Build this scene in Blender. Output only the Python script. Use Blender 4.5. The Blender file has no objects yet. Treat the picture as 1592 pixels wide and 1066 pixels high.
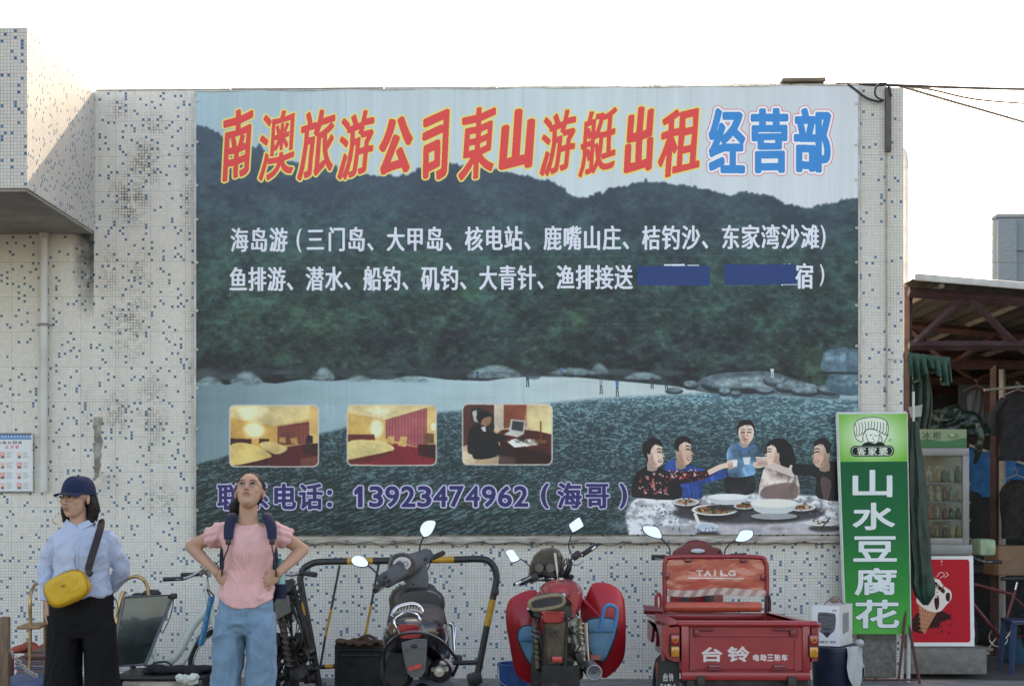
import bpy, bmesh, math, random
import numpy as np
from mathutils import Vector, Matrix, Euler, noise as mnoise

SC = bpy.context.scene
COL = SC.collection
PI = math.pi
R = math.radians

# ------------------------------------------------------------------ camera
F, CX, CY, CAMD, CAMZ, YAW = 2220.0, 717.0, 766.0, 12.0, 1.6, R(1.6)
cam_data = bpy.data.cameras.new('camera')
cam = bpy.data.objects.new('camera', cam_data)
COL.objects.link(cam)
SC.camera = cam
cam.location = (0, -CAMD, CAMZ)
cam.rotation_euler = (R(90), 0, YAW)
cam_data.sensor_width = 36
cam_data.lens = F / 1592 * 36
cam_data.shift_x = (796 - CX) / 1592
cam_data.shift_y = (CY - 533) / 1592
cam_data.clip_end = 3000
cam_data.dof.use_dof = True
cam_data.dof.focus_distance = 11.6
cam_data.dof.aperture_fstop = 5.0

# ------------------------------------------------------------------ sky and sun
SUN_AZ, SUN_EL = R(9.5), R(33.8)          # azimuth from +Y towards +X
world = bpy.data.worlds.new('World')
SC.world = world
world.use_nodes = True
wn = world.node_tree
wn.nodes.clear()
wo = wn.nodes.new('ShaderNodeOutputWorld')
wb = wn.nodes.new('ShaderNodeBackground')
ws = wn.nodes.new('ShaderNodeTexSky')
ws.sky_type = 'NISHITA'
ws.sun_disc = False
ws.sun_elevation = SUN_EL
ws.sun_rotation = SUN_AZ
ws.air_density = 0.9
ws.dust_density = 2.0
ws.ozone_density = 1.0
wb.inputs['Strength'].default_value = 0.15
wn.links.new(ws.outputs[0], wb.inputs['Color'])
wn.links.new(wb.outputs[0], wo.inputs[0])

sun_data = bpy.data.lights.new('sun', 'SUN')
sun = bpy.data.objects.new('sun', sun_data)
COL.objects.link(sun)
sun_data.energy = 3.2
sun_data.angle = R(0.5)
sun_data.color = (1.0, 0.93, 0.82)
sdir = Vector((math.sin(SUN_AZ) * math.cos(SUN_EL), math.cos(SUN_AZ) * math.cos(SUN_EL), math.sin(SUN_EL)))
sun.rotation_euler = sdir.to_track_quat('Z', 'Y').to_euler()

vs = SC.view_settings
vs.view_transform = 'Standard'
vs.look = 'None'
vs.exposure = 1.96
vs.use_white_balance = True
vs.white_balance_temperature = 9000
vs.white_balance_tint = 15
vs.gamma = 1.0
vs.use_curve_mapping = False
SC.cycles.use_denoising = True
SC.cycles.max_bounces = 6

# ------------------------------------------------------------------ pixel <-> world
def P(px, py, Y):
    """point of the plane y=Y that the photograph shows at (px, py)"""
    u = (px - CX) / F
    v = (CY - py) / F
    t = (Y + CAMD) / (u * math.sin(YAW) + math.cos(YAW))
    return Vector((t * (u * math.cos(YAW) - math.sin(YAW)), Y, CAMZ + t * v))

def lin(c):
    out = []
    for v in c[:3]:
        v = v / 255.0
        out.append(v / 12.92 if v <= 0.04045 else ((v + 0.055) / 1.055) ** 2.4)
    return tuple(out)

# ------------------------------------------------------------------ materials
class NT:
    def __init__(s, name):
        s.m = bpy.data.materials.new(name)
        s.m.use_nodes = True
        s.t = s.m.node_tree
        s.t.nodes.clear()
        s.out = s.t.nodes.new('ShaderNodeOutputMaterial')
        s.b = s.t.nodes.new('ShaderNodeBsdfPrincipled')
        s.t.links.new(s.b.outputs[0], s.out.inputs[0])
    def put(s, sock, v):
        if isinstance(v, bpy.types.NodeSocket):
            s.t.links.new(v, sock)
        elif isinstance(v, (tuple, list)):
            if len(sock.default_value) == 4 and len(v) == 3:
                v = (*v, 1)
            sock.default_value = v
        else:
            sock.default_value = v
    def set(s, name, v):
        s.put(s.b.inputs[name], v)
    def math(s, op, a, b=0.0, c=0.0, clamp=False):
        n = s.t.nodes.new('ShaderNodeMath')
        n.operation = op
        n.use_clamp = clamp
        s.put(n.inputs[0], a); s.put(n.inputs[1], b); s.put(n.inputs[2], c)
        return n.outputs[0]
    def mix(s, f, a, b, mode='MIX'):
        n = s.t.nodes.new('ShaderNodeMix')
        n.data_type = 'RGBA'
        n.blend_type = mode
        s.put(n.inputs[0], f); s.put(n.inputs[6], a); s.put(n.inputs[7], b)
        return n.outputs[2]
    def ramp(s, v, lo, hi, a=0.0, b=1.0):
        n = s.t.nodes.new('ShaderNodeMapRange')
        n.clamp = True
        s.put(n.inputs[0], v)
        n.inputs[1].default_value = lo; n.inputs[2].default_value = hi
        n.inputs[3].default_value = a; n.inputs[4].default_value = b
        return n.outputs[0]
    def coord(s, kind='Object'):
        return s.t.nodes.new('ShaderNodeTexCoord').outputs[kind]
    def scale(s, v, sc):
        n = s.t.nodes.new('ShaderNodeVectorMath')
        n.operation = 'MULTIPLY'
        s.put(n.inputs[0], v); n.inputs[1].default_value = sc
        return n.outputs[0]
    def noise(s, v, scale, detail=3, rough=0.55, dist=0.0):
        n = s.t.nodes.new('ShaderNodeTexNoise')
        s.put(n.inputs['Vector'], v)
        n.inputs['Scale'].default_value = scale
        n.inputs['Detail'].default_value = detail
        n.inputs['Roughness'].default_value = rough
        n.inputs['Distortion'].default_value = dist
        return n.outputs[0]
    def sep(s, v):
        n = s.t.nodes.new('ShaderNodeSeparateXYZ')
        s.put(n.inputs[0], v)
        return n.outputs
    def comb(s, x, y, z=0.0):
        n = s.t.nodes.new('ShaderNodeCombineXYZ')
        s.put(n.inputs[0], x); s.put(n.inputs[1], y); s.put(n.inputs[2], z)
        return n.outputs[0]
    def white(s, v):
        n = s.t.nodes.new('ShaderNodeTexWhiteNoise')
        n.noise_dimensions = '3D'
        s.put(n.inputs['Vector'], v)
        return n.outputs
    def bump(s, h, strength=0.3, dist=0.01):
        n = s.t.nodes.new('ShaderNodeBump')
        n.inputs['Strength'].default_value = strength
        n.inputs['Distance'].default_value = dist
        s.put(n.inputs['Height'], h)
        s.put(s.b.inputs['Normal'], n.outputs[0])

MATS = {}
def mat(name, col, rough=0.5, metal=0.0, var=0.18, scale=9.0, bump=0.0, bscale=None, coat=0.0, dirt=0.0,
        dirtcol=(0.12, 0.10, 0.08), trans=0.0, sub=0.0, stretch=(1, 1, 1), emit=None, sheen=0.0):
    if name in MATS:
        return MATS[name]
    t = NT(name)
    v = t.scale(t.coord('Object'), stretch)
    n1 = t.noise(v, scale, 4, 0.6)
    dark = tuple(c * (1 - var) for c in col)
    lite = tuple(min(1, c * (1 + var)) for c in col)
    c = t.mix(t.ramp(n1, 0.3, 0.7), dark, lite)
    if dirt > 0:
        n2 = t.noise(v, scale * 0.6, 6, 0.7)
        c = t.mix(t.ramp(n2, 0.5, 0.72, 0, dirt), c, dirtcol)
    t.set('Base Color', c)
    n3 = t.noise(v, scale * 2.3, 3, 0.6)
    t.set('Roughness', t.ramp(n3, 0.25, 0.75, max(0.02, rough * 0.8), min(1, rough * 1.25)))
    t.set('Metallic', metal)
    if coat: t.set('Coat Weight', coat); t.set('Coat Roughness', 0.12)
    if trans: t.set('Transmission Weight', trans)
    if sub: t.set('Subsurface Weight', sub); t.set('Subsurface Radius', (0.02, 0.008, 0.005)); t.set('Subsurface Scale', 0.4)
    if sheen: t.set('Sheen Weight', sheen)
    if bump: t.bump(t.noise(v, bscale or scale * 5, 4, 0.6), bump, 0.01)
    if emit: t.set('Emission Color', emit); t.set('Emission Strength', 1.0)
    MATS[name] = t.m
    return t.m

# ------------------------------------------------------------------ mesh building
def catmull(pts, k=6, closed=False):
    pts = [Vector(p) for p in pts]
    if len(pts) < 3:
        return pts
    out = []
    n = len(pts)
    rng = range(n) if closed else range(n - 1)
    for i in rng:
        if closed:
            p0, p1, p2, p3 = pts[i - 1], pts[i], pts[(i + 1) % n], pts[(i + 2) % n]
        else:
            p1, p2 = pts[i], pts[i + 1]
            p0 = pts[i - 1] if i else p1 * 2 - p2
            p3 = pts[i + 2] if i + 2 < n else p2 * 2 - p1
        for j in range(k):
            t = j / k
            out.append(0.5 * ((2 * p1) + (p2 - p0) * t + (2 * p0 - 5 * p1 + 4 * p2 - p3) * t * t + (3 * p1 - p0 - 3 * p2 + p3) * t ** 3))
    if not closed:
        out.append(pts[-1])
    return out

class B:
    def __init__(s):
        s.v = []; s.f = []; s.mi = []; s.cur = 0; s.M = None
    def add(s, vs, fs):
        o = len(s.v)
        if s.M is not None:
            vs = [s.M @ Vector(v) for v in vs]
        s.v += [tuple(v) for v in vs]
        s.f += [tuple(i + o for i in f) for f in fs]
        s.mi += [s.cur] * len(fs)
        return s
    def box(s, c, d, rot=None, bev=0.0, seg=2):
        hx, hy, hz = d[0] / 2, d[1] / 2, d[2] / 2
        m = Matrix.Translation(Vector(c))
        if rot is not None:
            m = m @ Euler(rot).to_matrix().to_4x4()
        if bev <= 0:
            vs = [m @ Vector((x, y, z)) for x in (-hx, hx) for y in (-hy, hy) for z in (-hz, hz)]
            return s.add(vs, [(0, 1, 3, 2), (4, 6, 7, 5), (0, 4, 5, 1), (2, 3, 7, 6), (0, 2, 6, 4), (1, 5, 7, 3)])
        bm = bmesh.new()
        bmesh.ops.create_cube(bm, size=1.0)
        bmesh.ops.scale(bm, vec=d, verts=bm.verts)
        bmesh.ops.bevel(bm, geom=list(bm.edges), offset=min(bev, min(d) * 0.49), segments=seg, profile=0.5, affect='EDGES')
        bm.verts.index_update()
        vs = [m @ v.co for v in bm.verts]
        fs = [[v.index for v in f.verts] for f in bm.faces]
        bm.free()
        return s.add(vs, fs)
    def tube(s, pts, r, n=8, smooth=0, caps=True, flat=1.0, closed=False):
        if smooth:
            k = len(pts)
            pts2 = catmull(pts, smooth, closed)
            if isinstance(r, (list, tuple)):
                r = [r[min(int(i / smooth), k - 1)] * (1 - (i / smooth) % 1) + r[min(int(i / smooth) + 1, k - 1)] * ((i / smooth) % 1) for i in range(len(pts2))]
            pts = pts2
        pts = [Vector(p) for p in pts]
        m = len(pts)
        rs = r if isinstance(r, (list, tuple)) else [r] * m
        vs = []
        prev = None
        for i, p in enumerate(pts):
            if closed:
                t = (pts[(i + 1) % m] - pts[i - 1])
            else:
                t = (pts[min(i + 1, m - 1)] - pts[max(i - 1, 0)])
            t = t.normalized() if t.length > 1e-9 else Vector((0, 0, 1))
            if prev is None:
                a = Vector((0, 0, 1)) if abs(t.z) < 0.9 else Vector((1, 0, 0))
                u = t.cross(a).normalized()
            else:
                u = (prev - t * prev.dot(t))
                u = u.normalized() if u.length > 1e-6 else t.orthogonal().normalized()
            prev = u
            w = t.cross(u)
            for j in range(n):
                a = 2 * PI * j / n
                vs.append(p + u * math.cos(a) * rs[i] + w * math.sin(a) * rs[i] * flat)
        fs = []
        for i in range(m if closed else m - 1):
            for j in range(n):
                a = i * n + j; b = i * n + (j + 1) % n
                i2 = (i + 1) % m
                fs.append((a, b, i2 * n + (j + 1) % n, i2 * n + j))
        if caps and not closed:
            fs.append(tuple(range(n - 1, -1, -1)))
            fs.append(tuple(range((m - 1) * n, m * n)))
        return s.add(vs, fs)
    def cyl(s, a, b, r, r2=None, n=16, caps=True):
        return s.tube([a, b], [r, r if r2 is None else r2], n, caps=caps)
    def ell(s, c, r, n=14, m=9, rot=None):
        mt = Matrix.Translation(Vector(c))
        if rot is not None:
            mt = mt @ Euler(rot).to_matrix().to_4x4()
        vs = [mt @ Vector((0, 0, r[2]))]
        for i in range(1, m):
            a = PI * i / m
            for j in range(n):
                b = 2 * PI * j / n
                vs.append(mt @ Vector((r[0] * math.sin(a) * math.cos(b), r[1] * math.sin(a) * math.sin(b), r[2] * math.cos(a))))
        vs.append(mt @ Vector((0, 0, -r[2])))
        fs = [(0, 1 + j, 1 + (j + 1) % n) for j in range(n)]
        for i in range(m - 2):
            for j in range(n):
                a = 1 + i * n + j; b = 1 + i * n + (j + 1) % n
                fs.append((a, a + n, b + n, b))
        L = len(vs) - 1
        o = 1 + (m - 2) * n
        fs += [(L, o + (j + 1) % n, o + j) for j in range(n)]
        return s.add(vs, fs)
    def loft(s, rings, caps=True, closed=False):
        n = len(rings[0])
        vs = [p for r in rings for p in r]
        fs = []
        m = len(rings)
        for i in range(m if closed else m - 1):
            k = (i + 1) % m
            for j in range(n):
                fs.append((i * n + j, i * n + (j + 1) % n, k * n + (j + 1) % n, k * n + j))
        if caps and not closed:
            fs.append(tuple(range(n - 1, -1, -1)))
            fs.append(tuple(range((m - 1) * n, m * n)))
        return s.add(vs, fs)
    def prism(s, poly, axis, d0, d1):
        """poly of 2D points; axis 'x': (y,z) extruded in x; 'y': (x,z) in y; 'z': (x,y) in z"""
        def mk(p, d):
            return {'x': (d, p[0], p[1]), 'y': (p[0], d, p[1]), 'z': (p[0], p[1], d)}[axis]
        n = len(poly)
        vs = [mk(p, d0) for p in poly] + [mk(p, d1) for p in poly]
        fs = [tuple(range(n)), tuple(range(2 * n - 1, n - 1, -1))]
        fs += [(i, (i + 1) % n, n + (i + 1) % n, n + i) for i in range(n)]
        return s.add(vs, fs)
    def lathe(s, prof, c, axis='z', n=20, caps=True):
        """prof = [(radius, height)]"""
        rings = []
        c = Vector(c)
        ax = {'x': (Vector((0, 1, 0)), Vector((0, 0, 1)), Vector((1, 0, 0))),
              'y': (Vector((1, 0, 0)), Vector((0, 0, 1)), Vector((0, 1, 0))),
              'z': (Vector((1, 0, 0)), Vector((0, 1, 0)), Vector((0, 0, 1)))}[axis] if isinstance(axis, str) else axis
        for r, h in prof:
            rings.append([c + ax[0] * r * math.cos(2 * PI * j / n) + ax[1] * r * math.sin(2 * PI * j / n) + ax[2] * h for j in range(n)])
        return s.loft(rings, caps)
    def torus(s, c, Rr, r, axis='x', n=28, m=8, flat=1.0):
        c = Vector(c)
        e = {'x': (Vector((0, 1, 0)), Vector((0, 0, 1)), Vector((1, 0, 0))),
             'y': (Vector((1, 0, 0)), Vector((0, 0, 1)), Vector((0, 1, 0))),
             'z': (Vector((1, 0, 0)), Vector((0, 1, 0)), Vector((0, 0, 1)))}[axis]
        rings = []
        for i in range(n):
            a = 2 * PI * i / n
            d = e[0] * math.cos(a) + e[1] * math.sin(a)
            rings.append([c + d * (Rr + r * math.cos(2 * PI * j / m)) + e[2] * r * flat * math.sin(2 * PI * j / m) for j in range(m)])
        return s.loft(rings, closed=True)
    def sheet(s, grid, th=0.0, dirv=None):
        """grid[i][j] of points; gets a back side at distance th along dirv (or vertex normals approx)"""
        a, b = len(grid), len(grid[0])
        vs = [Vector(p) for row in grid for p in row]
        fs = [(i * b + j, i * b + j + 1, (i + 1) * b + j + 1, (i + 1) * b + j) for i in range(a - 1) for j in range(b - 1)]
        if th:
            if dirv is None:
                nn = []
                for i in range(a):
                    for j in range(b):
                        du = vs[min(i + 1, a - 1) * b + j] - vs[max(i - 1, 0) * b + j]
                        dv = vs[i * b + min(j + 1, b - 1)] - vs[i * b + max(j - 1, 0)]
                        q = du.cross(dv)
                        nn.append(q.normalized() if q.length > 1e-9 else Vector((0, 1, 0)))
            else:
                nn = [Vector(dirv).normalized()] * (a * b)
            o = len(vs)
            vs += [vs[i] + nn[i] * th for i in range(o)]
            fs += [tuple(reversed([k + o for k in f])) for f in list(fs)]
            for i in range(a - 1):
                for j in (0, b - 1):
                    p, q = i * b + j, (i + 1) * b + j
                    fs.append((p, q, q + o, p + o))
            for j in range(b - 1):
                for i in (0, a - 1):
                    p, q = i * b + j, i * b + j + 1
                    fs.append((p, p + o, q + o, q))
        return s.add(vs, fs)

def ring(c, rx, rz, u=(1, 0, 0), w=(0, 0, 1), p=2.0, n=16):
    """superellipse ring round c in the plane of u and w"""
    c = Vector(c); u = Vector(u); w = Vector(w)
    out = []
    for j in range(n):
        a = 2 * PI * j / n
        ca, sa = math.cos(a), math.sin(a)
        out.append(c + u * rx * math.copysign(abs(ca) ** (2 / p), ca) + w * rz * math.copysign(abs(sa) ** (2 / p), sa))
    return out

def finish(me, smooth=True, ang=38, uv=None):
    if smooth:
        me.polygons.foreach_set('use_smooth', [True] * len(me.polygons))
        me.set_sharp_from_angle(angle=R(ang))

def mesh_of(b, name, smooth=True, ang=38, recalc=True):
    me = bpy.data.meshes.new(name)
    me.from_pydata(b.v, [], b.f)
    me.polygons.foreach_set('material_index', b.mi)
    if recalc:
        bm = bmesh.new(); bm.from_mesh(me)
        bmesh.ops.recalc_face_normals(bm, faces=bm.faces)
        bm.to_mesh(me); bm.free()
    finish(me, smooth, ang)
    return me

def link(o, parent=None):
    COL.objects.link(o)
    if parent is not None:
        o.parent = parent
    return o

def obj(name, b, material, parent=None, smooth=True, ang=38, loc=None, rot=None, label=None, kind=None, recalc=True, bevel=0.0, subsurf=0):
    me = b if isinstance(b, bpy.types.Mesh) else mesh_of(b, name, smooth, ang, recalc)
    for m in (material if isinstance(material, (list, tuple)) else [material]):
        me.materials.append(m)
    o = bpy.data.objects.new(name, me)
    link(o, parent)
    if loc is not None: o.location = loc
    if rot is not None: o.rotation_euler = rot
    if label: o['label'] = label
    if kind: o['kind'] = kind
    if bevel:
        md = o.modifiers.new('bevel', 'BEVEL'); md.width = bevel; md.segments = 2; md.limit_method = 'ANGLE'
    if subsurf:
        md = o.modifiers.new('sub', 'SUBSURF'); md.levels = subsurf; md.render_levels = subsurf
    return o

def tag(o, label, cat, group=None):
    o['label'] = label; o['category'] = cat
    if group: o['group'] = group
    return o

def thing(name, label, cat, loc=(0, 0, 0), rot=(0, 0, 0), group=None):
    o = bpy.data.objects.new(name, None)
    o.empty_display_size = 0.1
    link(o)
    o.location = loc; o.rotation_euler = rot
    return tag(o, label, cat, group)

def boxuv(me, s=1.0):
    """uv in metres by dominant normal"""
    uvl = me.uv_layers.new(name='UVMap')
    for p in me.polygons:
        n = p.normal
        a = max(range(3), key=lambda i: abs(n[i]))
        for li in p.loop_indices:
            c = me.vertices[me.loops[li].vertex_index].co
            uvl.data[li].uv = {0: (c.y, c.z), 1: (c.x, c.z), 2: (c.x, c.y)}[a]

def remesh(b, voxel, smooth_it=4, sm_f=0.5):
    me = mesh_of(b, 'tmp', False, recalc=True)
    o = bpy.data.objects.new('tmp', me)
    COL.objects.link(o)
    md = o.modifiers.new('r', 'REMESH'); md.mode = 'VOXEL'; md.voxel_size = voxel
    if smooth_it:
        m2 = o.modifiers.new('s', 'SMOOTH'); m2.iterations = smooth_it; m2.factor = sm_f
    dg = bpy.context.evaluated_depsgraph_get()
    out = bpy.data.meshes.new_from_object(o.evaluated_get(dg))
    bpy.data.objects.remove(o); bpy.data.meshes.remove(me)
    return out

def displace(me, fn):
    """fn(co, normal) -> signed distance, or Vector offset"""
    n = len(me.vertices)
    nor = [v.normal.copy() for v in me.vertices]
    for i, v in enumerate(me.vertices):
        d = fn(v.co, nor[i])
        v.co = v.co + (nor[i] * d if not isinstance(d, Vector) else d)
    me.update()
# ------------------------------------------------------------------ flat print: painter that fills an in-memory picture
_gl = {}
def glyph_edges(ch):
    """boundary edges of a glyph's outline and its ink box"""
    if ch in _gl: return _gl[ch]
    if ch == '1':
        q_ = [(.26, 0), (.26, .52), (.08, .44), (.08, .57), (.30, .72), (.44, .72), (.44, 0)]
        _gl[ch] = np.array([a + b_ for a, b_ in zip(q_, q_[1:] + q_[:1])]); return _gl[ch]
    cu = bpy.data.curves.new('g', 'FONT'); cu.body = ch; cu.size = 1.0; cu.resolution_u = 3
    o = bpy.data.objects.new('g', cu); COL.objects.link(o)
    dg = bpy.context.evaluated_depsgraph_get()
    me = bpy.data.meshes.new_from_object(o.evaluated_get(dg))
    cnt = {}
    for p in me.polygons:
        vs_ = list(p.vertices)
        for a, b_ in zip(vs_, vs_[1:] + vs_[:1]):
            k = (min(a, b_), max(a, b_)); cnt[k] = cnt.get(k, 0) + 1
    co = [(v.co.x, v.co.y) for v in me.vertices]
    E_ = np.array([(co[a] + co[b_]) for (a, b_), c in cnt.items() if c == 1], dtype=np.float64).reshape(-1, 4)
    bpy.data.objects.remove(o); bpy.data.curves.remove(cu); bpy.data.meshes.remove(me)
    if len(E_) == 0: E_ = np.zeros((0, 4))
    _gl[ch] = E_
    return E_

def fill_edges(E_, h, w):
    m = np.zeros((h, w), bool)
    xs = np.arange(w) + 0.5
    for x0, y0, x1, y1 in E_:
        if y0 == y1: continue
        if y0 > y1: x0, y0, x1, y1 = x1, y1, x0, y0
        r0 = max(0, int(math.ceil(y0 - 0.5))); r1 = min(h, int(math.ceil(y1 - 0.5)))
        if r1 <= r0: continue
        ys = np.arange(r0, r1) + 0.5
        xi = x0 + (x1 - x0) * (ys - y0) / (y1 - y0)
        m[r0:r1] ^= xs[None, :] < xi[:, None]
    return m

def dilate(m, rx, ry=None):
    ry = rx if ry is None else ry
    out = m.copy()
    H_, W_ = m.shape
    for dy in range(-int(ry), int(ry) + 1):
        wx = int(round(rx * math.sqrt(max(0, 1 - (dy / (ry + 0.01)) ** 2))))
        src = m[max(0, dy):H_ + min(0, dy)]
        dst = out[max(0, -dy):H_ + min(0, -dy)]
        cs = np.zeros((src.shape[0], W_ + 1), np.int32)
        np.cumsum(src, axis=1, out=cs[:, 1:])
        lo = np.clip(np.arange(W_) - wx, 0, W_); hi = np.clip(np.arange(W_) + wx + 1, 0, W_)
        dst |= (cs[:, hi] - cs[:, lo]) > 0
    return out

def blur(a, k):
    if k < 1: return a
    for ax in (0, 1):
        for _ in range(2):
            c = np.cumsum(np.concatenate([np.repeat(np.take(a, [0], ax), k + 1, ax), a, np.repeat(np.take(a, [-1], ax), k, ax)], ax), axis=ax)
            n = a.shape[ax]
            a = (np.take(c, np.arange(2 * k + 1, 2 * k + 1 + n), ax) - np.take(c, np.arange(0, n), ax)) / (2 * k + 1)
    return a

def vnoise(h, w, sy, sx, octv=4, seed=1, gain=0.55):
    """fractal value noise, sy/sx = cell size in pixels, 0..1 with mean 0.5"""
    rg = np.random.RandomState(seed)
    tot = np.zeros((h, w), np.float32); amp = 1.0; s = 0.0
    for o in range(octv):
        gy, gx = max(2, int(h / sy) + 3), max(2, int(w / sx) + 3)
        g = rg.rand(gy, gx).astype(np.float32)
        y = np.arange(h) / sy; x = np.arange(w) / sx
        y0 = np.minimum(y.astype(int), gy - 2); x0 = np.minimum(x.astype(int), gx - 2)
        fy = (y - y0)[:, None]; fx = (x - x0)[None, :]
        fy = fy * fy * (3 - 2 * fy); fx = fx * fx * (3 - 2 * fx)
        a = g[y0][:, x0]; b = g[y0][:, x0 + 1]; c = g[y0 + 1][:, x0]; d = g[y0 + 1][:, x0 + 1]
        tot += amp * ((a * (1 - fx) + b * fx) * (1 - fy) + (c * (1 - fx) + d * fx) * fy)
        s += amp; amp *= gain; sy = max(1.0, sy / 2); sx = max(1.0, sx / 2)
    return tot / s

class Paint:
    def __init__(s, w, h, tr, bg=(255, 255, 255)):
        s.w, s.h, s.tr = w, h, tr
        s.a = np.empty((h, w, 3), np.float32); s.a[:] = np.array(bg, np.float32) / 255
    def T(s, pts):
        return [s.tr(x, y) for x, y in pts]
    def mask(s, pts, smooth=0):
        if smooth:
            pts = [(p.x, p.y) for p in catmull([Vector((x, y, 0)) for x, y in pts], smooth, True)]
        q = s.T(pts)
        E_ = [(a[0], a[1], b[0], b[1]) for a, b in zip(q, q[1:] + q[:1])]
        x0 = max(0, int(min(p[0] for p in q)) - 2); x1 = min(s.w, int(max(p[0] for p in q)) + 3)
        y0 = max(0, int(min(p[1] for p in q)) - 2); y1 = min(s.h, int(max(p[1] for p in q)) + 3)
        if x1 <= x0 or y1 <= y0: return None
        m = fill_edges(np.array(E_) - np.array([x0, y0, x0, y0]), y1 - y0, x1 - x0)
        return (y0, y1, x0, x1, m)
    def put(s, mk, col, alpha=1.0, soft=0, tex=None):
        if mk is None: return
        y0, y1, x0, x1, m = mk
        if soft:
            p = soft * 2 + 1
            Y0, Y1, X0, X1 = max(0, y0 - p), min(s.h, y1 + p), max(0, x0 - p), min(s.w, x1 + p)
            mm = np.zeros((Y1 - Y0, X1 - X0), np.float32); mm[y0 - Y0:y1 - Y0, x0 - X0:x1 - X0] = m
            m = blur(mm, soft); y0, y1, x0, x1 = Y0, Y1, X0, X1
        al = (m.astype(np.float32) * alpha)[..., None]
        c = np.array(col, np.float32) / 255
        if tex is not None:
            c = c * (1 + tex[y0:y1, x0:x1, None])
        s.a[y0:y1, x0:x1] = s.a[y0:y1, x0:x1] * (1 - al) + c * al
    def poly(s, pts, col, alpha=1.0, smooth=0, soft=0, tex=None):
        s.put(s.mask(pts, smooth), col, alpha, soft, tex)
    def ell(s, cx, cy, rx, ry, col, alpha=1.0, soft=0, rot=0.0, tex=None):
        n = 28
        s.poly([(cx + rx * math.cos(a) * math.cos(rot) - ry * math.sin(a) * math.sin(rot), cy + rx * math.cos(a) * math.sin(rot) + ry * math.sin(a) * math.cos(rot))
                for a in (2 * PI * i / n for i in range(n))], col, alpha, 0, soft, tex)
    def rrect(s, x0, y0, x1, y1, r, col, alpha=1.0, tex=None, soft=0):
        pts = []
        for cx, cy, a0 in ((x1 - r, y0 + r, -90), (x1 - r, y1 - r, 0), (x0 + r, y1 - r, 90), (x0 + r, y0 + r, 180)):
            pts += [(cx + r * math.cos(R(a0 + t)), cy + r * math.sin(R(a0 + t))) for t in range(0, 91, 15)]
        s.poly(pts, col, alpha, 0, soft, tex)
    def line(s, pts, wd, col, alpha=1.0, smooth=0, soft=0):
        if smooth: pts = [(p.x, p.y) for p in catmull([Vector((x, y, 0)) for x, y in pts], smooth)]
        for (x0, y0), (x1, y1) in zip(pts, pts[1:]):
            dx, dy = x1 - x0, y1 - y0; L = math.hypot(dx, dy) or 1
            nx, ny = -dy / L * wd / 2, dx / L * wd / 2; ex, ey = dx / L * wd * .2, dy / L * wd * .2
            s.poly([(x0 + nx - ex, y0 + ny - ey), (x1 + nx + ex, y1 + ny + ey), (x1 - nx + ex, y1 - ny + ey), (x0 - nx - ex, y0 - ny - ey)], col, alpha, 0, soft)
    def glyph(s, ch, x0, y0, x1, y1, layers, em=None, shear=0.0, rise=0.0, wob=0.0):
        """layers = [(radius_px, (r,g,b))] painted in that order; the ink box is fitted to x0..y1 unless em=(ex,ey,ew,eh) box is given"""
        E_ = glyph_edges(ch)
        if len(E_) == 0: return
        X = E_[:, [0, 2]].copy(); Y = E_[:, [1, 3]].copy()
        if wob:
            X = X + wob * np.sin(Y * 9 + ord(ch[0])); Y = Y + wob * np.sin(X * 7 + ord(ch[0]) * 2)
        X = X + shear * Y; Y = Y + rise * X
        if em is None:
            u = (X - X.min()) / max(1e-6, X.max() - X.min()); v = (Y - Y.min()) / max(1e-6, Y.max() - Y.min())
        else:
            u = X; v = (Y + 0.12)
        qx = x0 + u * (x1 - x0); qy = y1 - v * (y1 - y0)
        A = np.array([s.tr(a, b) for a, b in zip(qx[:, 0], qy[:, 0])]); C = np.array([s.tr(a, b) for a, b in zip(qx[:, 1], qy[:, 1])])
        pad = int(max(l[0] for l in layers)) + 3
        bx0 = int(min(A[:, 0].min(), C[:, 0].min())) - pad; by0 = int(min(A[:, 1].min(), C[:, 1].min())) - pad
        bx1 = int(max(A[:, 0].max(), C[:, 0].max())) + pad; by1 = int(max(A[:, 1].max(), C[:, 1].max())) + pad
        m = fill_edges(np.concatenate([A - [bx0, by0], C - [bx0, by0]], 1), by1 - by0, bx1 - bx0)
        return (m, bx0, by0)
    def text(s, items, layers, **kw):
        """items = [(char, x0, y0, x1, y1)]; each layer is painted for all glyphs before the next"""
        got = [g for g in (s.glyph(*it, layers, **kw) for it in items) if g]
        for ly in layers:
            rad, col = ly[0], ly[1]
            for m, bx, by in got:
                d = dilate(m, rad) if rad >= 1 else m
                h_, w_ = d.shape
                cy0, cy1, cx0, cx1 = max(0, by), min(s.h, by + h_), max(0, bx), min(s.w, bx + w_)
                if cy1 > cy0 and cx1 > cx0:
                    s.put((cy0, cy1, cx0, cx1, d[cy0 - by:cy1 - by, cx0 - bx:cx1 - bx]), col)
    def row(s, string, x0, pitch, yc, w, h, layers, dy=0.0, **kw):
        """one row of characters in equal em cells; x0 = centre of the first; w,h = size of the em box"""
        items = []
        for i, ch in enumerate(string):
            if ch in ' \u3000': continue
            cx = x0 + i * pitch; cy = yc + dy * (cx - x0)
            items.append((ch, cx - w / 2, cy - h / 2, cx + w / 2, cy + h / 2))
        s.text(items, layers, em=1, **kw)
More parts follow.
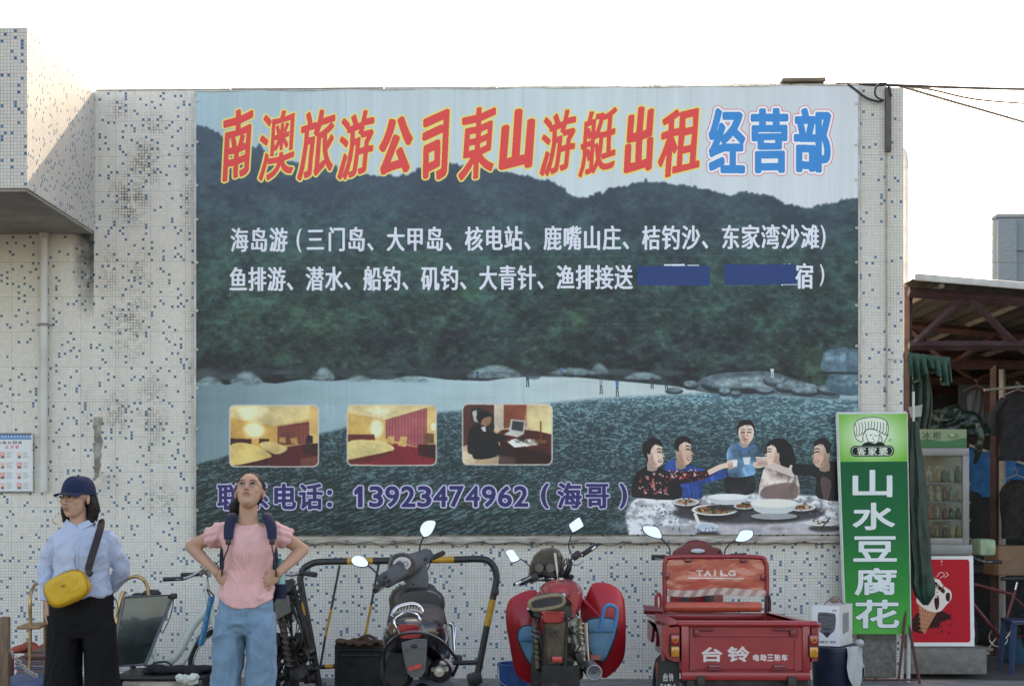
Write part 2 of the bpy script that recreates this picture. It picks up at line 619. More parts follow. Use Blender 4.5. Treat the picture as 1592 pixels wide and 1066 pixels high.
    def image(s, name, gain=1.0):
        """sRGB canvas -> picture datablock with linear base colours scaled by gain"""
        a = np.clip(s.a, 0, 1)
        l = np.where(a <= 0.04045, a / 12.92, ((a + 0.055) / 1.055) ** 2.4) * gain
        l = np.clip(l, 0, 0.9)
        e = np.where(l <= 0.0031308, l * 12.92, 1.055 * l ** (1 / 2.4) - 0.055)
        im = bpy.data.images.new(name, s.w, s.h)
        px = np.ones((s.h, s.w, 4), np.float32); px[..., :3] = e[::-1]
        im.pixels.foreach_set(px.ravel()); im.update(); im.pack()
        return im

def print_mat(name, im, rough=0.5, bump=0.0, spec=0.5):
    t = NT(name)
    n = t.t.nodes.new('ShaderNodeTexImage'); n.image = im; n.extension = 'EXTEND'
    t.t.links.new(t.coord('UV'), n.inputs[0])
    t.set('Base Color', n.outputs[0]); t.set('Roughness', rough); t.set('Specular IOR Level', spec)
    if bump: t.bump(t.noise(t.coord('Object'), 6, 4), bump, 0.01)
    return t.m

def printed_sheet(name, corners, im_mat, parent=None, nx=1, ny=1, th=0.003, wave=None):
    """sheet with a printed front; corners = top-left, top-right, bottom-right, bottom-left; thickness goes away from the front"""
    tl, tr_, br, bl = [Vector(c) for c in corners]
    nrm = (tr_ - tl).cross(bl - tl).normalized()
    verts, faces, uvs = [], [], []
    for i in range(ny + 1):
        for j in range(nx + 1):
            u, v = j / nx, i / ny
            p = (tl * (1 - u) + tr_ * u) * (1 - v) + (bl * (1 - u) + br * u) * v
            if wave: p = p + nrm * wave(u, v)
            verts.append(p); uvs.append((u, 1 - v))
    K = len(verts)
    verts += [p + nrm * th for p in verts]
    for i in range(ny):
        for j in range(nx):
            a = i * (nx + 1) + j
            faces.append((a, a + nx + 1, a + nx + 2, a + 1))
    nf = len(faces)
    faces += [tuple(reversed([k + K for k in f])) for f in faces[:nf]]
    def side(a, b_): faces.append((a, b_, b_ + K, a + K))
    for j in range(nx): side(j, j + 1); side(ny * (nx + 1) + j + 1, ny * (nx + 1) + j)
    for i in range(ny): side((i + 1) * (nx + 1), i * (nx + 1)); side(i * (nx + 1) + nx, (i + 1) * (nx + 1) + nx)
    me = bpy.data.meshes.new(name); me.from_pydata([tuple(v) for v in verts], [], faces)
    uvl = me.uv_layers.new(name='UVMap')
    allu = uvs + uvs
    for p in me.polygons:
        for li in p.loop_indices: uvl.data[li].uv = allu[me.loops[li].vertex_index]
    bm = bmesh.new(); bm.from_mesh(me); bmesh.ops.recalc_face_normals(bm, faces=bm.faces); bm.to_mesh(me); bm.free()
    finish(me, True, 30)
    return obj(name, me, im_mat, parent)
# ------------------------------------------------------------------ ground
def ground_mat():
    t = NT('asphalt')
    v = t.coord('Object')
    a = t.noise(v, 260, 2, 0.7); b = t.noise(v, 1.3, 6, 0.6); c = t.noise(v, 14, 4, 0.6)
    col = t.mix(t.ramp(a, 0.3, 0.75), (0.045, 0.043, 0.04), (0.13, 0.125, 0.12))
    col = t.mix(t.ramp(b, 0.42, 0.68, 0, 0.6), col, (0.13, 0.12, 0.105))
    col = t.mix(t.ramp(c, 0.62, 0.75, 0, 0.5), col, (0.03, 0.028, 0.026))
    t.set('Base Color', col); t.set('Roughness', 0.85)
    t.bump(a, 0.5, 0.004)
    return t.m
g = B(); g.sheet([[(x, y, 0) for y in (-40, -12, -3, 3, 12, 60, 900)] for x in (-600, -30, -8, 8, 30, 600)])
obj('ground', g, ground_mat(), kind='structure', smooth=False)
conc = NT('pavement_concrete')
v = conc.coord('Object')
conc.set('Base Color', conc.mix(conc.ramp(conc.noise(v, 5, 7, 0.65), 0.35, 0.7), (0.15, 0.145, 0.13), (0.27, 0.26, 0.24)))
conc.set('Roughness', 0.9); conc.bump(conc.noise(v, 60, 4), 0.4, 0.005)
g = B(); g.box((-1.2, -0.28, 0.02), (12.4, 0.56, 0.05), bev=0.012)
obj('pavement', g, conc.m, kind='structure')

# ------------------------------------------------------------------ mosaic tiles
TILE = 0.0247
def mosaic(name, base=(0.72, 0.69, 0.625), stains=(), joint=0.35, jcol=(0.27, 0.265, 0.245), blue=0.085, spec=0.4, off=(0, 0), sheets=True):
    t = NT(name)
    uv = t.coord('UV')
    x, y, _ = t.sep(uv)
    x = t.math('ADD', x, off[0]); y = t.math('ADD', y, off[1])
    sx = t.math('DIVIDE', x, TILE); sy = t.math('DIVIDE', y, TILE)
    # every sheet of 12 x 12 tiles is set a hair off its neighbours
    shx = t.math('FLOOR', t.math('DIVIDE', sx, 12.0)); shy = t.math('FLOOR', t.math('DIVIDE', sy, 12.0))
    cx = t.math('FLOOR', sx); cy = t.math('FLOOR', sy)
    fx = t.math('FRACT', sx); fy = t.math('FRACT', sy)
    cell = t.comb(cx, cy, 0.0)
    w1 = t.white(cell); w2 = t.white(t.comb(cx, cy, 7.0))
    wl = t.white(t.comb(t.math('SUBTRACT', cx, 1.0), cy, 0.0))
    isb = t.math('MULTIPLY', t.math('MULTIPLY', t.math('LESS_THAN', w1[0], blue), t.math('GREATER_THAN', wl[0], blue)), t.ramp(t.math('MINIMUM', t.math('MINIMUM', fx, t.math('SUBTRACT', 1.0, fx)), t.math('MINIMUM', fy, t.math('SUBTRACT', 1.0, fy))), 0.06, 0.14))
    # distance to joint
    ex = t.math('MINIMUM', fx, t.math('SUBTRACT', 1.0, fx)); ey = t.math('MINIMUM', fy, t.math('SUBTRACT', 1.0, fy))
    e = t.math('MINIMUM', ex, ey)
    mx = t.math('FRACT', t.math('DIVIDE', sx, 12.0)); my = t.math('FRACT', t.math('DIVIDE', sy, 12.0))
    mm = t.math('MINIMUM', t.math('MINIMUM', mx, t.math('SUBTRACT', 1.0, mx)), t.math('MINIMUM', my, t.math('SUBTRACT', 1.0, my)))
    v3 = t.comb(x, y, 0.0)
    nbig = t.noise(v3, 0.9, 5, 0.6); nmid = t.noise(v3, 7.0, 5, 0.65); nf = t.noise(v3, 40.0, 4, 0.7)
    nstreak = t.noise(t.comb(t.math('MULTIPLY', x, 9.0), t.math('MULTIPLY', y, 0.7), 3.0), 1.0, 5, 0.65)
    tile = t.mix(w2[0], tuple(c * 0.93 for c in base), tuple(min(1, c * 1.05) for c in base))
    tile = t.mix(t.ramp(nbig, 0.35, 0.7, 0, 0.35), tile, tuple(c * d for c, d in zip(base, (0.9, 0.89, 0.85))))
    bl = t.mix(w2[0], (0.025, 0.105, 0.21), (0.09, 0.20, 0.32))
    col = t.mix(isb, tile, bl)
    # stains
    st = None
    for (ux, uy, rx, ry, k) in stains:
        dx = t.math('DIVIDE', t.math('SUBTRACT', x, ux), rx); dy = t.math('DIVIDE', t.math('SUBTRACT', y, uy), ry)
        d = t.math('SQRT', t.math('ADD', t.math('MULTIPLY', dx, dx), t.math('MULTIPLY', dy, dy)))
        m = t.math('MULTIPLY', t.ramp(d, 0.1, 1.0, 1.0, 0.0), k)
        st = m if st is None else t.math('MAXIMUM', st, m)
    jdark = t.ramp(nbig, 0.4, 0.66, joint, min(1.0, joint * 2.6))
    jdark = t.math('ADD', jdark, t.ramp(y, 1.45, 1.0, 0.0, 0.34), clamp=True)
    jw = t.math('LESS_THAN', e, 0.085)
    if st is not None:
        sn = t.math('MULTIPLY', st, t.ramp(nmid, 0.38, 0.62))
        spot = t.math('MULTIPLY', st, t.ramp(t.math('ADD', t.math('MULTIPLY', w2[1] if len(w2) > 1 and False else w2[0], 0.34), t.math('MULTIPLY', nmid, 0.75)), 0.53, 0.58))
        jdark = t.math('MAXIMUM', jdark, t.math('MULTIPLY', sn, 1.3), clamp=True)
        col = t.mix(t.math('MULTIPLY', t.math('MULTIPLY', spot, t.math('GREATER_THAN', w2[0], 0.42)), t.math('MULTIPLY', t.ramp(nf, 0.35, 0.55), t.ramp(e, 0.34, 0.16))), col, (0.055, 0.042, 0.022))
        col = t.mix(t.math('MULTIPLY', sn, 0.16), col, (0.22, 0.19, 0.13))
        jc = t.mix(sn, jcol, (0.025, 0.02, 0.012))
    else:
        jc = jcol
    col = t.mix(t.math('MULTIPLY', jw, jdark), col, jc)
    col = t.mix(t.math('MULTIPLY', t.math('LESS_THAN', mm, 0.011), 0.35), col, jcol) if sheets else col
    col = t.mix(t.ramp(nstreak, 0.55, 0.8, 0, 0.22), col, (0.24, 0.22, 0.18))
    t.set('Base Color', col)
    t.set('Roughness', t.ramp(nmid, 0.3, 0.7, 0.4, 0.7)); t.set('Specular IOR Level', spec)
    t.bump(t.math('ADD', t.ramp(e, 0.03, 0.13), t.math('MULTIPLY', w1[0], 0.25)), 0.35, 0.0015)
    return t.m

def wp(px, py): p = P(px, py, 0); return (p.x, p.z)
stn = []
for (px, py, rx, ry, k) in ((200, 310, 46, 62, 1.0), (225, 255, 34, 62, 1.0), (238, 200, 42, 38, .55), (170, 420, 30, 70, .55), (200, 500, 55, 90, .75),
                            (180, 640, 30, 60, .75), (235, 640, 34, 90, .75), (250, 780, 44, 40, .6), (292, 300, 14, 130, .6), (296, 560, 12, 200, .45),
                            (215, 420, 60, 60, .45), (135, 640, 25, 120, .3), (290, 830, 30, 40, .4), (240, 720, 25, 50, .5), (185, 170, 30, 25, .7)):
    u, w = wp(px, py)
    stn.append((u, w, rx / 185, ry / 185, k))
M_wall = mosaic('mosaic_wall', stains=stn, joint=0.13)
M_wall2 = mosaic('mosaic_block', base=(0.62, 0.595, 0.545), spec=0.08, joint=0.6, off=(0.3, 0.1))
M_pill = mosaic('mosaic_pillar', base=(0.66, 0.64, 0.58), joint=0.22, off=(0.7, 0.33), blue=0.05,
                stains=[(wp(1390, 300)[0], wp(1390, 300)[1], .12, .5, .8), (wp(1390, 580)[0], wp(1390, 700)[1], .1, .7, .35)])
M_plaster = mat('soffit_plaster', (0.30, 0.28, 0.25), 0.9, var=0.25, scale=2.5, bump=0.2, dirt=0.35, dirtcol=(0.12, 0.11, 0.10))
M_pvc = mat('white_pvc', (0.60, 0.60, 0.56), 0.45, var=0.1, scale=3, dirt=0.3, dirtcol=(0.25, 0.22, 0.17))
M_coping = mat('coping_stone', (0.5, 0.48, 0.43), 0.8, var=0.2, scale=12, dirt=0.4)

XL = P(-900, 500, 0).x
WT = P(700, 137, 0).z            # top of the wall
XR = P(1378, 500, 0).x           # right edge of the front pillar face
XR2 = P(1406, 500, 0).x
bld = thing('tiled_building', 'low building clad in white and blue mosaic tiles, with a projecting block at its left', 'building', (0, 0, 0))
def uvobj(name, b, m, parent, **k):
    o = obj(name, b, m, parent, smooth=False, **k); boxuv(o.data); return o
b = B()
b.box(((XL + XR) / 2, 0.15, WT / 2), (XR - XL, 0.30, WT), bev=0.006)
b.box((XL + 2.0, 4.0, WT / 2 - 0.2), (4.0, 7.0, WT - 0.4))
uvobj('wall', b, M_wall, bld)
b = B(); b.box(((XR - .02 + XR2) / 2, 0.1575, WT / 2 - 0.01), (XR2 - XR + .02, 0.275, WT - 0.02), bev=0.006)
uvobj('corner_pillar', b, M_pill, bld)
x0 = P(1336, 500, 0).x
b = B(); b.box(((x0 + XR) / 2, -0.012, WT / 2), (XR - x0, 0.02, WT), bev=0.004)
uvobj('pilaster', b, M_pill, bld)
# projecting block
zb = 3.81
xb = P(42, 200, -1.73).x
b = B(); b.box(((XL + xb) / 2, -0.868, (zb + 4.975) / 2), (xb - XL, 1.724, 4.975 - zb), bev=0.005)
uvobj('projecting_block', b, M_wall2, bld)
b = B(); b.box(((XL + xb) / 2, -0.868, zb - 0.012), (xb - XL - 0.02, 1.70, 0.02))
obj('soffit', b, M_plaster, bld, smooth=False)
# grey dirt strip in the corner under the block and the bare mortar patch
b = B(); rg = random.Random(5)
pts = []
cx, cz0, cz1 = P(146, 500, 0).x, P(146, 648, 0).z, P(146, 745, 0).z
for i in range(14): pts.append((cx - 0.0 + 0.006 * rg.uniform(-1, 1), cz1 + (cz0 - cz1) * i / 13))
for i in range(14): pts.append((cx + 0.075 + 0.012 * rg.uniform(-1, 1) - 0.02 * (i / 13), cz0 + (cz1 - cz0) * i / 13))
b.prism(pts, 'y', -0.006, 0.0)
obj('mortar_patch', b, mat('bare_mortar', (0.30, 0.28, 0.24), 0.95, var=0.5, scale=9, bump=0.6, dirt=0.95, dirtcol=(0.04, 0.038, 0.03)), bld, smooth=False)
def sootmat():
    t = NT('soot')
    v = t.coord('Object'); n = t.noise(v, 11, 5, 0.65)
    uvx, uvy, _ = t.sep(t.coord('UV'))
    e = t.math('MULTIPLY', t.ramp(uvx, 0.0, 0.8), t.ramp(uvy, 0.0, 0.9))
    t.set('Base Color', (0.07, 0.075, 0.085)); t.set('Roughness', 0.9)
    t.set('Alpha', t.math('MULTIPLY', t.math('MULTIPLY', e, 0.75), t.ramp(n, 0.2, 0.62), clamp=True))
    return t.m
pc = [P(112, 358, -0.003), P(146, 358, -0.003), P(146, 500, -0.003), P(112, 500, -0.003)]
printed_sheet('soot_stain', pc, sootmat(), bld, th=0.0015)
# coping along the wall top: separate mortar capping lengths
b = B()
xa = P(148, 140, 0).x
x = xa
k = 0
while x < XR - 0.1:
    w_ = min(1.15 + 0.2 * math.sin(k * 2.3), XR - x)
    co = B(); co.box((x + w_ / 2, 0.15, WT + 0.007 + 0.002 * math.sin(k * 1.7)), (w_ - 0.006, 0.31, 0.014), bev=0.004)
    obj('coping', co, M_coping, bld)
    x += w_; k += 1
# drainpipe on the left
p0, p1 = P(68, 357, -0.06), P(68, 764, -0.06)
b = B(); b.cyl((p0.x, -0.06, zb - 0.02), (p0.x, -0.06, p1.z), 0.034, n=18)
dp = obj('drainpipe', b, M_pvc, bld)
b = B(); b.cyl((p0.x, -0.06, P(68, 506, 0).z - .012), (p0.x, -0.06, P(68, 506, 0).z + .012), 0.039, n=18)
b.box((p0.x, -0.045, P(68, 506, 0).z), (0.13, 0.012, 0.014), bev=0.003)
obj('clamp', b, mat('grey_clamp', (0.25, 0.25, 0.24), 0.6), dp)
b = B(); b.lathe([(0.036, 0), (0.041, 0.005), (0.041, 0.06), (0.036, 0.065)], (p0.x, -0.06, P(68, 372, 0).z))
obj('socket', b, M_pvc, dp)
# thin conduit down the pillar, with its dark junction strip
xc = P(1378, 400, -0.03).x
b = B(); b.tube([(xc, -0.034, 1.05), (xc + .002, -0.034, 2.5), (xc, -0.034, WT - 0.05)], 0.008, 8)
obj('conduit', b, mat('conduit_grey', (0.42, 0.38, 0.32), 0.7, dirt=0.6, scale=20), bld)
x1 = P(1380, 200, -0.03).x
b = B(); b.box((x1, -0.045, (P(1380, 137, -.03).z + P(1380, 237, -.03).z) / 2), (0.048, 0.04, P(1380, 137, -.03).z - P(1380, 237, -.03).z), bev=0.006)
obj('cable_trunking', b, mat('dark_trunking', (0.10, 0.09, 0.08), 0.7, dirt=0.4, scale=14), bld)
# loose paper scraps left on the pillar
rg = random.Random(11)
for (px, py, w_, h_) in ((1342, 505, 8, 30), (1344, 530, 6, 16), (1381, 612, 5, 26), (1378, 375, 6, 34), (1341, 560, 5, 8), (1388, 556, 26, 3)):
    a = P(px - w_ / 2, py - h_ / 2, -0.027); c = P(px + w_ / 2, py + h_ / 2, -0.027)
    b = B(); n_ = 8
    poly = [((a.x + c.x) / 2 + (c.x - a.x) / 2 * math.cos(2 * PI * i / n_) * rg.uniform(.6, 1.2), (a.z + c.z) / 2 + (a.z - c.z) / 2 * math.sin(2 * PI * i / n_) * rg.uniform(.7, 1.2)) for i in range(n_)]
    b.prism(poly, 'y', -0.026 if px > 1375 and False else -0.0265, -0.0225)
    obj('torn_paper', b, mat('torn_paper', (0.62, 0.58, 0.53), 0.9), bld, smooth=False)
# dark grey stone panel at the pillar's foot
a = P(1334, 984, -0.06); c = P(1392, 1052, -0.06)
b = B(); b.box(((a.x + c.x) / 2, -0.06, (a.z + c.z) / 2), (c.x - a.x, 0.07, a.z - c.z), bev=0.01)
obj('stone_panel', b, mat('rough_stone', (0.17, 0.165, 0.15), 0.95, var=0.4, scale=22, bump=0.8, dirt=0.5), bld)

# brown board lying on the wall top
a, c = P(1211, 130, 0.1), P(1278, 124, 0.1)
b = B(); b.box(((a.x + c.x) / 2, 0.1, WT + 0.036), (c.x - a.x, 0.3, 0.035), rot=(0, R(-0.6), 0), bev=0.008)
o = obj('wooden_board', b, mat('old_board', (0.20, 0.16, 0.12), 0.85, var=0.3, stretch=(1, 4, 4)))
tag(o, 'short weathered brown board lying on top of the tiled wall, right of centre', 'board')
# white ventilation pipe with a round top beyond the pillar
o = thing('vent_pipe', 'round topped white pipe rising just right of the tiled pillar above the stall roof', 'pipe', P(1404, 440, 0.6))
rr = 0.045
hh = P(1404, 243, .6).z - P(1404, 440, .6).z
b = B(); b.lathe([(rr, -0.6), (rr, hh * 0.9)], (0, 0, 0)); obj('pipe', b, mat('pvc_bright', (0.72, 0.70, 0.64), 0.4), o)
b = B(); b.lathe([(rr * 1.08, hh * 0.9), (rr * 1.1, hh * .95), (rr * .9, hh * 1.02), (rr * .5, hh * 1.06), (0.002, hh * 1.07)], (0, 0, 0)); obj('cap', b, M_pvc, o)

# cables
M_cable = mat('black_cable', (0.03, 0.03, 0.032), 0.6)
def cable(pts, r, label, name='cable', m=M_cable, group=None):
    b = B(); b.tube(pts, r, 6, smooth=6)
    return tag(obj(name, b, m), label, 'cable', group)
pt = lambda x, y, Y: P(x, y, Y)
cable([pt(1318, 131, -0.05), pt(1330, 140, -.05), pt(1348, 153, -.06), pt(1366, 158, -.07), pt(1374, 156, -.06)], 0.010, 'thin dark cable looping off the banner corner to the pillar top')
cable([pt(1374, 157, -0.08), pt(1362, 150, -.09), pt(1361, 138, -.09), pt(1369, 130, -.09), pt(1380, 132, -.08), pt(1386, 150, -.07)], 0.008, 'thick black cable coiled once at the top of the pillar')
cable([pt(1300, 131, 0.0), pt(1396, 133, 0.02), pt(1480, 136, 0.5), pt(1600, 139, 1.5), pt(1750, 140, 3)], 0.013, 'topmost cable running right from the pillar across the sky')
cable([pt(1396, 133, 0.02), pt(1460, 152, 1.2), pt(1530, 172, 2.4), pt(1620, 198, 4.0)], 0.013, 'lower cable sagging away right from the pillar top')
cable([pt(1396, 133, 0.03), pt(1450, 140, 1.4), pt(1520, 155, 2.6), pt(1620, 163, 4.5)], 0.011, 'thinnest cable fanning out between the other two across the sky')
cable([pt(1410, 392, 3.0), pt(1440, 404, 3.5), pt(1500, 407, 5), pt(1600, 408, 7), pt(1700, 406, 8)], 0.004, 'pale horizontal wire low in the sky just above the stall roof', m=mat('pale_wire', (0.08, 0.08, 0.08), 0.9))

# ------------------------------------------------------------------ far grey building
fb = thing('office_building', 'distant pale grey block with dark windows, rising behind the stall roof at the right edge', 'building', P(1700, 766, 60) * 1.0)
fx0 = P(1550, 500, 60).x - fb.location.x; fz = P(1550, 338, 60).z
fb.location.z = 0
M_far = mat('far_grey_panel', (0.19, 0.235, 0.25), 0.8, var=0.05)
b = B(); b.box((fx0 + 8, .45, fz / 2), (16, .9, fz), bev=0.1); obj('wall', b, M_far, fb)
b = B(); b.box((fx0 + 8, .45, fz + 0.1), (16.02, 0.94, 0.2), bev=0.05); obj('roof', b, mat('far_coping', (0.30, 0.32, 0.32), 0.8), fb)
b = B(); b.box((fx0 + 0.45, -0.08, fz / 2), (0.9, 0.3, fz - .3), bev=0.03); obj('corner_strip', b, mat('far_light', (0.22, 0.25, 0.26), 0.8), fb)
for r_ in range(4):
    for c_ in range(5):
        w0 = fx0 + 1.6 + c_ * 2.9; z0 = fz - 3.1 - r_ * 3.0
        b = B(); b.box((w0 + 0.7, -0.02, z0), (1.4, 0.12, 1.5), bev=0.02)
        wf = obj('window', b, mat('far_frame', (0.17, 0.20, 0.21), 0.5), fb)
        b = B(); b.box((w0 + 0.38, -0.095, z0), (0.58, 0.03, 1.3)); b.box((w0 + 1.02, -0.095, z0), (0.58, 0.03, 1.3)); obj('pane', b, mat('far_glass', (0.10, 0.13, 0.15), 0.15), wf)
for r_ in range(5):
    b = B(); b.box((fx0 + 8.4, -0.06, fz - 4.6 - r_ * 3.0 + 3.0), (15.2, 0.12, 0.12)); obj('ledge', b, mat('far_light', (0.22, 0.25, 0.26), 0.8), fb)
# ------------------------------------------------------------------ the big printed banner
BX0, BX1 = 304.0, 1333.0
def b_top(x): return 143 - 10 * (x - BX0) / (BX1 - BX0)
def b_bot(x): return 832 - 2 * (x - BX0) / (BX1 - BX0)
BS = 2.0
BW, BH = int((BX1 - BX0) * BS), int(693 * BS)
def b_tr(x, y): return ((x - BX0) * BS, (y - b_top(x)) / (b_bot(x) - b_top(x)) * BH)
def make_banner():
    p = Paint(BW, BH, b_tr)
    H_, W_ = BH, BW
    yy = np.linspace(0, 1, H_, dtype=np.float32)[:, None]; xx = np.linspace(0, 1, W_, dtype=np.float32)[None, :]
    def grad(stops, t):
        xs_ = [s_[0] for s_ in stops]
        return np.stack([np.interp(t, xs_, [s_[1][k] for s_ in stops]) for k in range(3)], -1).astype(np.float32) / 255
    sky = grad([(0, (156, 182, 190)), (0.25, (182, 196, 200)), (0.6, (190, 202, 204)), (1, (194, 200, 204))], np.broadcast_to(xx + 0 * yy, (H_, W_)))
    sky *= (1 + 0.10 * (yy - 0.1))[..., None]
    streak = vnoise(H_, W_, 400, 10, 3, 5) - 0.5
    sky *= (1 + 0.05 * streak)[..., None]
    p.a[:] = sky
    N1 = vnoise(H_, W_, 60, 80, 6, 1, 0.62) - 0.5; N2 = vnoise(H_, W_, 12, 18, 4, 2, 0.7) - 0.5
    # water
    wv = vnoise(H_, W_, 5, 14, 3, 8, 0.6) - 0.5; wv2 = vnoise(H_, W_, 3.2, 7, 2, 9, 0.7) - 0.5
    # slanted ripples near the bottom left
    ii = np.arange(W_)[None, :]; jj = np.arange(H_)[:, None]
    sh = vnoise(H_ + W_ // 3, W_, 3.6, 22, 3, 12, 0.6) - 0.5
    wsl = sh[(jj + ii // 3) % (H_ + W_ // 3), np.broadcast_to(ii, (H_, W_))]
    lowleft = np.clip((yy - 0.80) / 0.1, 0, 1) * np.clip((0.75 - xx) / 0.3, 0, 1)
    wav = (wv * 0.9 + wv2 * 1.1) * (1 - lowleft) + (wsl * 1.25 + wv2 * .5) * lowleft
    wbase = grad([(0.68, (92, 124, 134)), (0.76, (64, 90, 96)), (0.86, (54, 78, 82)), (1.0, (48, 68, 70))], np.broadcast_to(yy + 0 * xx, (H_, W_)))
    wbase *= 0.9 * (1 + 0.28 * (xx - 0.35))[..., None]
    wcol = wbase + np.clip(wav * 1.15, -0.12, 0.36)[..., None] * np.array([0.46, 0.56, 0.54], np.float32)
    wcol = np.clip(wcol * (1 + .42 * (vnoise(H_, W_, 40, 150, 4, 55) - .5))[..., None], 0, 1)
    # forest
    fb_ = grad([(0.0, (76, 94, 108)), (0.2, (70, 88, 102)), (0.36, (54, 80, 82)), (0.5, (46, 70, 68)), (0.62, (42, 56, 58))], np.broadcast_to(yy + 0 * xx, (H_, W_)))
    leafy = np.clip(N1 * 0.75 + N2 * 0.5, -0.16, 0.24)
    tint = np.array([0.26, 0.46, 0.36], np.float32)
    fcol = fb_ + leafy[..., None] * tint * (0.35 + 1.0 * np.clip((yy - 0.18) / 0.3, 0, 1))[..., None]
    warmth = np.clip(vnoise(H_, W_, 90, 120, 3, 31) - 0.5, 0, 1) * np.clip((yy - 0.3) / 0.15, 0, 1)
    fcol[..., 0] += warmth * 0.10; fcol[..., 1] += warmth * 0.12
    dark = np.clip(vnoise(H_, W_, 26, 40, 4, 41, .6) - 0.52, 0, 1) * np.clip((yy - 0.28) / 0.3, 0, 1)
    fcol = fcol * (1 - 0.8 * dark[..., None])
    ridge = [(304, 193), (318, 197), (330, 203), (345, 213), (360, 220), (380, 226), (400, 231), (420, 240), (445, 248), (470, 256), (500, 260), (530, 263), (560, 270), (580, 272), (600, 274), (622, 275),
             (640, 272), (652, 266), (660, 259), (680, 256), (700, 253), (715, 256), (740, 258), (765, 262), (785, 267), (800, 269), (822, 275), (850, 280), (872, 292), (890, 302), (905, 307), (922, 307), (940, 300),
             (960, 292), (985, 287), (1008, 284), (1022, 282), (1038, 286), (1060, 289), (1085, 293), (1105, 297), (1125, 301), (1138, 303), (1150, 298), (1172, 300), (1190, 303), (1205, 305), (1218, 316), (1235, 321),
             (1250, 325), (1262, 322), (1278, 318), (1300, 315), (1318, 311), (1340, 306)]
    rx = np.arange(BX0, BX1 + 1, 1.0)
    ry = np.interp(rx, [r_[0] for r_ in ridge], [r_[1] for r_ in ridge])
    rg = np.random.RandomState(3)
    jit = np.convolve(rg.randn(len(rx)), np.ones(4) / 4, 'same') * 2.2 + np.convolve(rg.randn(len(rx)), np.ones(14) / 14, 'same') * 4
    for k in rg.randint(0, len(rx) - 12, 26): jit[k:k + rg.randint(4, 11)] -= rg.uniform(1, 5)
    ry = ry + np.minimum(jit, 2)
    mk = p.mask([(BX0 - 2, 640)] + list(zip(rx, ry)) + [(BX1 + 2, 640)])
    def putarr(mk, arr, alpha=1.0, soft=0):
        y0, y1, x0, x1, m = mk
        m = m.astype(np.float32)
        if soft: m = blur(m, soft)
        al = (m * alpha)[..., None]
        p.a[y0:y1, x0:x1] = p.a[y0:y1, x0:x1] * (1 - al) + arr[y0:y1, x0:x1] * al
    fcol[..., :] *= (1 - .12 * np.clip((xx - .2) * 2, 0, 1) * np.clip((.3 - yy) / .1, 0, 1))[..., None]
    putarr(mk, fcol, soft=2)
    rgt = random.Random(17)
    for i in range(620):
        x = rgt.uniform(304, 1332); y0_ = float(np.interp(x, rx, ry)) + 12; y = y0_ + (575 - y0_) * rgt.random() ** .8
        r_ = rgt.uniform(5, 9) + 15 * ((y - 200) / 380) * rgt.random(); cc = rgt.choice([(64, 86, 94), (58, 80, 84), (68, 88, 84), (66, 86, 100)]); al = .10 + .2 * rgt.random()
        p.poly([(x - r_, y + r_ * .1), (x - r_ * .8, y - r_ * .35), (x - r_ * .3, y - r_ * .6), (x + r_ * .3, y - r_ * .55), (x + r_ * .8, y - r_ * .25), (x + r_, y + r_ * .1), (x + r_ * .3, y - r_ * .1), (x - r_ * .3, y - r_ * .05)], cc, al, smooth=3, soft=2, tex=N2 * 1.6)
        p.ell(x + 1, y + r_ * .35, r_ * .9, r_ * .3, (36, 50, 54), al * .9, soft=3)
    # beach
    sand = grad([(0, (132, 162, 170)), (.35, (158, 184, 190)), (.6, (180, 196, 196)), (.75, (184, 198, 198)), (1, (140, 164, 170))], np.broadcast_to(xx + 0 * yy, (H_, W_)))
    sand *= (1 + 0.10 * (vnoise(H_, W_, 30, 120, 5, 14) - 0.5) + 0.05 * streak)[..., None]
    sand *= (1.0 - 0.16 * np.clip(0.25 - xx, 0, 1) / 0.25)[..., None]
    beach = [(300, 596), (330, 592), (352, 598), (380, 592), (430, 596), (470, 590), (520, 592), (560, 588), (600, 590), (650, 584), (700, 590), (760, 592), (800, 586), (860, 584), (900, 586), (940, 590), (990, 594), (1050, 600),
             (1110, 612), (1180, 604), (1240, 604), (1300, 600), (1340, 600), (1340, 850), (300, 850)]
    putarr(p.mask(beach), sand, soft=1)
    # water area over the sand
    shore = [(300, 722), (340, 712), (380, 700), (420, 693), (460, 684), (500, 674), (530, 668), (545, 662), (580, 652), (620, 647), (660, 642), (700, 640), (740, 637), (800, 632), (860, 627), (920, 621), (980, 617), (1050, 614),
             (1100, 611), (1180, 612), (1240, 617), (1290, 621), (1340, 622), (1340, 850), (300, 850)]
    p.poly([(x, y - 2.5) for x, y in shore[:19]] + [(1340, 850), (300, 850)], (150, 178, 186), 0.5, soft=3)
    putarr(p.mask(shore), wcol, soft=4)
    # scrub and dunes on the upper beach edge
    rg = random.Random(9)
    for i in range(70):
        x = rg.uniform(300, 1060); y = 584 + rg.uniform(-9, 3); w_ = rg.uniform(8, 34)
        p.ell(x, y, w_, rg.uniform(2, 6), rg.choice([(48, 56, 60), (58, 68, 72), (70, 84, 88)]), 0.75, soft=2)
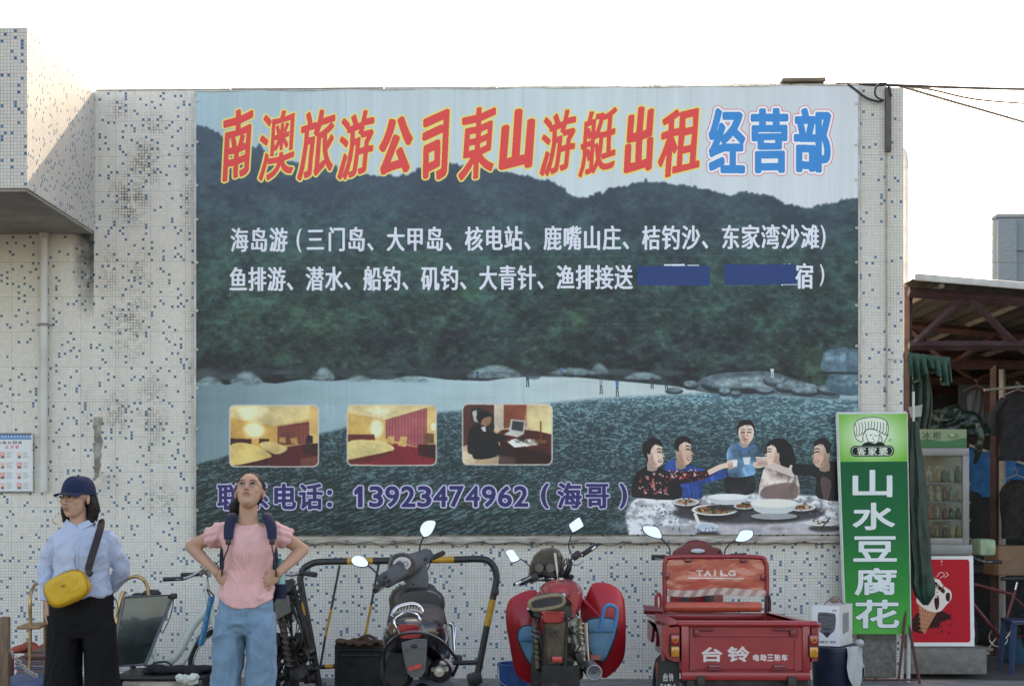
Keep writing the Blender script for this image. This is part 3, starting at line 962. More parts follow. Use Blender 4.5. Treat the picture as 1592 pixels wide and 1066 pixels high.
    for (x, y, w_, h_) in ((384, 588, 26, 14), (505, 582, 18, 15), (772, 578, 42, 14), (325, 592, 22, 9), (895, 577, 40, 7), (935, 573, 14, 11), (560, 588, 20, 6), (1002, 584, 30, 8), (640, 589, 30, 6)):
        p.poly([(x - w_, y + h_ * .5), (x - w_ * .6, y - h_ * .3), (x - w_ * .1, y - h_ * .8), (x + w_ * .5, y - h_ * .45), (x + w_, y + h_ * .5), (x, y + h_ * .7)], (112, 132, 136), 0.9, smooth=5, soft=3, tex=N2)
        p.poly([(x - w_ * .5, y - h_ * .1), (x - w_ * .1, y - h_ * .6), (x + w_ * .4, y - h_ * .3), (x + w_ * .3, y)], (138, 160, 164), 0.7, smooth=5, soft=4)
    # rocks right
    def rock(pts, c, hi=None):
        p.poly(pts, c, 1, smooth=5, soft=1, tex=N1 * 0.8 + N2 * 0.5)
        if hi:
            cx = sum(q[0] for q in pts) / len(pts); cy = sum(q[1] for q in pts) / len(pts)
            p.poly([(cx + (q[0] - cx) * .72, cy - 4 + (q[1] - cy) * .45) for q in pts], hi, 0.75, smooth=5, soft=4, tex=N2)
    rock([(1080, 604), (1090, 590), (1120, 580), (1170, 577), (1200, 578), (1240, 590), (1270, 600), (1300, 606), (1300, 620), (1240, 616), (1190, 612), (1130, 612), (1098, 609)], (92, 112, 120), (150, 170, 174))
    p.poly([(1092, 596), (1120, 604), (1172, 604), (1180, 612), (1120, 611), (1098, 606)], (38, 48, 54), 0.9, smooth=4, soft=2)
    for (x, y, w_, h_) in ((1128, 608, 10, 6), (1145, 611, 9, 5), (1205, 590, 18, 10), (1225, 600, 20, 9), (1254, 606, 26, 8), (1190, 606, 14, 6), (1075, 597, 12, 7), (1050, 606, 14, 5), (1290, 604, 20, 9)):
        p.ell(x, y + 2, w_, h_, (46, 58, 64), 0.9, soft=1); p.ell(x, y - 1, w_ * .9, h_ * .7, (118, 138, 146), 0.9, soft=2, tex=N2)
    rock([(1280, 576), (1278, 560), (1284, 545), (1300, 541), (1318, 543), (1322, 578)], (78, 104, 116), (106, 136, 148))
    rock([(1318, 578), (1316, 548), (1326, 541), (1336, 545), (1336, 578)], (70, 92, 104), (96, 122, 134))
    rock([(1284, 600), (1288, 584), (1305, 580), (1336, 580), (1336, 612), (1300, 612)], (70, 96, 108), (104, 134, 146))
    p.line([(1279, 579), (1334, 580)], 3, (34, 44, 50), 0.9, soft=1)
    # tiny people on the beach
    for (x, y, h_, c1, c2) in ((823, 579, 22, (60, 84, 110), (40, 44, 52)), (937, 586, 26, (150, 160, 166), (60, 66, 60)), (962, 588, 28, (84, 116, 168), (44, 48, 60)), (1016, 586, 18, (56, 62, 70), (44, 50, 60)), (1038, 590, 14, (44, 50, 64), (50, 60, 60)),
                              (1201, 569, 18, (190, 200, 206), (180, 190, 196)), (490, 574, 12, (60, 80, 100), (60, 76, 84)), (745, 577, 14, (56, 110, 150), (50, 60, 70)), (876, 568, 12, (90, 130, 190), (80, 100, 130))):
        p.ell(x, y + 2, 1.8, 2.2, (70, 60, 56)); p.poly([(x - 3, y + 4), (x + 3, y + 4), (x + 2, y + h_ * .5), (x - 2, y + h_ * .5)], c1)
        p.line([(x - 1, y + h_ * .5), (x - 1.5, y + h_)], 1.6, c2); p.line([(x + 1, y + h_ * .5), (x + 2, y + h_)], 1.6, c2)
    # long scratch-like print lines and a vertical weld seam
    for i in range(60):
        y = rg.uniform(330, 820); x = rg.uniform(300, 900); L = rg.uniform(200, 900)
        p.line([(x, y), (min(1333, x + L), y - L * 0.006)], 0.6, rg.choice([(120, 150, 156), (30, 40, 46)]), 0.16)
    for x in (817, 540, 1075): p.line([(x, 135), (x + 1, 832)], 2, (110, 122, 132), 0.13, soft=1)

    # three framed room photos
    def room(x0, y0, x1, y1, draw):
        p.rrect(x0 - 2, y0 - 2, x1 + 2, y1 + 2, 9, (196, 190, 180))
        save = p.a.copy()
        draw(x0, y0, x1, y1)
        mk = p.mask([(x0 + 7, y0), (x1 - 7, y0), (x1 - 2, y0 + 2), (x1, y0 + 7), (x1, y1 - 7), (x1 - 2, y1 - 2), (x1 - 7, y1), (x0 + 7, y1), (x0 + 2, y1 - 2), (x0, y1 - 7), (x0, y0 + 7), (x0 + 2, y0 + 2)])
        my0, my1, mx0, mx1, m = mk
        full = np.zeros((H_, W_), bool); full[my0:my1, mx0:mx1] = m
        p.a[~full] = save[~full]
    def q(x0, y0, x1, y1):
        return lambda u, v: (x0 + (x1 - x0) * u, y0 + (y1 - y0) * v)
    def room1(x0, y0, x1, y1):
        f = q(x0, y0, x1, y1); Pz = lambda pts, c, **k: p.poly([f(*a) for a in pts], c, **k)
        Pz([(0, 0), (1, 0), (1, 1), (0, 1)], (190, 158, 104))
        Pz([(0, 0), (.92, 0), (.9, .22), (.55, .32), (0, .5)], (206, 186, 138)); Pz([(.05, .02), (.45, .02), (.35, .2), (.15, .24)], (232, 220, 184), alpha=.9, soft=6)
        Pz([(0, .2), (.54, .34), (.54, .7), (0, .7)], (202, 160, 92)); p.ell(*f(.27, .4), 16, 12, (240, 228, 190), .95, soft=6)
        Pz([(.54, .34), (.9, .26), (.9, .62), (.54, .66)], (118, 60, 54))
        for i in range(11): Pz([(.56 + i * .031, .33), (.575 + i * .031, .32), (.575 + i * .031, .64), (.56 + i * .031, .65)], (150, 88, 76), alpha=.7)
        Pz([(.9, 0), (1, 0), (1, .66), (.9, .6)], (206, 172, 112)); Pz([(0, .54), (.24, .55), (.24, .68), (0, .7)], (74, 36, 34)); Pz([(.33, .54), (.44, .55), (.44, .62), (.33, .64)], (74, 36, 34))
        Pz([(.4, .75), (.9, .62), (1, .7), (1, 1), (.3, 1)], (94, 36, 44)); Pz([(0, .8), (.45, .82), (.42, 1), (0, 1)], (70, 34, 34))
        Pz([(0, .66), (.15, .61), (.32, .68), (.47, .82), (.4, .88), (.1, .98), (0, .95)], (214, 188, 124), smooth=4); Pz([(.33, .64), (.45, .59), (.64, .68), (.62, .76), (.5, .8)], (208, 184, 128), smooth=4)
        Pz([(.56, .6), (.56, .52), (.63, .52), (.63, .62)], (188, 152, 96)); Pz([(.7, .62), (.68, .54), (.76, .52), (.77, .64)], (188, 152, 96)); Pz([(.86, .62), (.88, .48), (.94, .5), (.94, .62)], (40, 36, 40))
        Pz([(.82, .64), (1, .62), (1, .84), (.84, .8)], (66, 34, 34)); Pz([(.8, .88), (1, .84), (1, 1), (.8, 1)], (140, 92, 70), alpha=.6, soft=2)
    def room2(x0, y0, x1, y1):
        f = q(x0, y0, x1, y1); Pz = lambda pts, c, **k: p.poly([f(*a) for a in pts], c, **k)
        Pz([(0, 0), (1, 0), (1, 1), (0, 1)], (196, 166, 112))
        Pz([(0, 0), (1, 0), (.42, .24), (0, .12)], (214, 196, 150)); Pz([(.2, .04), (.5, .05), (.42, .2), (.3, .16)], (238, 230, 200), soft=6)
        Pz([(0, .12), (.43, .25), (.43, .6), (0, .62)], (204, 170, 106)); p.ell(*f(.33, .38), 10, 14, (242, 232, 196), .95, soft=5)
        Pz([(.43, .24), (.9, .04), (.9, .74), (.43, .56)], (150, 78, 84))
        for i in range(13): Pz([(.445 + i * .036, .24 - i * .015), (.46 + i * .036, .23 - i * .015), (.46 + i * .036, .57 + i * .013), (.445 + i * .036, .56 + i * .013)], (186, 116, 112), alpha=.7)
        Pz([(.9, .03), (1, 0), (1, .7), (.9, .64)], (208, 180, 124)); Pz([(0, .49), (.3, .49), (.31, .6), (0, .62)], (112, 50, 46))
        Pz([(.1, 1), (.45, .62), (1, .76), (1, 1)], (138, 40, 54)); Pz([(0, .62), (.25, .58), (.43, .62), (.53, .74), (.35, .84), (.02, .98), (0, .97)], (212, 194, 138), smooth=4)
        Pz([(.0, .92), (.4, .8), (.5, .76), (.5, .82), (.2, .98), (0, 1)], (110, 46, 44)); Pz([(.44, .62), (.46, .52), (.53, .52), (.52, .66)], (196, 164, 104)); Pz([(.57, .68), (.6, .52), (.68, .53), (.66, .7)], (196, 164, 104))
        Pz([(.8, .66), (1, .66), (1, .9), (.8, .84)], (70, 30, 34)); Pz([(.86, .64), (.88, .46), (.98, .48), (.98, .64)], (120, 84, 62)); Pz([(.95, .3), (1, .3), (1, .42), (.95, .42)], (232, 218, 180), soft=1)
    def room3(x0, y0, x1, y1):
        f = q(x0, y0, x1, y1); Pz = lambda pts, c, **k: p.poly([f(*a) for a in pts], c, **k)
        Pz([(0, 0), (1, 0), (1, 1), (0, 1)], (196, 170, 142)); Pz([(0, 0), (.35, 0), (.35, .5), (0, .7)], (92, 52, 44)); Pz([(.35, 0), (.46, 0), (.46, .42), (.35, .42)], (204, 190, 172)); Pz([(.46, 0), (.72, 0), (.72, .36), (.46, .4)], (142, 78, 58))
        p.ell(*f(.9, .25), 26, 24, (232, 212, 160), .9, soft=8); Pz([(.45, .42), (1, .5), (1, .84), (.7, .86), (.42, .66)], (84, 40, 34), smooth=3); Pz([(.42, .6), (1, .84), (1, 1), (.4, 1)], (54, 26, 26))
        Pz([(.08, .1), (.16, .04), (.25, .1), (.33, .2), (.34, .44), (.15, .44), (.1, .25)], (48, 44, 46), smooth=4); Pz([(.1, .12), (.15, .08), (.17, .3), (.12, .28)], (170, 164, 160))
        Pz([(.15, .22), (.18, .13), (.27, .11), (.33, .18), (.32, .24), (.2, .3)], (28, 24, 26), smooth=4); Pz([(.22, .24), (.31, .2), (.32, .28), (.28, .35), (.2, .36)], (150, 112, 90), smooth=4)
        Pz([(.06, .45), (.12, .36), (.22, .34), (.3, .44), (.42, .5), (.5, .56), (.48, .6), (.4, .62), (.42, .84), (.2, .92), (.06, .84)], (32, 30, 34), smooth=4); Pz([(.2, .38), (.25, .36), (.26, .46), (.22, .44)], (196, 190, 186))
        Pz([(.54, .24), (.71, .27), (.69, .48), (.52, .44)], (188, 188, 186)); Pz([(.56, .27), (.69, .29), (.675, .45), (.545, .42)], (62, 68, 72)); Pz([(.46, .5), (.53, .44), (.7, .48), (.62, .55)], (196, 192, 186))
        Pz([(.5, .62), (.58, .57), (.8, .58), (.86, .68), (.58, .72)], (198, 192, 184), tex=N2 * 3); p.line([f(.88, .28), f(.88, .62)], 2, (110, 76, 44)); Pz([(.8, .24), (.83, .08), (.95, .08), (.98, .24)], (228, 210, 166), soft=1); p.ell(*f(.88, .62), 9, 3, (120, 84, 60))
        Pz([(0, .78), (.1, .84), (.14, 1), (0, 1)], (206, 186, 158)); Pz([(.36, .84), (.6, .9), (.6, 1), (.34, 1)], (150, 136, 126), alpha=.4, soft=3)
    room(359, 631, 496, 724, room1); room(543, 630, 680, 722, room2); room(723, 629, 860, 721, room3)

    # dining party
    rgl0 = random.Random(41)
    p.ell(1160, 760, 170, 60, (34, 50, 54), .35, soft=20)
    for q_ in range(14): p.ell(985 + rgl0.uniform(-20, 30), 770 + q_ * 4.5, rgl0.uniform(8, 26), rgl0.uniform(3, 9), (150, 160, 166), .35, soft=6)
    tb = [(980, 830), (975, 800), (990, 776), (1020, 768), (1060, 776), (1100, 770), (1180, 766), (1260, 770), (1340, 776), (1340, 840), (980, 840)]
    p.poly(tb, (198, 202, 206), 0.95, smooth=5, soft=3, tex=N2 * 1.2 + N1 * .6)
    p.poly([(1000, 822), (1100, 812), (1340, 812), (1340, 838), (1000, 838)], (168, 164, 168), 0.8, soft=4)
    rgl = random.Random(2)
    def blobs(n, x0, y0, x1, y1, cols, r0=1.2, r1=3.5, al=.9):
        for _ in range(n): p.ell(rgl.uniform(x0, x1), rgl.uniform(y0, y1), rgl.uniform(r0, r1), rgl.uniform(r0 * .7, r1 * .7), rgl.choice(cols), al, rot=rgl.uniform(0, 3))
    skin = (196, 168, 152); skin2 = (214, 190, 176); dk = (30, 26, 30)
    rj = random.Random(77)
    def face(cx, cy, s, d, style, sm=1, tone=(202, 172, 154)):
        T_ = lambda pts: [(cx + x * s * d, cy + y * s) for x, y in pts]
        jt = lambda pts, k: [(x + rj.uniform(-k, k), y + rj.uniform(-k, k)) for x, y in pts]
        dk2 = (26, 22, 26)
        if style == 'long': p.poly(T_(jt([(-14, -8), (-10, -19), (0, -22), (9, -17), (8, -8), (-2, -4), (-3, 10), (-6, 22), (-16, 24), (-18, 8)], .8)), dk2, smooth=3)
        elif style == 'up': p.poly(T_(jt([(-17, -6), (-15, -16), (-6, -22), (4, -21), (10, -14), (4, -8), (-4, 2), (-8, 8), (-15, 4)], .8)), dk2, smooth=3)
        p.poly(T_([(-8, 6), (4, 10), (3, 22), (-10, 22)]), tuple(int(c * .78) for c in tone), smooth=2)
        f_ = [(-8, -14), (2, -17), (9, -12), (10.5, -6), (10, -3), (14, 3), (11, 4.5), (12, 8), (10.5, 13), (5, 17.5), (-2, 16), (-8, 9), (-10, -2)] if d2 else [(-11, -12), (0, -17), (11, -12), (12, 0), (10, 9), (4, 16.5), (-4, 16.5), (-10, 9), (-12, 0)]
        p.poly(T_(f_), tone, smooth=3, tex=N2 * .25)
        p.poly(T_([(-8, -4), (-3, 0), (-1, 9), (3, 16), (-3, 15.5), (-8, 8)]), (140, 100, 84), .55, smooth=3, soft=3)
        p.ell(cx + 4 * d * s, cy - 10 * s, 5 * s, 3.4 * s, (236, 216, 202), .5, soft=3); p.ell(cx + 5 * d * s, cy + 4 * s, 3.4 * s, 2.6 * s, (216, 160, 146), .5, soft=3)
        if d2:
            p.line(T_([(3.2, -7), (6, -8.2), (9.5, -6.6)]), 1.5 * s, (40, 30, 30), .9); p.line(T_([(4, -3.2), (6.5, -3.9), (9, -2.8)]), 1.7 * s, (30, 22, 24)); p.line(T_([(9.8, -3), (12.2, 3.5), (9.8, 4.2)]), .9 * s, (128, 84, 70), .8)
            p.poly(T_([(4, 8), (11, 7.2), (9, 11), (6, 11.2)]), (150, 66, 66), smooth=2)
            if sm: p.poly(T_([(5, 8.4), (10.4, 7.9), (8.8, 9.8), (6.2, 9.9)]), (236, 228, 222))
        else:
            for q_ in (-5, 5): p.line(T_([(q_ - 3.4, -5.2), (q_, -6.4), (q_ + 3.4, -5.2)]), 1.3 * s, (46, 34, 34), .85); p.line(T_([(q_ - 2.8, -1), (q_, -1.8), (q_ + 2.8, -1)]), 1.8 * s, (28, 22, 24))
            p.line(T_([(1.6, -1), (2.4, 4.4), (-1.6, 5)]), 1.0 * s, (150, 104, 88), .8); p.line(T_([(-3, 9.4), (0, 10.2), (3, 9.4)]), 1.8 * s, (172, 84, 84))
        p.ell(cx - 6.6 * d * s, cy + 1 * s, 2.3 * s, 4 * s, tuple(int(c * .86) for c in tone)) if d2 else None
        cap_ = [(-9, -1), (-12, -8), (-10, -17), (-2, -22), (7, -20), (11, -13), (9, -11), (3, -13.5), (-2, -12), (-5, -7), (-6, -2)] if d2 else [(-13, 0), (-14, -10), (-8, -19), (0, -22), (9, -19), (14, -10), (12.5, 0), (11, -8), (6, -12), (-4, -12), (-10.5, -8)]
        p.poly(T_(jt(cap_, .7)), dk2, smooth=3)
        for _ in range(14): x_ = rj.uniform(-10, 8); p.line(T_([(x_, rj.uniform(-20, -12)), (x_ - rj.uniform(1, 4), rj.uniform(-13, -8))]), .5, (70, 62, 64), .5)
    def cloth_(pts, col, n=9):
        p.poly(pts, col, smooth=4, tex=N1 * 1.6)
        xs2 = [q[0] for q in pts]; ys2 = [q[1] for q in pts]
        mk2 = p.mask(pts, 4)
        keep = p.a.copy() if n else None
        for _ in range(n):
            x_, y_ = rj.uniform(min(xs2), max(xs2)), rj.uniform(min(ys2), max(ys2)); L_ = rj.uniform(8, 24); g_ = rj.random() < .5
            p.line([(x_, y_), (x_ + rj.uniform(-8, 8), y_ + L_)], rj.uniform(1.5, 4), tuple(min(255, int(c * (1.6 if g_ else .45))) for c in col), .5, soft=2)
        y0, y1, x0, x1, m = mk2; full = np.zeros((H_, W_), bool); full[y0:y1, x0:x1] = m; p.a[~full] = keep[~full]
    def arm(pts, wd, c): p.line(pts, wd, c, smooth=4)
    skin2 = (216, 192, 178)
    d2 = False
    cloth_([(1131, 766), (1130, 735), (1150, 728), (1172, 736), (1172, 766)], (38, 40, 46), 6)
    cloth_([(1131, 712), (1134, 696), (1148, 687), (1166, 687), (1180, 695), (1186, 714), (1176, 722), (1172, 738), (1134, 740), (1136, 718)], (104, 146, 176))
    face(1161, 673, .98, 1, 'short', 0, skin2); p.poly([(1148, 690), (1160, 697), (1174, 689), (1172, 694), (1160, 703), (1148, 696)], (66, 114, 156), smooth=3)
    d2 = True
    cloth_([(1034, 732), (1042, 716), (1060, 714), (1076, 722), (1100, 730), (1130, 730), (1130, 742), (1096, 752), (1092, 774), (1052, 774), (1040, 752)], (34, 78, 142), 14)
    face(1064, 702, 1.15, 1, 'short', 1)
    cloth_([(984, 768), (989, 740), (1000, 728), (1016, 722), (1034, 730), (1052, 740), (1060, 774), (1000, 774)], (30, 27, 34), 8)
    face(1020, 706, 1.12, 1, 'up', 1, skin2)
    cloth_([(1040, 742), (1050, 734), (1090, 732), (1106, 729), (1109, 739), (1080, 748), (1054, 752)], (40, 32, 40), 3)
    blobs(60, 996, 736, 1040, 770, [(176, 90, 94), (206, 176, 170), (110, 54, 62), (190, 128, 118), (60, 50, 60)], .8, 3.0); blobs(60, 1042, 730, 1104, 746, [(186, 58, 60), (212, 186, 176), (140, 38, 46), (90, 40, 50)], .8, 2.8)
    arm([(1104, 734), (1120, 726), (1134, 722)], 8, skin2); p.ell(1138, 722, 8, 6.4, skin2, rot=-.3)
    for k_ in range(4): arm([(1132 + k_, 717 + k_ * 3), (1146 - k_, 715 + k_ * 3.2)], 2.6, (222 - k_ * 12, 200 - k_ * 14, 186 - k_ * 14)); arm([(1133, 718.6 + k_ * 3), (1145, 716.8 + k_ * 3.2)], .6, (140, 100, 88))
    p.poly([(1140, 716), (1148, 715), (1147, 725), (1141, 725)], (228, 228, 230), .9); p.poly([(1156, 711), (1168, 710), (1166, 722), (1158, 722)], (214, 214, 214), .9)
    p.poly([(1192, 708), (1194, 690), (1208, 681), (1224, 685), (1234, 700), (1238, 730), (1222, 736), (1206, 726)], (24, 20, 24), smooth=4)
    cloth_([(1184, 774), (1186, 736), (1194, 724), (1216, 720), (1236, 728), (1240, 774)], (186, 172, 166), 12); p.poly([(1186, 774), (1190, 756), (1236, 750), (1238, 774)], (112, 92, 90), .85, smooth=3, soft=2)
    face(1203, 705, .98, -1, 'short', 0, skin2); p.poly([(1212, 690), (1222, 692), (1230, 716), (1224, 730), (1214, 722), (1212, 706)], (24, 20, 24), smooth=3)
    arm([(1234, 736), (1212, 728), (1188, 719)], 11, (198, 184, 178)); arm([(1230, 741), (1206, 732)], 2, (140, 124, 120)); p.ell(1192, 716, 10, 6, skin2, rot=.2); p.ell(1180, 722, 9, 5.4, tuple(int(c * .95) for c in skin2))
    for k_ in range(4): arm([(1194, 712 + k_ * 3), (1176 + k_, 711 + k_ * 3.4)], 2.6, (222 - k_ * 12, 200 - k_ * 14, 188 - k_ * 14)); arm([(1192, 713.6 + k_ * 3), (1178, 712.8 + k_ * 3.2)], .6, (140, 100, 88))
    cloth_([(1234, 722), (1260, 722), (1280, 716), (1302, 718), (1340, 722), (1340, 774), (1272, 774), (1268, 742), (1236, 738)], (26, 25, 30), 8)
    face(1278, 706, 1.15, -1, 'short', 1); p.poly([(1276, 742), (1280, 774), (1288, 774), (1292, 748)], (128, 98, 96), alpha=.7, smooth=3)
    for _ in range(40):
        p.ell(rj.uniform(1000, 1330), rj.uniform(776, 826), rj.uniform(4, 20), rj.uniform(1.5, 5), rj.choice([(120, 124, 132), (206, 208, 210), (90, 92, 98), (190, 186, 184)]), rj.uniform(.15, .45), soft=3)
    p.ell(1165, 797, 118, 17, (54, 52, 58), .85, soft=4)
    # dishes
    def dish(cx, cy, rx_, ry_, food, fc=None, bowl=0):
        p.ell(cx + 2, cy + ry_ * .8 + bowl, rx_ * 1.05, ry_ * 1.1, (44, 40, 44), .8, soft=3)
        if bowl: p.poly([(cx - rx_, cy), (cx + rx_, cy), (cx + rx_ * .8, cy + bowl * .7), (cx + rx_ * .5, cy + bowl), (cx - rx_ * .5, cy + bowl), (cx - rx_ * .8, cy + bowl * .7)], (186, 192, 194), smooth=0)
        p.ell(cx, cy, rx_, ry_, (208, 210, 210)); p.ell(cx, cy, rx_ * .86, ry_ * .78, fc or (170, 160, 150))
        for _ in range(food):
            a = rgl.uniform(0, 6.28); r_ = rgl.uniform(0, .75); p.ell(cx + rx_ * r_ * math.cos(a), cy - 1 + ry_ * r_ * math.sin(a), rgl.uniform(1.2, 3), rgl.uniform(1, 2), rgl.choice([(150, 84, 60), (84, 96, 52), (190, 150, 110), (110, 50, 42), (60, 58, 40)]))
    dish(1068, 780, 20, 6, 16); dish(1113, 792, 36, 9, 60, (150, 132, 108)); dish(1133, 772, 32, 5, 0, (222, 222, 220), 12); dish(1158, 786, 16, 5, 26, (150, 110, 96)); dish(1246, 788, 22, 6, 26)
    dish(1204, 782, 37, 7, 0, (214, 212, 204), 16); p.ell(1204, 802, 36, 5, (176, 180, 182), .8); p.line([(1082, 798), (1090, 818)], 5, (210, 210, 208)); dish(1100, 818, 18, 6, 0, (176, 190, 200), 8)
    blobs(24, 1084, 820, 1116, 828, [(70, 100, 150)], .8, 1.8, .7); dish(1280, 812, 24, 5, 8, (190, 190, 188), 5); p.line([(1276, 822), (1290, 804)], 2, (50, 40, 44)); blobs(60, 985, 780, 1060, 826, [(168, 170, 172), (110, 116, 120), (70, 66, 72)], 1, 4, .5); blobs(40, 1240, 768, 1336, 800, [(190, 186, 184), (120, 110, 108)], 1, 4, .5)

    def softn(x0, y0, x1, y1, k):
        (a0, b0), (a1, b1) = b_tr(x0, y0), b_tr(x1, y1); sl = (slice(int(b0), int(b1)), slice(int(a0), int(a1))); p.a[sl] = blur(p.a[sl], k) + 0.05 * (vnoise(int(b1) - int(b0), int(a1) - int(a0), 5, 6, 3, 5) - .5)[..., None]
    softn(355, 627, 862, 727, 1)
    (a0, b0), (a1, b1) = b_tr(357, 629), b_tr(862, 724); rs_ = (slice(int(b0), int(b1)), slice(int(a0), int(a1)))
    for (x0, x1) in ((359, 496), (543, 680), (723, 860)):
        q0_, q1_ = b_tr(x0, 631), b_tr(x1, 723); sl = (slice(int(q0_[1]), int(q1_[1])), slice(int(q0_[0]), int(q1_[0]))); hh_, ww_ = int(q1_[1]) - int(q0_[1]), int(q1_[0]) - int(q0_[0])
        p.a[sl] *= (1 + .16 * (vnoise(hh_, ww_, 14, 16, 4, x0, .7) - .5) + .25 * (vnoise(hh_, ww_, 50, 60, 2, x0 + 1) - .5))[..., None]
    # heading characters
    red = (218, 78, 76); yel = (226, 206, 120)
    hx = [('南', 348, 172, 393, 281), ('澳', 404, 173, 459, 281), ('旅', 465, 172, 522, 280), ('游', 528, 173, 583, 279), ('公', 595, 184, 641, 269), ('司', 662, 172, 699, 277), ('東', 717, 168, 772, 279), ('山', 782, 173, 831, 261),
          ('游', 843, 172, 897, 273), ('艇', 903, 168, 961, 275), ('出', 975, 168, 1016, 267), ('租', 1027, 170, 1087, 274)]
    hv = {'南': 4.2, '澳': 2.4, '旅': 3.4, '游': 3, '公': 7, '司': 6, '東': 4, '山': 8, '艇': 2.6, '出': 6, '租': 4}
    for it in hx: p.text([it], [(hv[it[0]] + 5, yel)], shear=0.12, rise=0.16, wob=0.012)
    for it in hx: p.text([it], [(hv[it[0]], red)], shear=0.12, rise=0.16, wob=0.012)
    bx = [('经', 1106, 171, 1157, 267), ('营', 1171, 171, 1223, 267), ('部', 1237, 171, 1289, 266)]
    p.text(bx, [(14.5, (208, 84, 100)), (12.5, (232, 232, 234)), (5.6, (0, 134, 194))])
    wt = (206, 210, 220)
    p.row('海岛游', 373, 30.6, 373, 29, 40, [(1.5, wt)], dy=-0.0057); p.text([('(', 463, 356, 470, 392)], [(1.0, wt)])
    for i, ch in enumerate('三门岛、大甲岛、核电站、鹿嘴山庄、桔钓沙、东家湾沙滩'):
        x = 373 + 30.56 * (i + 4); p.row(ch, x - (3 if i == 0 else 0), 30, 373 - 0.0057 * (x - 373), 29, 40, [(1.5, wt)])
    p.text([(')', 1276, 350, 1283, 387)], [(1.0, wt)])
    for i, ch in enumerate('鱼排游、潜水、船钓、矶钓、大青针、渔排接送'):
        x = 371 + 30.05 * i; p.row(ch, x, 30, 434 - 0.0057 * (x - 371), 29, 40, [(1.5, wt)])
    p.row('预订', 1048, 26, 426, 30, 36, [(1.2, wt)]); p.row('住', 1225, 30, 427, 30, 36, [(1.2, wt)])
    p.poly([(993, 413), (1105, 413.5), (1105, 444), (994, 443)], (20, 62, 118)); p.poly([(1127, 411), (1239, 411), (1239, 442), (1128, 443)], (20, 62, 118))
    p.row('宿', 1251, 30, 429, 29, 42, [(1.7, wt)]); p.text([(')', 1275, 411, 1281, 444)], [(1.0, wt)])
    pur = (52, 46, 104); pw = (184, 182, 204)
    L = [(6.4, pw), (2.6, pur)]
    its = [(c_, x - 19, 773 - 22 - 0.004 * (x - 360), x + 19, 773 + 20 - 0.004 * (x - 360)) for c_, x in (('联', 357), ('系', 401), ('电', 443), ('话', 485), ('海', 888), ('哥', 931))]
    p.text(its, L, em=1)
    p.text([('.', 512, 762, 517, 768), ('.', 512, 781, 517, 787), ('(', 845, 752, 855, 789), (')', 967, 752, 976, 789)], L)
    xs_ = np.linspace(552, 803, 11)
    dig = '13923474962'
    p.text([(d_, (x + 2 if d_ == '1' else x), 756 - 0.1 * i * .3, x + (13 if d_ == '1' else 20), 787 - 0.1 * i * .3) for i, (d_, x) in enumerate(zip(dig, xs_))], [(6.6, pw), (2.4, pur)])
    # weathering of the whole print
    p.a = np.clip(p.a, 0, 1) ** 1.16 * np.array([1.045, 1.04, 1.03], np.float32)
    w_ = vnoise(H_, W_, 500, 30, 4, 77) - 0.5
    p.a *= (1 + 0.05 * w_)[..., None]
    p.a += (0.02 * (vnoise(H_, W_, 250, 300, 3, 78) - 0.5))[..., None]
    return p
ban = make_banner()
BGAIN = 1.22
im_ban = ban.image('banner_print', BGAIN)
BY = -0.05
tl, tr2, br, bl_ = P(304, 143, BY), P(1334, 133, BY), P(1334, 830, BY), P(304, 832, BY)
bnr = thing('billboard', 'huge printed banner of a wooded bay and beach, headed by large red and blue characters', 'billboard', (0, 0, 0))
wv_ = lambda u, v: 0.006 * math.sin(u * 19 + v * 3) * math.sin(v * PI) + 0.004 * math.sin(u * 47 + 2 * v)
printed_sheet('printed_canvas', (tl, tr2, br, bl_), print_mat('banner_canvas', im_ban, 0.42, spec=0.35), bnr, nx=90, ny=40, th=0.004, wave=wv_)
M_alu = mat('banner_frame_metal', (0.48, 0.47, 0.45), 0.5, 0.3, dirt=0.5, scale=12)
def bar(name, a, c, w_, parent, m=M_alu, th=0.03):
    b = B(); d = (c - a); L = d.length
    mid = (a + c) / 2
    ang = math.atan2(d.z, d.x)
    b.box(mid, (L, th, w_), rot=(0, -ang, 0), bev=0.002)
    return obj(name, b, m, parent)
off = Vector((0, 0.012, 0))
bar('frame_bar', P(303.2, 143, BY) + off, P(303.2, 834, BY) + off, 0.02, bnr)
bar('frame_bar', P(1335.5, 133, BY) + off, P(1335.5, 832, BY) + off, 0.014, bnr)
bar('frame_bar', P(303, 142, BY) + off, P(1335, 132.2, BY) + off, 0.012, bnr)
M_batten = mat('whitewashed_batten', (0.42, 0.39, 0.34), 0.85, var=0.3, scale=8, dirt=0.8, dirtcol=(0.10, 0.07, 0.05), stretch=(1, 6, 6))
bar('frame_bar', P(303, 840, BY) + off, P(1306, 838, BY) + off, 0.055, bnr, m=M_batten, th=0.035)
rg = random.Random(3)
M_eye = mat('eyelet', (0.6, 0.58, 0.54), 0.4, 0.6)
for i in range(11):
    y = 160 + i * 63
    for x in (306.5, 1331.5):
        c_ = P(x, y + rg.uniform(-8, 8), BY - 0.012)
        e = B(); e.torus(c_, 0.008, 0.0035, 'y', 12, 6); obj('eyelet', e, M_eye, bnr)
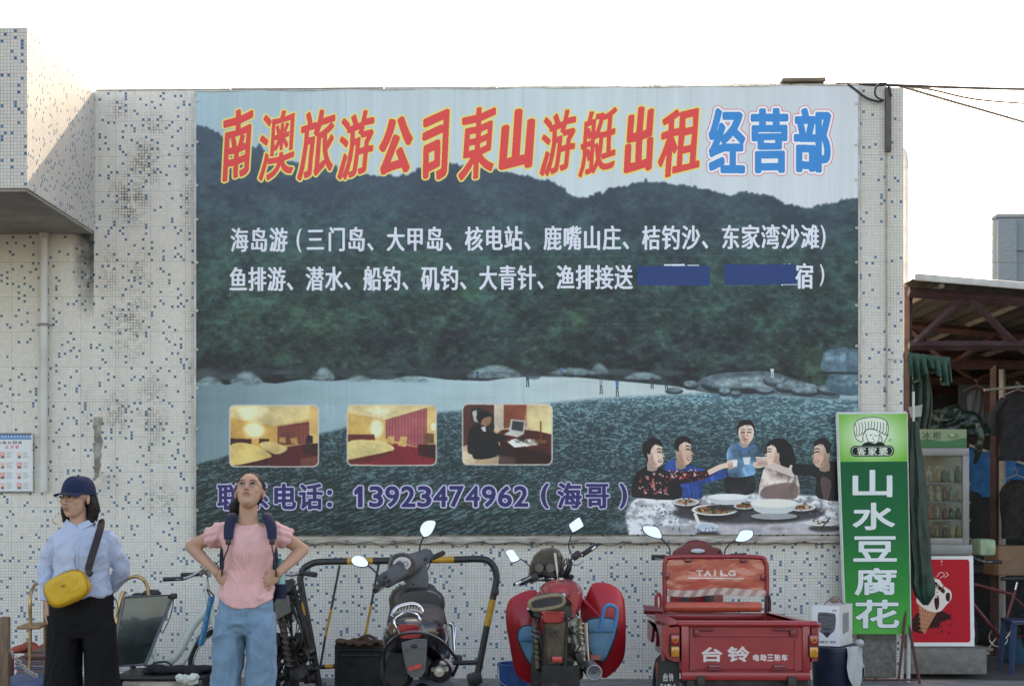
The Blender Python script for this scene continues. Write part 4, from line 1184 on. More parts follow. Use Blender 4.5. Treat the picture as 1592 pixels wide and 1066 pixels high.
# binding wire along the foot
pts = []
for i in range(60):
    x = 306 + i * 17; pts.append(P(x, 844 + 2.0 * math.sin(i * 1.9) + (4 if i % 7 == 3 else 0), BY - 0.03))
b = B(); b.tube(pts, 0.0035, 5, smooth=3); obj('binding_wire', b, mat('rusty_wire', (0.10, 0.07, 0.05), 0.8), bnr)
for i in range(14):
    c_ = P(330 + i * 71 + rg.uniform(-9, 9), 842, BY - 0.032)
    b = B()
    for k in range(3): b.tube([c_ + Vector((rg.uniform(-.02, .02), 0, rg.uniform(-.02, .02))), c_ + Vector((rg.uniform(-.03, .03), -.006, rg.uniform(-.02, .01))), c_ + Vector((rg.uniform(-.05, .05), 0, rg.uniform(-.03, .02)))], 0.003, 5, smooth=3)
    obj('wire_tie', b, mat('rusty_wire', (0.1, 0.07, 0.05), 0.8), bnr)
# ------------------------------------------------------------------ green shop sign
def xl(y): return 1301.5 + (y - 642) * 12.5 / 343
def xr(y): return 1409.5 + (y - 642) * 6.5 / 343
GS = 4.0
def g_tr(x, y): return ((x - xl(y)) / (xr(y) - xl(y)) * 108 * GS, (y - 642) * GS)
def make_green():
    W_, H_ = int(108 * GS), int(343 * GS)
    p = Paint(W_, H_, g_tr)
    t = np.linspace(0, 1, H_, dtype=np.float32)[:, None] + np.zeros((1, W_), np.float32)
    xx = np.linspace(-1, 1, W_, dtype=np.float32)[None, :] + 0 * t
    st = [(0, (0, 104, 64)), (.25, (0, 92, 58)), (.55, (0, 106, 60)), (.8, (22, 136, 60)), (1, (70, 168, 76))]
    p.a[:] = np.stack([np.interp(t, [s_[0] for s_ in st], [s_[1][k] for s_ in st]) for k in range(3)], -1) / 255
    hh = int(76 * GS)
    r_ = np.sqrt(xx[:hh] ** 2 * 0.9 + ((t[:hh] * H_ / hh - 0.48) * 1.9) ** 2)
    k_ = np.clip(1.25 - r_, 0, 1)[..., None]
    p.a[:hh] = (np.array([104, 178, 70]) / 255) * (1 - k_) + np.array([214, 232, 206]) / 255 * k_
    ln = (34, 44, 40)
    # line drawing: a head under a large ruffled hat
    hat = [(1329, 676), (1328, 662), (1333, 654), (1344, 650), (1358, 649), (1371, 651), (1379, 657), (1381, 668), (1378, 682), (1372, 690), (1370, 680), (1360, 668), (1348, 668), (1342, 676), (1341, 687), (1333, 684)]
    p.poly(hat, (222, 232, 214), smooth=4)
    hp = catmull([Vector((x, y, 0)) for x, y in hat], 4, True)
    p.line([(q.x, q.y) for q in hp] + [(hp[0].x, hp[0].y)], 1.1, ln)
    for i in range(11):
        x = 1331 + i * 4.6; yb = 668 + 10 * abs(i - 5) / 5 - 2
        p.line([(x, yb), (x + 1.2, yb - 8), (x + (i - 5) * .3, 655 + abs(i - 5) * .7)], .9, ln, smooth=3)
        p.line([(x, yb), (x + 2.3, yb + 2.5), (x + 4.6, yb - .5)], .9, ln, smooth=3)
    p.poly([(1346, 672), (1356, 668), (1366, 673), (1367, 684), (1360, 691), (1351, 688)], (226, 232, 220), smooth=3)
    p.line([(1346, 674), (1350, 686), (1359, 692), (1366, 685), (1367, 675)], .9, ln, smooth=3); p.line([(1352, 677), (1356, 676)], 1.1, ln); p.line([(1360, 677), (1364, 678)], 1.1, ln); p.line([(1358, 679), (1357, 683), (1359, 684)], .7, ln); p.line([(1354, 687), (1358, 688), (1361, 686)], .8, ln)
    p.poly([(1341, 691), (1350, 687), (1360, 690), (1368, 687), (1376, 692), (1374, 697), (1342, 697)], ln, smooth=3)
    p.ell(1384, 685, 2.2, 2.2, ln); p.ell(1384, 685, 1.5, 1.5, (190, 220, 170))
    p.rrect(1322, 693, 1390, 710, 8, (30, 42, 36)); p.rrect(1324, 694.5, 1388, 708.5, 7, (190, 206, 186)); p.rrect(1325, 695.3, 1387, 707.7, 6, (30, 42, 36))
    p.text([('客', 1333, 696, 1346, 707.5), ('家', 1350, 696, 1363, 707.5), ('婆', 1367, 696, 1380, 707.5)], [(1.6, (214, 222, 208))])
    its = [('山', 1327, 732, 1386, 772), ('水', 1327, 783, 1390, 823), ('豆', 1328, 835, 1393, 872), ('腐', 1330, 884, 1393, 924), ('花', 1331, 933, 1397, 975)]
    p.text(its, [(10, (24, 84, 58)), (5.8, (214, 222, 220))])
    for i in range(3): p.line([(xl(642 + 0) + 1, 0), (1, 1)], .1, ln, 0)
    p.line([(xl(642) + .8, 642), (xl(985) + .8, 985)], 2.2, (190, 200, 190)); p.line([(1301, 642.6), (1410, 642.6)], 2.4, (200, 208, 200))
    p.a *= (1 + 0.06 * (vnoise(H_, W_, 120, 40, 4, 6) - 0.5))[..., None]
    return p.image('tofu_sign_print', 1.0)
SY = -0.20
s_ = thing('shop_sign', 'tall green signboard with five large white characters leaning on the tiled pillar', 'sign', (0, 0, 0))
im_g = make_green()
cs = [P(1301.5, 642, SY + .08), P(1409.5, 641, SY + .08), P(1416, 985, SY), P(1314, 985, SY)]
printed_sheet('printed_board', cs, print_mat('tofu_board', im_g, 0.45, spec=0.12), s_, nx=4, ny=10, th=0.012)
M_rim = mat('sign_rim', (0.52, 0.54, 0.52), 0.5, 0.2, dirt=0.3)
def barv(name, a, c, r, parent, m, n=6):
    b = B(); b.tube([a, c], r, n); return obj(name, b, m, parent, smooth=False)
o2 = Vector((0, 0.016, 0))
barv('rim', cs[0] + o2, cs[3] + o2, 0.012, s_, M_rim); barv('rim', cs[1] + o2, cs[2] + o2, 0.012, s_, M_rim); barv('rim', cs[0] + o2, cs[1] + o2, 0.012, s_, M_rim)
M_rleg = mat('dark_red_steel', (0.10, 0.03, 0.03), 0.6, 0.2, dirt=0.4)
for (xa_, ya_, xb_, yb_) in ((1409, 940, 1397, 1057), (1411, 960, 1430, 1062), (1317, 984, 1317, 1060)):
    barv('leg', P(xa_, ya_, SY + .03), P(xb_, yb_, SY - 0.12), 0.012, s_, M_rleg)
barv('crossbar', P(1317, 1056, SY - .1), P(1425, 1056, SY - .1), 0.008, s_, M_rleg)
barv('leg', P(1413, 984, SY + .02), P(1412, 1060, SY), 0.016, s_, M_rim)

# ------------------------------------------------------------------ notice board on the left wall
def make_notice():
    tr = lambda x, y: ((x + 60) * 5, (y - 674) * 5)
    p = Paint(550, 450, tr, (196, 202, 204))
    p.poly([(-60, 674), (50, 674), (50, 683), (-60, 683)], (62, 118, 170))
    for i in range(22): p.ell(-54 + i * 4.8, 678.5, 1.3, 1.4, (170, 196, 214))
    for i, ch in enumerate('游艇出租价目表'): p.text([(ch, -20 + i * 8, 685.5, -14 + i * 8, 690)], [(1, (90, 90, 96))])
    for i, ch in enumerate('公示栏'): p.text([(ch, 8 + i * 8, 692, 13.5 + i * 8, 697)], [(1, (190, 70, 74))])
    rg = random.Random(4)
    for r_ in range(4):
        y = 702 + r_ * 16
        for c_ in range(4):
            x = -52 + c_ * 26
            p.poly([(x, y), (x + 8, y), (x + 8, y + 10), (x, y + 10)], (206, 140, 140) if (r_ + c_) % 2 == 0 else (206, 176, 172)); p.ell(x + 4, y + 4, 2, 2.6, (200, 170, 150)); p.poly([(x + 1.5, y + 10), (x + 6.5, y + 10), (x + 5.5, y + 6), (x + 2.5, y + 6)], (80, 80, 90))
            for k in range(4):
                L = rg.uniform(6, 11); p.line([(x + 10, y + 1 + k * 2.6), (x + 10 + L, y + 1 + k * 2.6)], .7, (120, 124, 128))
    return p.image('notice_print', 1.2)
nb = thing('notice_board', 'white notice board with blue header and small photos on the wall by the drainpipe', 'notice board', (0, 0, 0))
a = [P(-60, 674, -.03), P(50, 674, -.03), P(50, 764, -.03), P(-60, 764, -.03)]
printed_sheet('notice_sheet', a, print_mat('notice_paper', make_notice(), 0.3), nb, th=0.008)
M_fr = mat('aluminium', (0.55, 0.56, 0.56), 0.35, 0.7)
for i in range(4): barv('frame_bar', a[i], a[(i + 1) % 4], 0.008, nb, M_fr)

# ------------------------------------------------------------------ stall to the right of the building
SYF = 0.35
def zat(px, py, Y): return P(px, py, Y).z
M_rs = mat('red_oxide_steel', (0.055, 0.026, 0.027), 0.6, 0.1, var=0.3, dirt=0.35, scale=7)
M_rs2 = mat('roof_grey_steel', (0.16, 0.15, 0.145), 0.7, 0.2, var=0.3)
M_roof = mat('corrugated_sheet', (0.085, 0.085, 0.083), 0.6, 0.3, var=0.25, scale=3, dirt=0.5, dirtcol=(0.12, 0.08, 0.05))
stall = thing('market_stall', 'open sided stall with a corrugated roof on red steel trusses right of the pillar', 'stall', (0, 0, 0))
xs0 = P(1411, 500, SYF).x + 0.01
xs1 = xs0 + 5.5
zr0 = zat(1408, 443, SYF)
slope = (zat(1592, 458, SYF) - zr0) / (P(1592, 458, SYF).x - xs0)
rz = lambda x, y: zr0 + slope * (x - xs0) - 0.015 * (y - SYF)
# roof sheets: corrugated, one per metre of width
for k in range(6):
    b = B(); grid = []
    n_ = 26
    xA = xs0 + k * 0.95; xB = xA + 0.97
    for yy_ in (SYF - 0.12, 2.5, 5, 7.2):
        grid.append([(xA + (xB - xA) * i / n_, yy_, rz(xA + (xB - xA) * i / n_, yy_) + 0.03 + 0.012 * math.sin(2 * PI * i / 4.3) + 0.004 * (k % 2)) for i in range(n_ + 1)])
    b.sheet(grid, th=0.004, dirv=(0, 0, 1))
    obj('roof_sheet', b, M_roof, stall)
b = B(); b.box((xs0 + 2.75, SYF - 0.14, rz(xs0 + 2.75, SYF) + 0.05), (5.5, 0.03, 0.06), rot=(0, -math.atan(slope), 0), bev=0.006); obj('fascia', b, mat('pale_flashing', (0.5, 0.5, 0.48), 0.5, dirt=0.3), stall)
def beam(name, a, c, w_, m=M_rs, parent=stall):
    b = B(); b.tube([Vector(a), Vector(c)], w_ * 0.7071, 4); return obj(name, b, m, parent, smooth=False)
zc = zat(1408, 537, SYF)
for yt in (SYF, 2.2, 4.2, 6.2):
    beam('top_chord', (xs0, yt, rz(xs0, yt) - 0.06), (xs1, yt, rz(xs1, yt) - 0.06), 0.065)
    beam('bottom_chord', (xs0, yt, zc), (xs1, yt, zc - 0.02), 0.06)
    n_ = 6
    for i in range(n_):
        xa_ = xs0 + (xs1 - xs0) * i / n_; xb_ = xs0 + (xs1 - xs0) * (i + 0.5) / n_; xc_ = xs0 + (xs1 - xs0) * (i + 1) / n_
        beam('web', (xa_ + .03, yt, zc), (xb_, yt, rz(xb_, yt) - 0.08), 0.045); beam('web', (xb_ + 0.06, yt, rz(xb_, yt) - 0.08), (xc_, yt, zc), 0.045)
    if yt in (SYF, 4.2): 
        beam('post', (xs1, yt, 0), (xs1, yt, zc + .3), 0.07)
beam('post', (P(1411, 600, SYF).x + .035, SYF + .1, 0), (P(1411, 600, SYF).x + .035, SYF + .1, rz(xs0, SYF)), 0.05)
for i in range(7):
    x = xs0 + 0.25 + i * 0.85
    beam('purlin', (x, SYF - 0.1, rz(x, SYF - .1) - 0.0), (x, 7.2, rz(x, 7.2) - 0.0), 0.04, M_rs2)
px_ = P(1546, 700, 2.2)
beam('post', (px_.x, 2.2, 0), (px_.x, 2.2, zc), 0.062)
px_ = P(1558, 700, 2.6); beam('post', (px_.x, 2.6, 0), (px_.x, 2.6, zc), 0.05, mat('grey_post', (0.3, 0.3, 0.29), 0.6))
# back wall, raised to keep light out, and side screen of the stall, hoardings
M_bw = mat('stall_back_wall', (0.035, 0.042, 0.05), 0.8, var=0.35, scale=1.2, dirt=0.4)
for k in range(7):
    b = B(); b.box((xs0 + 0.42 + k * 0.86, 7.0, 1.55), (0.85, 0.05, 3.3), bev=0.01); obj('back_panel', b, M_bw, stall)
for k in range(5):
    b = B(); b.box((xs0 + 0.06, 1.9 + k * 1.1, 1.3), (0.04, 1.08, 2.6), bev=0.01); obj('side_panel', b, M_bw, stall)
for k in range(6):  # unseen panels added at the right end to darken the stall
    b = B(); b.box((xs1 + 0.05, 0.9 + k * 1.1, 1.5), (0.04, 1.08, 3.0), bev=0.01); obj('side_panel', b, M_bw, stall)
# faded hoarding with red characters inside
tr = lambda x, y: ((x - 1490) * 4, (y - 588) * 4)
p = Paint(560, 280, tr, (74, 88, 98)); p.text([('烧', 1512, 600, 1538, 640), ('烤', 1544, 598, 1572, 640), ('店', 1580, 600, 1606, 640)], [(4, (130, 58, 56))])
p.a = blur(p.a, 2)
hb = tag(printed_sheet('hoarding', [P(1490, 588, 5.2), P(1630, 588, 5.2), P(1630, 658, 5.2), P(1490, 658, 5.2)], print_mat('hoarding_print', p.image('hoarding_img', 1.0), 0.6), None, th=0.01), 'faded blue grey hoarding with blurred red characters at the back of the stall', 'sign')

# blue tarpaulin sheet inside the stall
M_tarp = mat('blue_tarp', (0.04, 0.24, 0.62), 0.5, var=0.25, bump=0.3)
b = B(); grid = []
for i in range(9):
    row = []
    for j in range(12):
        q = P(1508 + j * 10, 692 + i * 8 + j * 3.4, 3.4); row.append((q.x, 3.4 + 0.06 * math.sin(j * 1.7) + i * 0.05, q.z + 0.015 * math.sin(j * 2.3 + i)))
    grid.append(row)
b.sheet(grid, th=0.006); tag(obj('tarpaulin', b, M_tarp), 'bright blue tarpaulin slung behind the red stall post', 'tarpaulin')
b = B(); b.tube([P(1508, 692, 3.38), P(1560, 711, 3.38), P(1625, 730, 3.38)], 0.014, 6); tag(obj('white_pole', b, M_rim), 'thin white pole along the upper edge of the blue tarpaulin', 'pole')

# ------------------------------------------------------------------ display freezer
FY = 0.55
fr = thing('display_freezer', 'upright glass fronted display freezer with red ice cream poster on its lower half', 'freezer', (0, 0, 0))
fl, fr_ = 1402, 1514
def bx(b, x0, y0, x1, y1, Ya, Yb, bev=0.004):
    a = P(x0, y0, Ya); c = P(x1, y1, Ya)
    b.box(((a.x + c.x) / 2, (Ya + Yb) / 2, (a.z + c.z) / 2), (abs(c.x - a.x), abs(Yb - Ya), abs(a.z - c.z)), bev=bev)
M_fw = mat('freezer_white', (0.45, 0.45, 0.43), 0.4, var=0.08, dirt=0.25)
M_fg = mat('freezer_grey', (0.22, 0.225, 0.22), 0.4, var=0.1, dirt=0.3)
b = B(); bx(b, 1400, 862, 1513, 1004, FY + .02, FY + .62, .01); obj('cabinet', b, M_fw, fr)
b = B(); bx(b, 1398, 846, 1512, 862, FY - 0.02, FY + .60, .01); obj('sill', b, M_fg, fr)
b = B(); bx(b, 1405, 696, 1507, 708, FY, FY + .58, .006); obj('top_panel', b, M_fg, fr)
b = B(); bx(b, 1497, 708, 1507, 846, FY, FY + .04, .004); bx(b, 1405, 708, 1412, 846, FY, FY + .04, .004); bx(b, 1413, 836, 1497, 846, FY, FY + .04, .004); obj('door_frame', b, M_fg, fr)
b = B(); bx(b, 1405, 708, 1507, 846, FY + 0.55, FY + .58, .004); obj('back_panel', b, mat('freezer_inner', (0.16, 0.17, 0.15), 0.5), fr)
gl = NT('freezer_glass'); gl.set('Base Color', (0.75, 0.85, 0.85)); gl.set('Roughness', 0.03); gl.set('Transmission Weight', 1.0); gl.set('IOR', 1.2)
b = B(); bx(b, 1412.5, 708.5, 1496.5, 835.5, FY + .012, FY + .018, 0); obj('glass_door', b, gl.m, fr, smooth=False)
rg = random.Random(21)
bc = [mat('drink_label_%d' % i, c, 0.3, var=0.5, scale=40) for i, c in enumerate([(0.24, 0.16, 0.06), (0.26, 0.24, 0.20), (0.08, 0.045, 0.03), (0.05, 0.10, 0.06), (0.16, 0.06, 0.05), (0.12, 0.08, 0.15), (0.3, 0.27, 0.17)])]
bcn = ['amber', 'cream', 'dark brown', 'green', 'dull red', 'purple', 'pale yellow']
M_capw = mat('bottle_cap', (0.4, 0.36, 0.3), 0.4)
for ri, (yb, yt) in enumerate(((750, 722), (779, 755), (806, 784), (834, 811))):
    a = P(1413, yb, FY + .3); c = P(1496, yb, FY + .3)
    b = B(); b.box(((a.x + c.x) / 2, FY + .28, a.z - 0.006), (c.x - a.x, 0.44, 0.008)); 
    for k in range(18): b.box((a.x + (c.x - a.x) * (k + .5) / 18, FY + .06, a.z - 0.012), (0.004, 0.004, 0.02))
    obj('shelf', b, M_fg, fr)
    for k in range(8):
        cx_ = a.x + (c.x - a.x) * (k + 0.5) / 8; hgt = (P(0, yt, FY + .2).z - a.z) * rg.uniform(.75, 1.0); r_ = 0.027
        yv = FY + .12 + rg.uniform(0, .05); ci = rg.randrange(7)
        bt = tag(obj('bottle', B().lathe([(r_ * .9, 0), (r_, .01), (r_, hgt * .6), (r_ * .45, hgt * .82), (r_ * .42, hgt * .95)], (cx_, yv, a.z), n=10), bc[ci]),
                 '%s bottle, %s from the left on the %s shelf of the display freezer' % (bcn[ci], ['first', 'second', 'third', 'fourth', 'fifth', 'sixth', 'seventh', 'eighth'][k], ['top', 'second', 'third', 'bottom'][ri]), 'bottle', 'bottles inside the display freezer')
        obj('cap', B().cyl((cx_, yv, a.z + hgt * .95), (cx_, yv, a.z + hgt), r_ * .5, n=8), M_capw, bt)
# poster
def make_ice():
    tr = lambda x, y: ((x - 1413) * 6, (y - 864) * 6)
    p = Paint(600, 840, tr, (206, 208, 208))
    p.rrect(1404, 869, 1507, 998, 5, (176, 28, 42))
    p.poly([(1422, 955), (1440, 945), (1466, 950), (1478, 960), (1462, 966), (1458, 974), (1444, 976), (1430, 984), (1414, 975)], (52, 22, 24), smooth=4)
    for k in range(40): p.ell(rg.uniform(1420, 1480), rg.uniform(952, 984), rg.uniform(.6, 2), rg.uniform(.6, 1.6), (60, 26, 28))
    p.poly([(1427, 938), (1456, 950), (1436, 985), (1430, 978)], (176, 122, 96)); 
    for k in range(6):
        p.line([(1428 + k * 5, 939 + k * 2), (1431 + k * 1.5, 980)], .7, (130, 84, 64)); p.line([(1427, 944 + k * 7), (1452 - k * 3, 952 + k * 5.4)], .7, (206, 158, 128))
    p.poly([(1424, 936), (1426, 926), (1434, 928), (1440, 918), (1447, 902), (1459, 900), (1466, 910), (1477, 918), (1478, 930), (1470, 940), (1460, 950), (1446, 950), (1434, 944)], (216, 204, 198), smooth=5)
    for pts in ([(1446, 908), (1454, 904), (1460, 910), (1468, 916), (1466, 922), (1456, 914)], [(1452, 930), (1458, 926), (1459, 940), (1455, 948), (1452, 940)], [(1470, 922), (1476, 922), (1475, 934), (1470, 932)]):
        p.poly(pts, (60, 30, 26), smooth=4)
    for k in range(26): p.ell(rg.uniform(1446, 1466), rg.uniform(908, 928), 1.2, 1, rg.choice([(196, 160, 110), (150, 104, 70), (230, 218, 200)]))
    p.line([(1456, 896), (1462, 889), (1468, 893), (1461, 898)], 1, (216, 190, 190), smooth=3); p.line([(1470, 889), (1474, 893), (1468, 897)], 1, (216, 190, 190), smooth=3); p.ell(1452, 898, 1.6, 1, (216, 190, 190)); p.ell(1464, 872, 1, 1.4, (226, 200, 200)); p.ell(1464, 877, .6, 1, (226, 200, 200))
    return p.image('ice_print', 1.2)
printed_sheet('poster', [P(1413, 864, FY), P(1513, 864, FY), P(1515, 1004, FY), P(1415, 1004, FY)], print_mat('ice_poster', make_ice(), 0.45, spec=.15), fr, th=0.006)
for px in (1420, 1496):
    w_ = P(px, 1012, FY + .1); b = B(); b.lathe([(0.03, -0.012), (0.036, -0.008), (0.036, 0.008), (0.03, 0.012)], (w_.x, w_.y, 0.085 + .036), 'x', 16); cst = obj('castor', b, mat('black_rubber', (0.025, 0.025, 0.025), 0.7), fr)
b = B(); bx(b, 1383, 1008, 1535, 1048, FY - 0.14, FY + .55, .015)
slab = tag(obj('stone_slab', b, mat('slab_concrete', (0.17, 0.165, 0.15), 0.9, var=0.3, scale=14, bump=0.5, dirt=0.4)), 'thick concrete slab on the ground under the display freezer', 'slab')
slab.location.z += 0.0
b = B(); b.box((P(1522, 1000, FY).x, FY + .25, P(0, 1006, FY).z + .012), (0.11, 0.6, 0.03), rot=(0, 0, R(12)), bev=.006)
tag(obj('wooden_plank', b, mat('grey_plank', (0.14, 0.12, 0.10), 0.85)), 'grey plank on the slab right of the freezer castor', 'plank')

# carton on the freezer, dark cloths over it
def make_carton():
    tr = lambda x, y: ((x - 1418) * 6, (y - 664) * 6)
    p = Paint(510, 200, tr, (120, 140, 112))
    p.poly([(1418, 688), (1440, 682), (1470, 686), (1503, 680), (1503, 700), (1418, 700)], (32, 104, 58), smooth=3)
    p.text([('冰', 1432, 668, 1445, 682), ('柜', 1449, 668, 1462, 682)], [(3, (60, 80, 60))])
    p.ell(1482, 676, 9, 6, (84, 120, 74)); p.ell(1480, 674, 4, 3, (150, 160, 130))
    return p.image('carton_print', 1.0)
ct = thing('carton', 'green and grey printed carton on top of the display freezer', 'carton', (0, 0, 0))
b = B(); bx(b, 1420, 667, 1503, 695.5, FY + .11, FY + .45, .004); obj('body', b, mat('kraft', (0.28, 0.30, 0.22), 0.8), ct)
printed_sheet('print', [P(1420.5, 667.5, FY + .106), P(1502.5, 667.5, FY + .106), P(1502.5, 695, FY + .106), P(1420.5, 695, FY + .106)], print_mat('carton_face', make_carton(), 0.6), ct, th=0.003)
def cloth(name, fn, nu, nv, m, th=0.01, **k):
    b = B(); b.sheet([[fn(i / nv, j / nu) for j in range(nu + 1)] for i in range(nv + 1)], th=th)
    return obj(name, b, m, ang=60, **k)
M_dg = mat('dark_green_cloth', (0.012, 0.035, 0.022), 0.55, var=0.4, bump=0.3, sheen=0.2)
M_bg = mat('bottle_green_cloth', (0.012, 0.055, 0.034), 0.6, var=0.4, bump=0.3)
M_bk = mat('black_cloth', (0.007, 0.007, 0.008), 0.8, var=0.3, bump=0.3)
# heap of glossy dark sheeting
b = B(); rg = random.Random(8)
for i in range(26):
    q = P(rg.uniform(1425, 1522), rg.uniform(640, 676), FY + .3); b.ell(q, (rg.uniform(.06, .14), rg.uniform(.08, .2), rg.uniform(.03, .08)), rot=(rg.uniform(-.5, .5), rg.uniform(-.6, .6), rg.uniform(0, 3)))
for i in range(7): b.tube([P(1517 + rg.uniform(-6, 4), 655 + i * 3, FY + .12), P(1526, 676, FY + .1), P(1524 - rg.uniform(0, 6), 700, FY + .12), P(1518 - i, 722, FY + .16)], [0.03, .035, .03, .01], 8, smooth=4)
me = remesh(b, 0.014, 12, .7)
displace(me, lambda c, n: 0.014 * (abs(mnoise.noise(c * 12)) - .2))
tag(obj('tarp_heap', me, mat('glossy_dark_green', (0.008, 0.018, 0.012), 0.3, var=0.4), ang=180), 'glossy dark green sheeting heaped over the carton on the freezer', 'tarpaulin')
# green frill hanging from the truss, black cloth below it
def frill(v, u):
    q = P(1411 + u * 66, 548 + (1 - (2 * u - 1) ** 2) * 0 + v * (34 + 12 * math.sin(u * 9)) + u * 8, SYF - 0.05)
    return (q.x, q.y - 0.05 * v * math.sin(u * 38) - .05 * v, q.z)
tag(cloth('cloth', frill, 44, 8, M_bg), 'crumpled green cloth tied under the stall truss beside the pillar', 'cloth')
def drape(v, u):
    q = P(1415 + (24 - 6 * v + 12 * math.sin(v * 2.6)) * u + v * 4 + 12 * (v < .25) * (1 - v * 4), 556 + v * 110, SYF - 0.02)
    return (q.x, q.y - 0.03 * math.sin(u * 17 + v * 3), q.z)
tag(cloth('cloth', drape, 26, 12, M_dg), 'long dark cloth hanging down from the green frill beside the pillar', 'cloth')
# closed parasol
ps = thing('parasol', 'closed dark green parasol hanging tip down between the green sign and freezer', 'parasol', (0, 0, 0))
top = P(1420, 655, 0.10); tip = P(1439, 940, 0.0)
b = B(); rings = []
N_ = 24; nr = 18
for i in range(nr + 1):
    t_ = i / nr
    c_ = top.lerp(tip, t_) + Vector((-0.02 * math.sin(t_ * PI), 0, 0))
    rad = 0.035 + 0.045 * math.sin(min(1, t_ * 1.15) * PI * .85) ** 1.0 + (0.03 if t_ > .8 else 0) * (1 - abs(t_ - .9) * 8)
    if i == nr: rad = 0.02
    rings.append([c_ + Vector((math.cos(2 * PI * j / N_), math.sin(2 * PI * j / N_), 0)) * rad * (1 + 0.22 * math.sin(j * 2 * PI / 3 + t_ * 5)) for j in range(N_)])
b.loft(rings[:16]); obj('canopy', b, M_dg, ps, ang=70)
b = B(); b.loft(rings[15:]); obj('canopy_edge', b, M_bg, ps, ang=70, label='green hem of the closed parasol')
b = B(); b.tube([top + Vector((0, 0, -0.1)), top + Vector((0, 0, .25))], 0.012, 8); obj('pole', b, M_rim, ps)
# banknote-like tag on the pillar edge
b = B(); b.prism([(P(1408, 0, SYF).x, P(0, 636, SYF).z), (P(1430, 0, SYF).x, P(0, 632, SYF).z), (P(1428, 0, SYF).x, P(0, 650, SYF).z), (P(1412, 0, SYF).x, P(0, 652, SYF).z)], 'y', SYF - 0.08, SYF - 0.076)
tag(obj('paper_tag', b, mat('tag_paper', (0.35, 0.34, 0.30), 0.7), smooth=False), 'small crumpled paper tag stuck at the pillar edge above the sign', 'tag')

# hanging clothes
def shirt(px, py, w_, h_, Y, m, label, sleeve=1):
    t_ = thing('hanging_shirt', label, 'shirt', (0, 0, 0), group=None)
    b = B(); rings = []
    for i in range(10):
        v_ = i / 9
        ww = w_ * (0.30 + 0.7 * min(1, v_ * 5) ** .5) if v_ < .2 else w_ * (1.0 + .06 * math.sin(v_ * 5))
        c_ = P(px, py + h_ * v_, Y); s__ = (Y + 12) / F
        rings.append([Vector((c_.x + ww / 2 * s__ * math.cos(a_) * (1 + .03 * math.sin(a_ * 5 + v_ * 3)), c_.y + .06 * math.sin(a_) + .012 * math.sin(a_ * 7 + v_ * 4), c_.z)) for a_ in (2 * PI * j / 28 for j in range(28))])
    b.loft(rings); obj('body', b, m, t_, ang=70)
    if sleeve:
        for sx in (-1, 1):
            b = B(); b.tube([P(px + sx * w_ * .36, py + h_ * .08, Y), P(px + sx * w_ * .62, py + h_ * .3, Y), P(px + sx * w_ * .66, py + h_ * .62, Y)], [.05, .055, .05], 10, smooth=4, flat=.6); obj('sleeve', b, m, t_, ang=70)
    b = B(); c_ = P(px, py - 6, Y); b.tube([c_ + Vector((-.14, 0, -.05)), c_ + Vector((0, 0, .01)), c_ + Vector((.14, 0, -.05))], 0.006, 6); b.tube([c_ + Vector((0, 0, .01)), c_ + Vector((.012, 0, .05)), c_ + Vector((-.012, 0, .075)), c_ + Vector((-.02, 0, .05))], 0.004, 6, smooth=4); obj('hanger', b, M_fg, t_)
    return t_
M_navy = mat('dark_navy_cloth', (0.008, 0.009, 0.013), 0.85, var=0.4, bump=0.3)
shirt(1583, 612, 62, 104, 1.4, M_navy, 'dark shirt on a hanger at the upper right edge under the roof')
shirt(1580, 745, 48, 92, 1.9, M_bk, 'black garment hanging lower down behind the bicycle at the right edge', 0)
b = B(); b.tube([P(1530, 606, 1.4), P(1640, 596, 1.4)], 0.012, 8); tag(obj('clothes_rail', b, M_fg), 'thin clothes rail carrying the dark shirts at the right edge', 'rail')
shirt(1518, 606, 26, 46, 3.8, mat('grey_blue_cloth', (0.08, 0.10, 0.13), 0.8, bump=.3), 'small grey blue garment hanging at the back of the stall', 0)

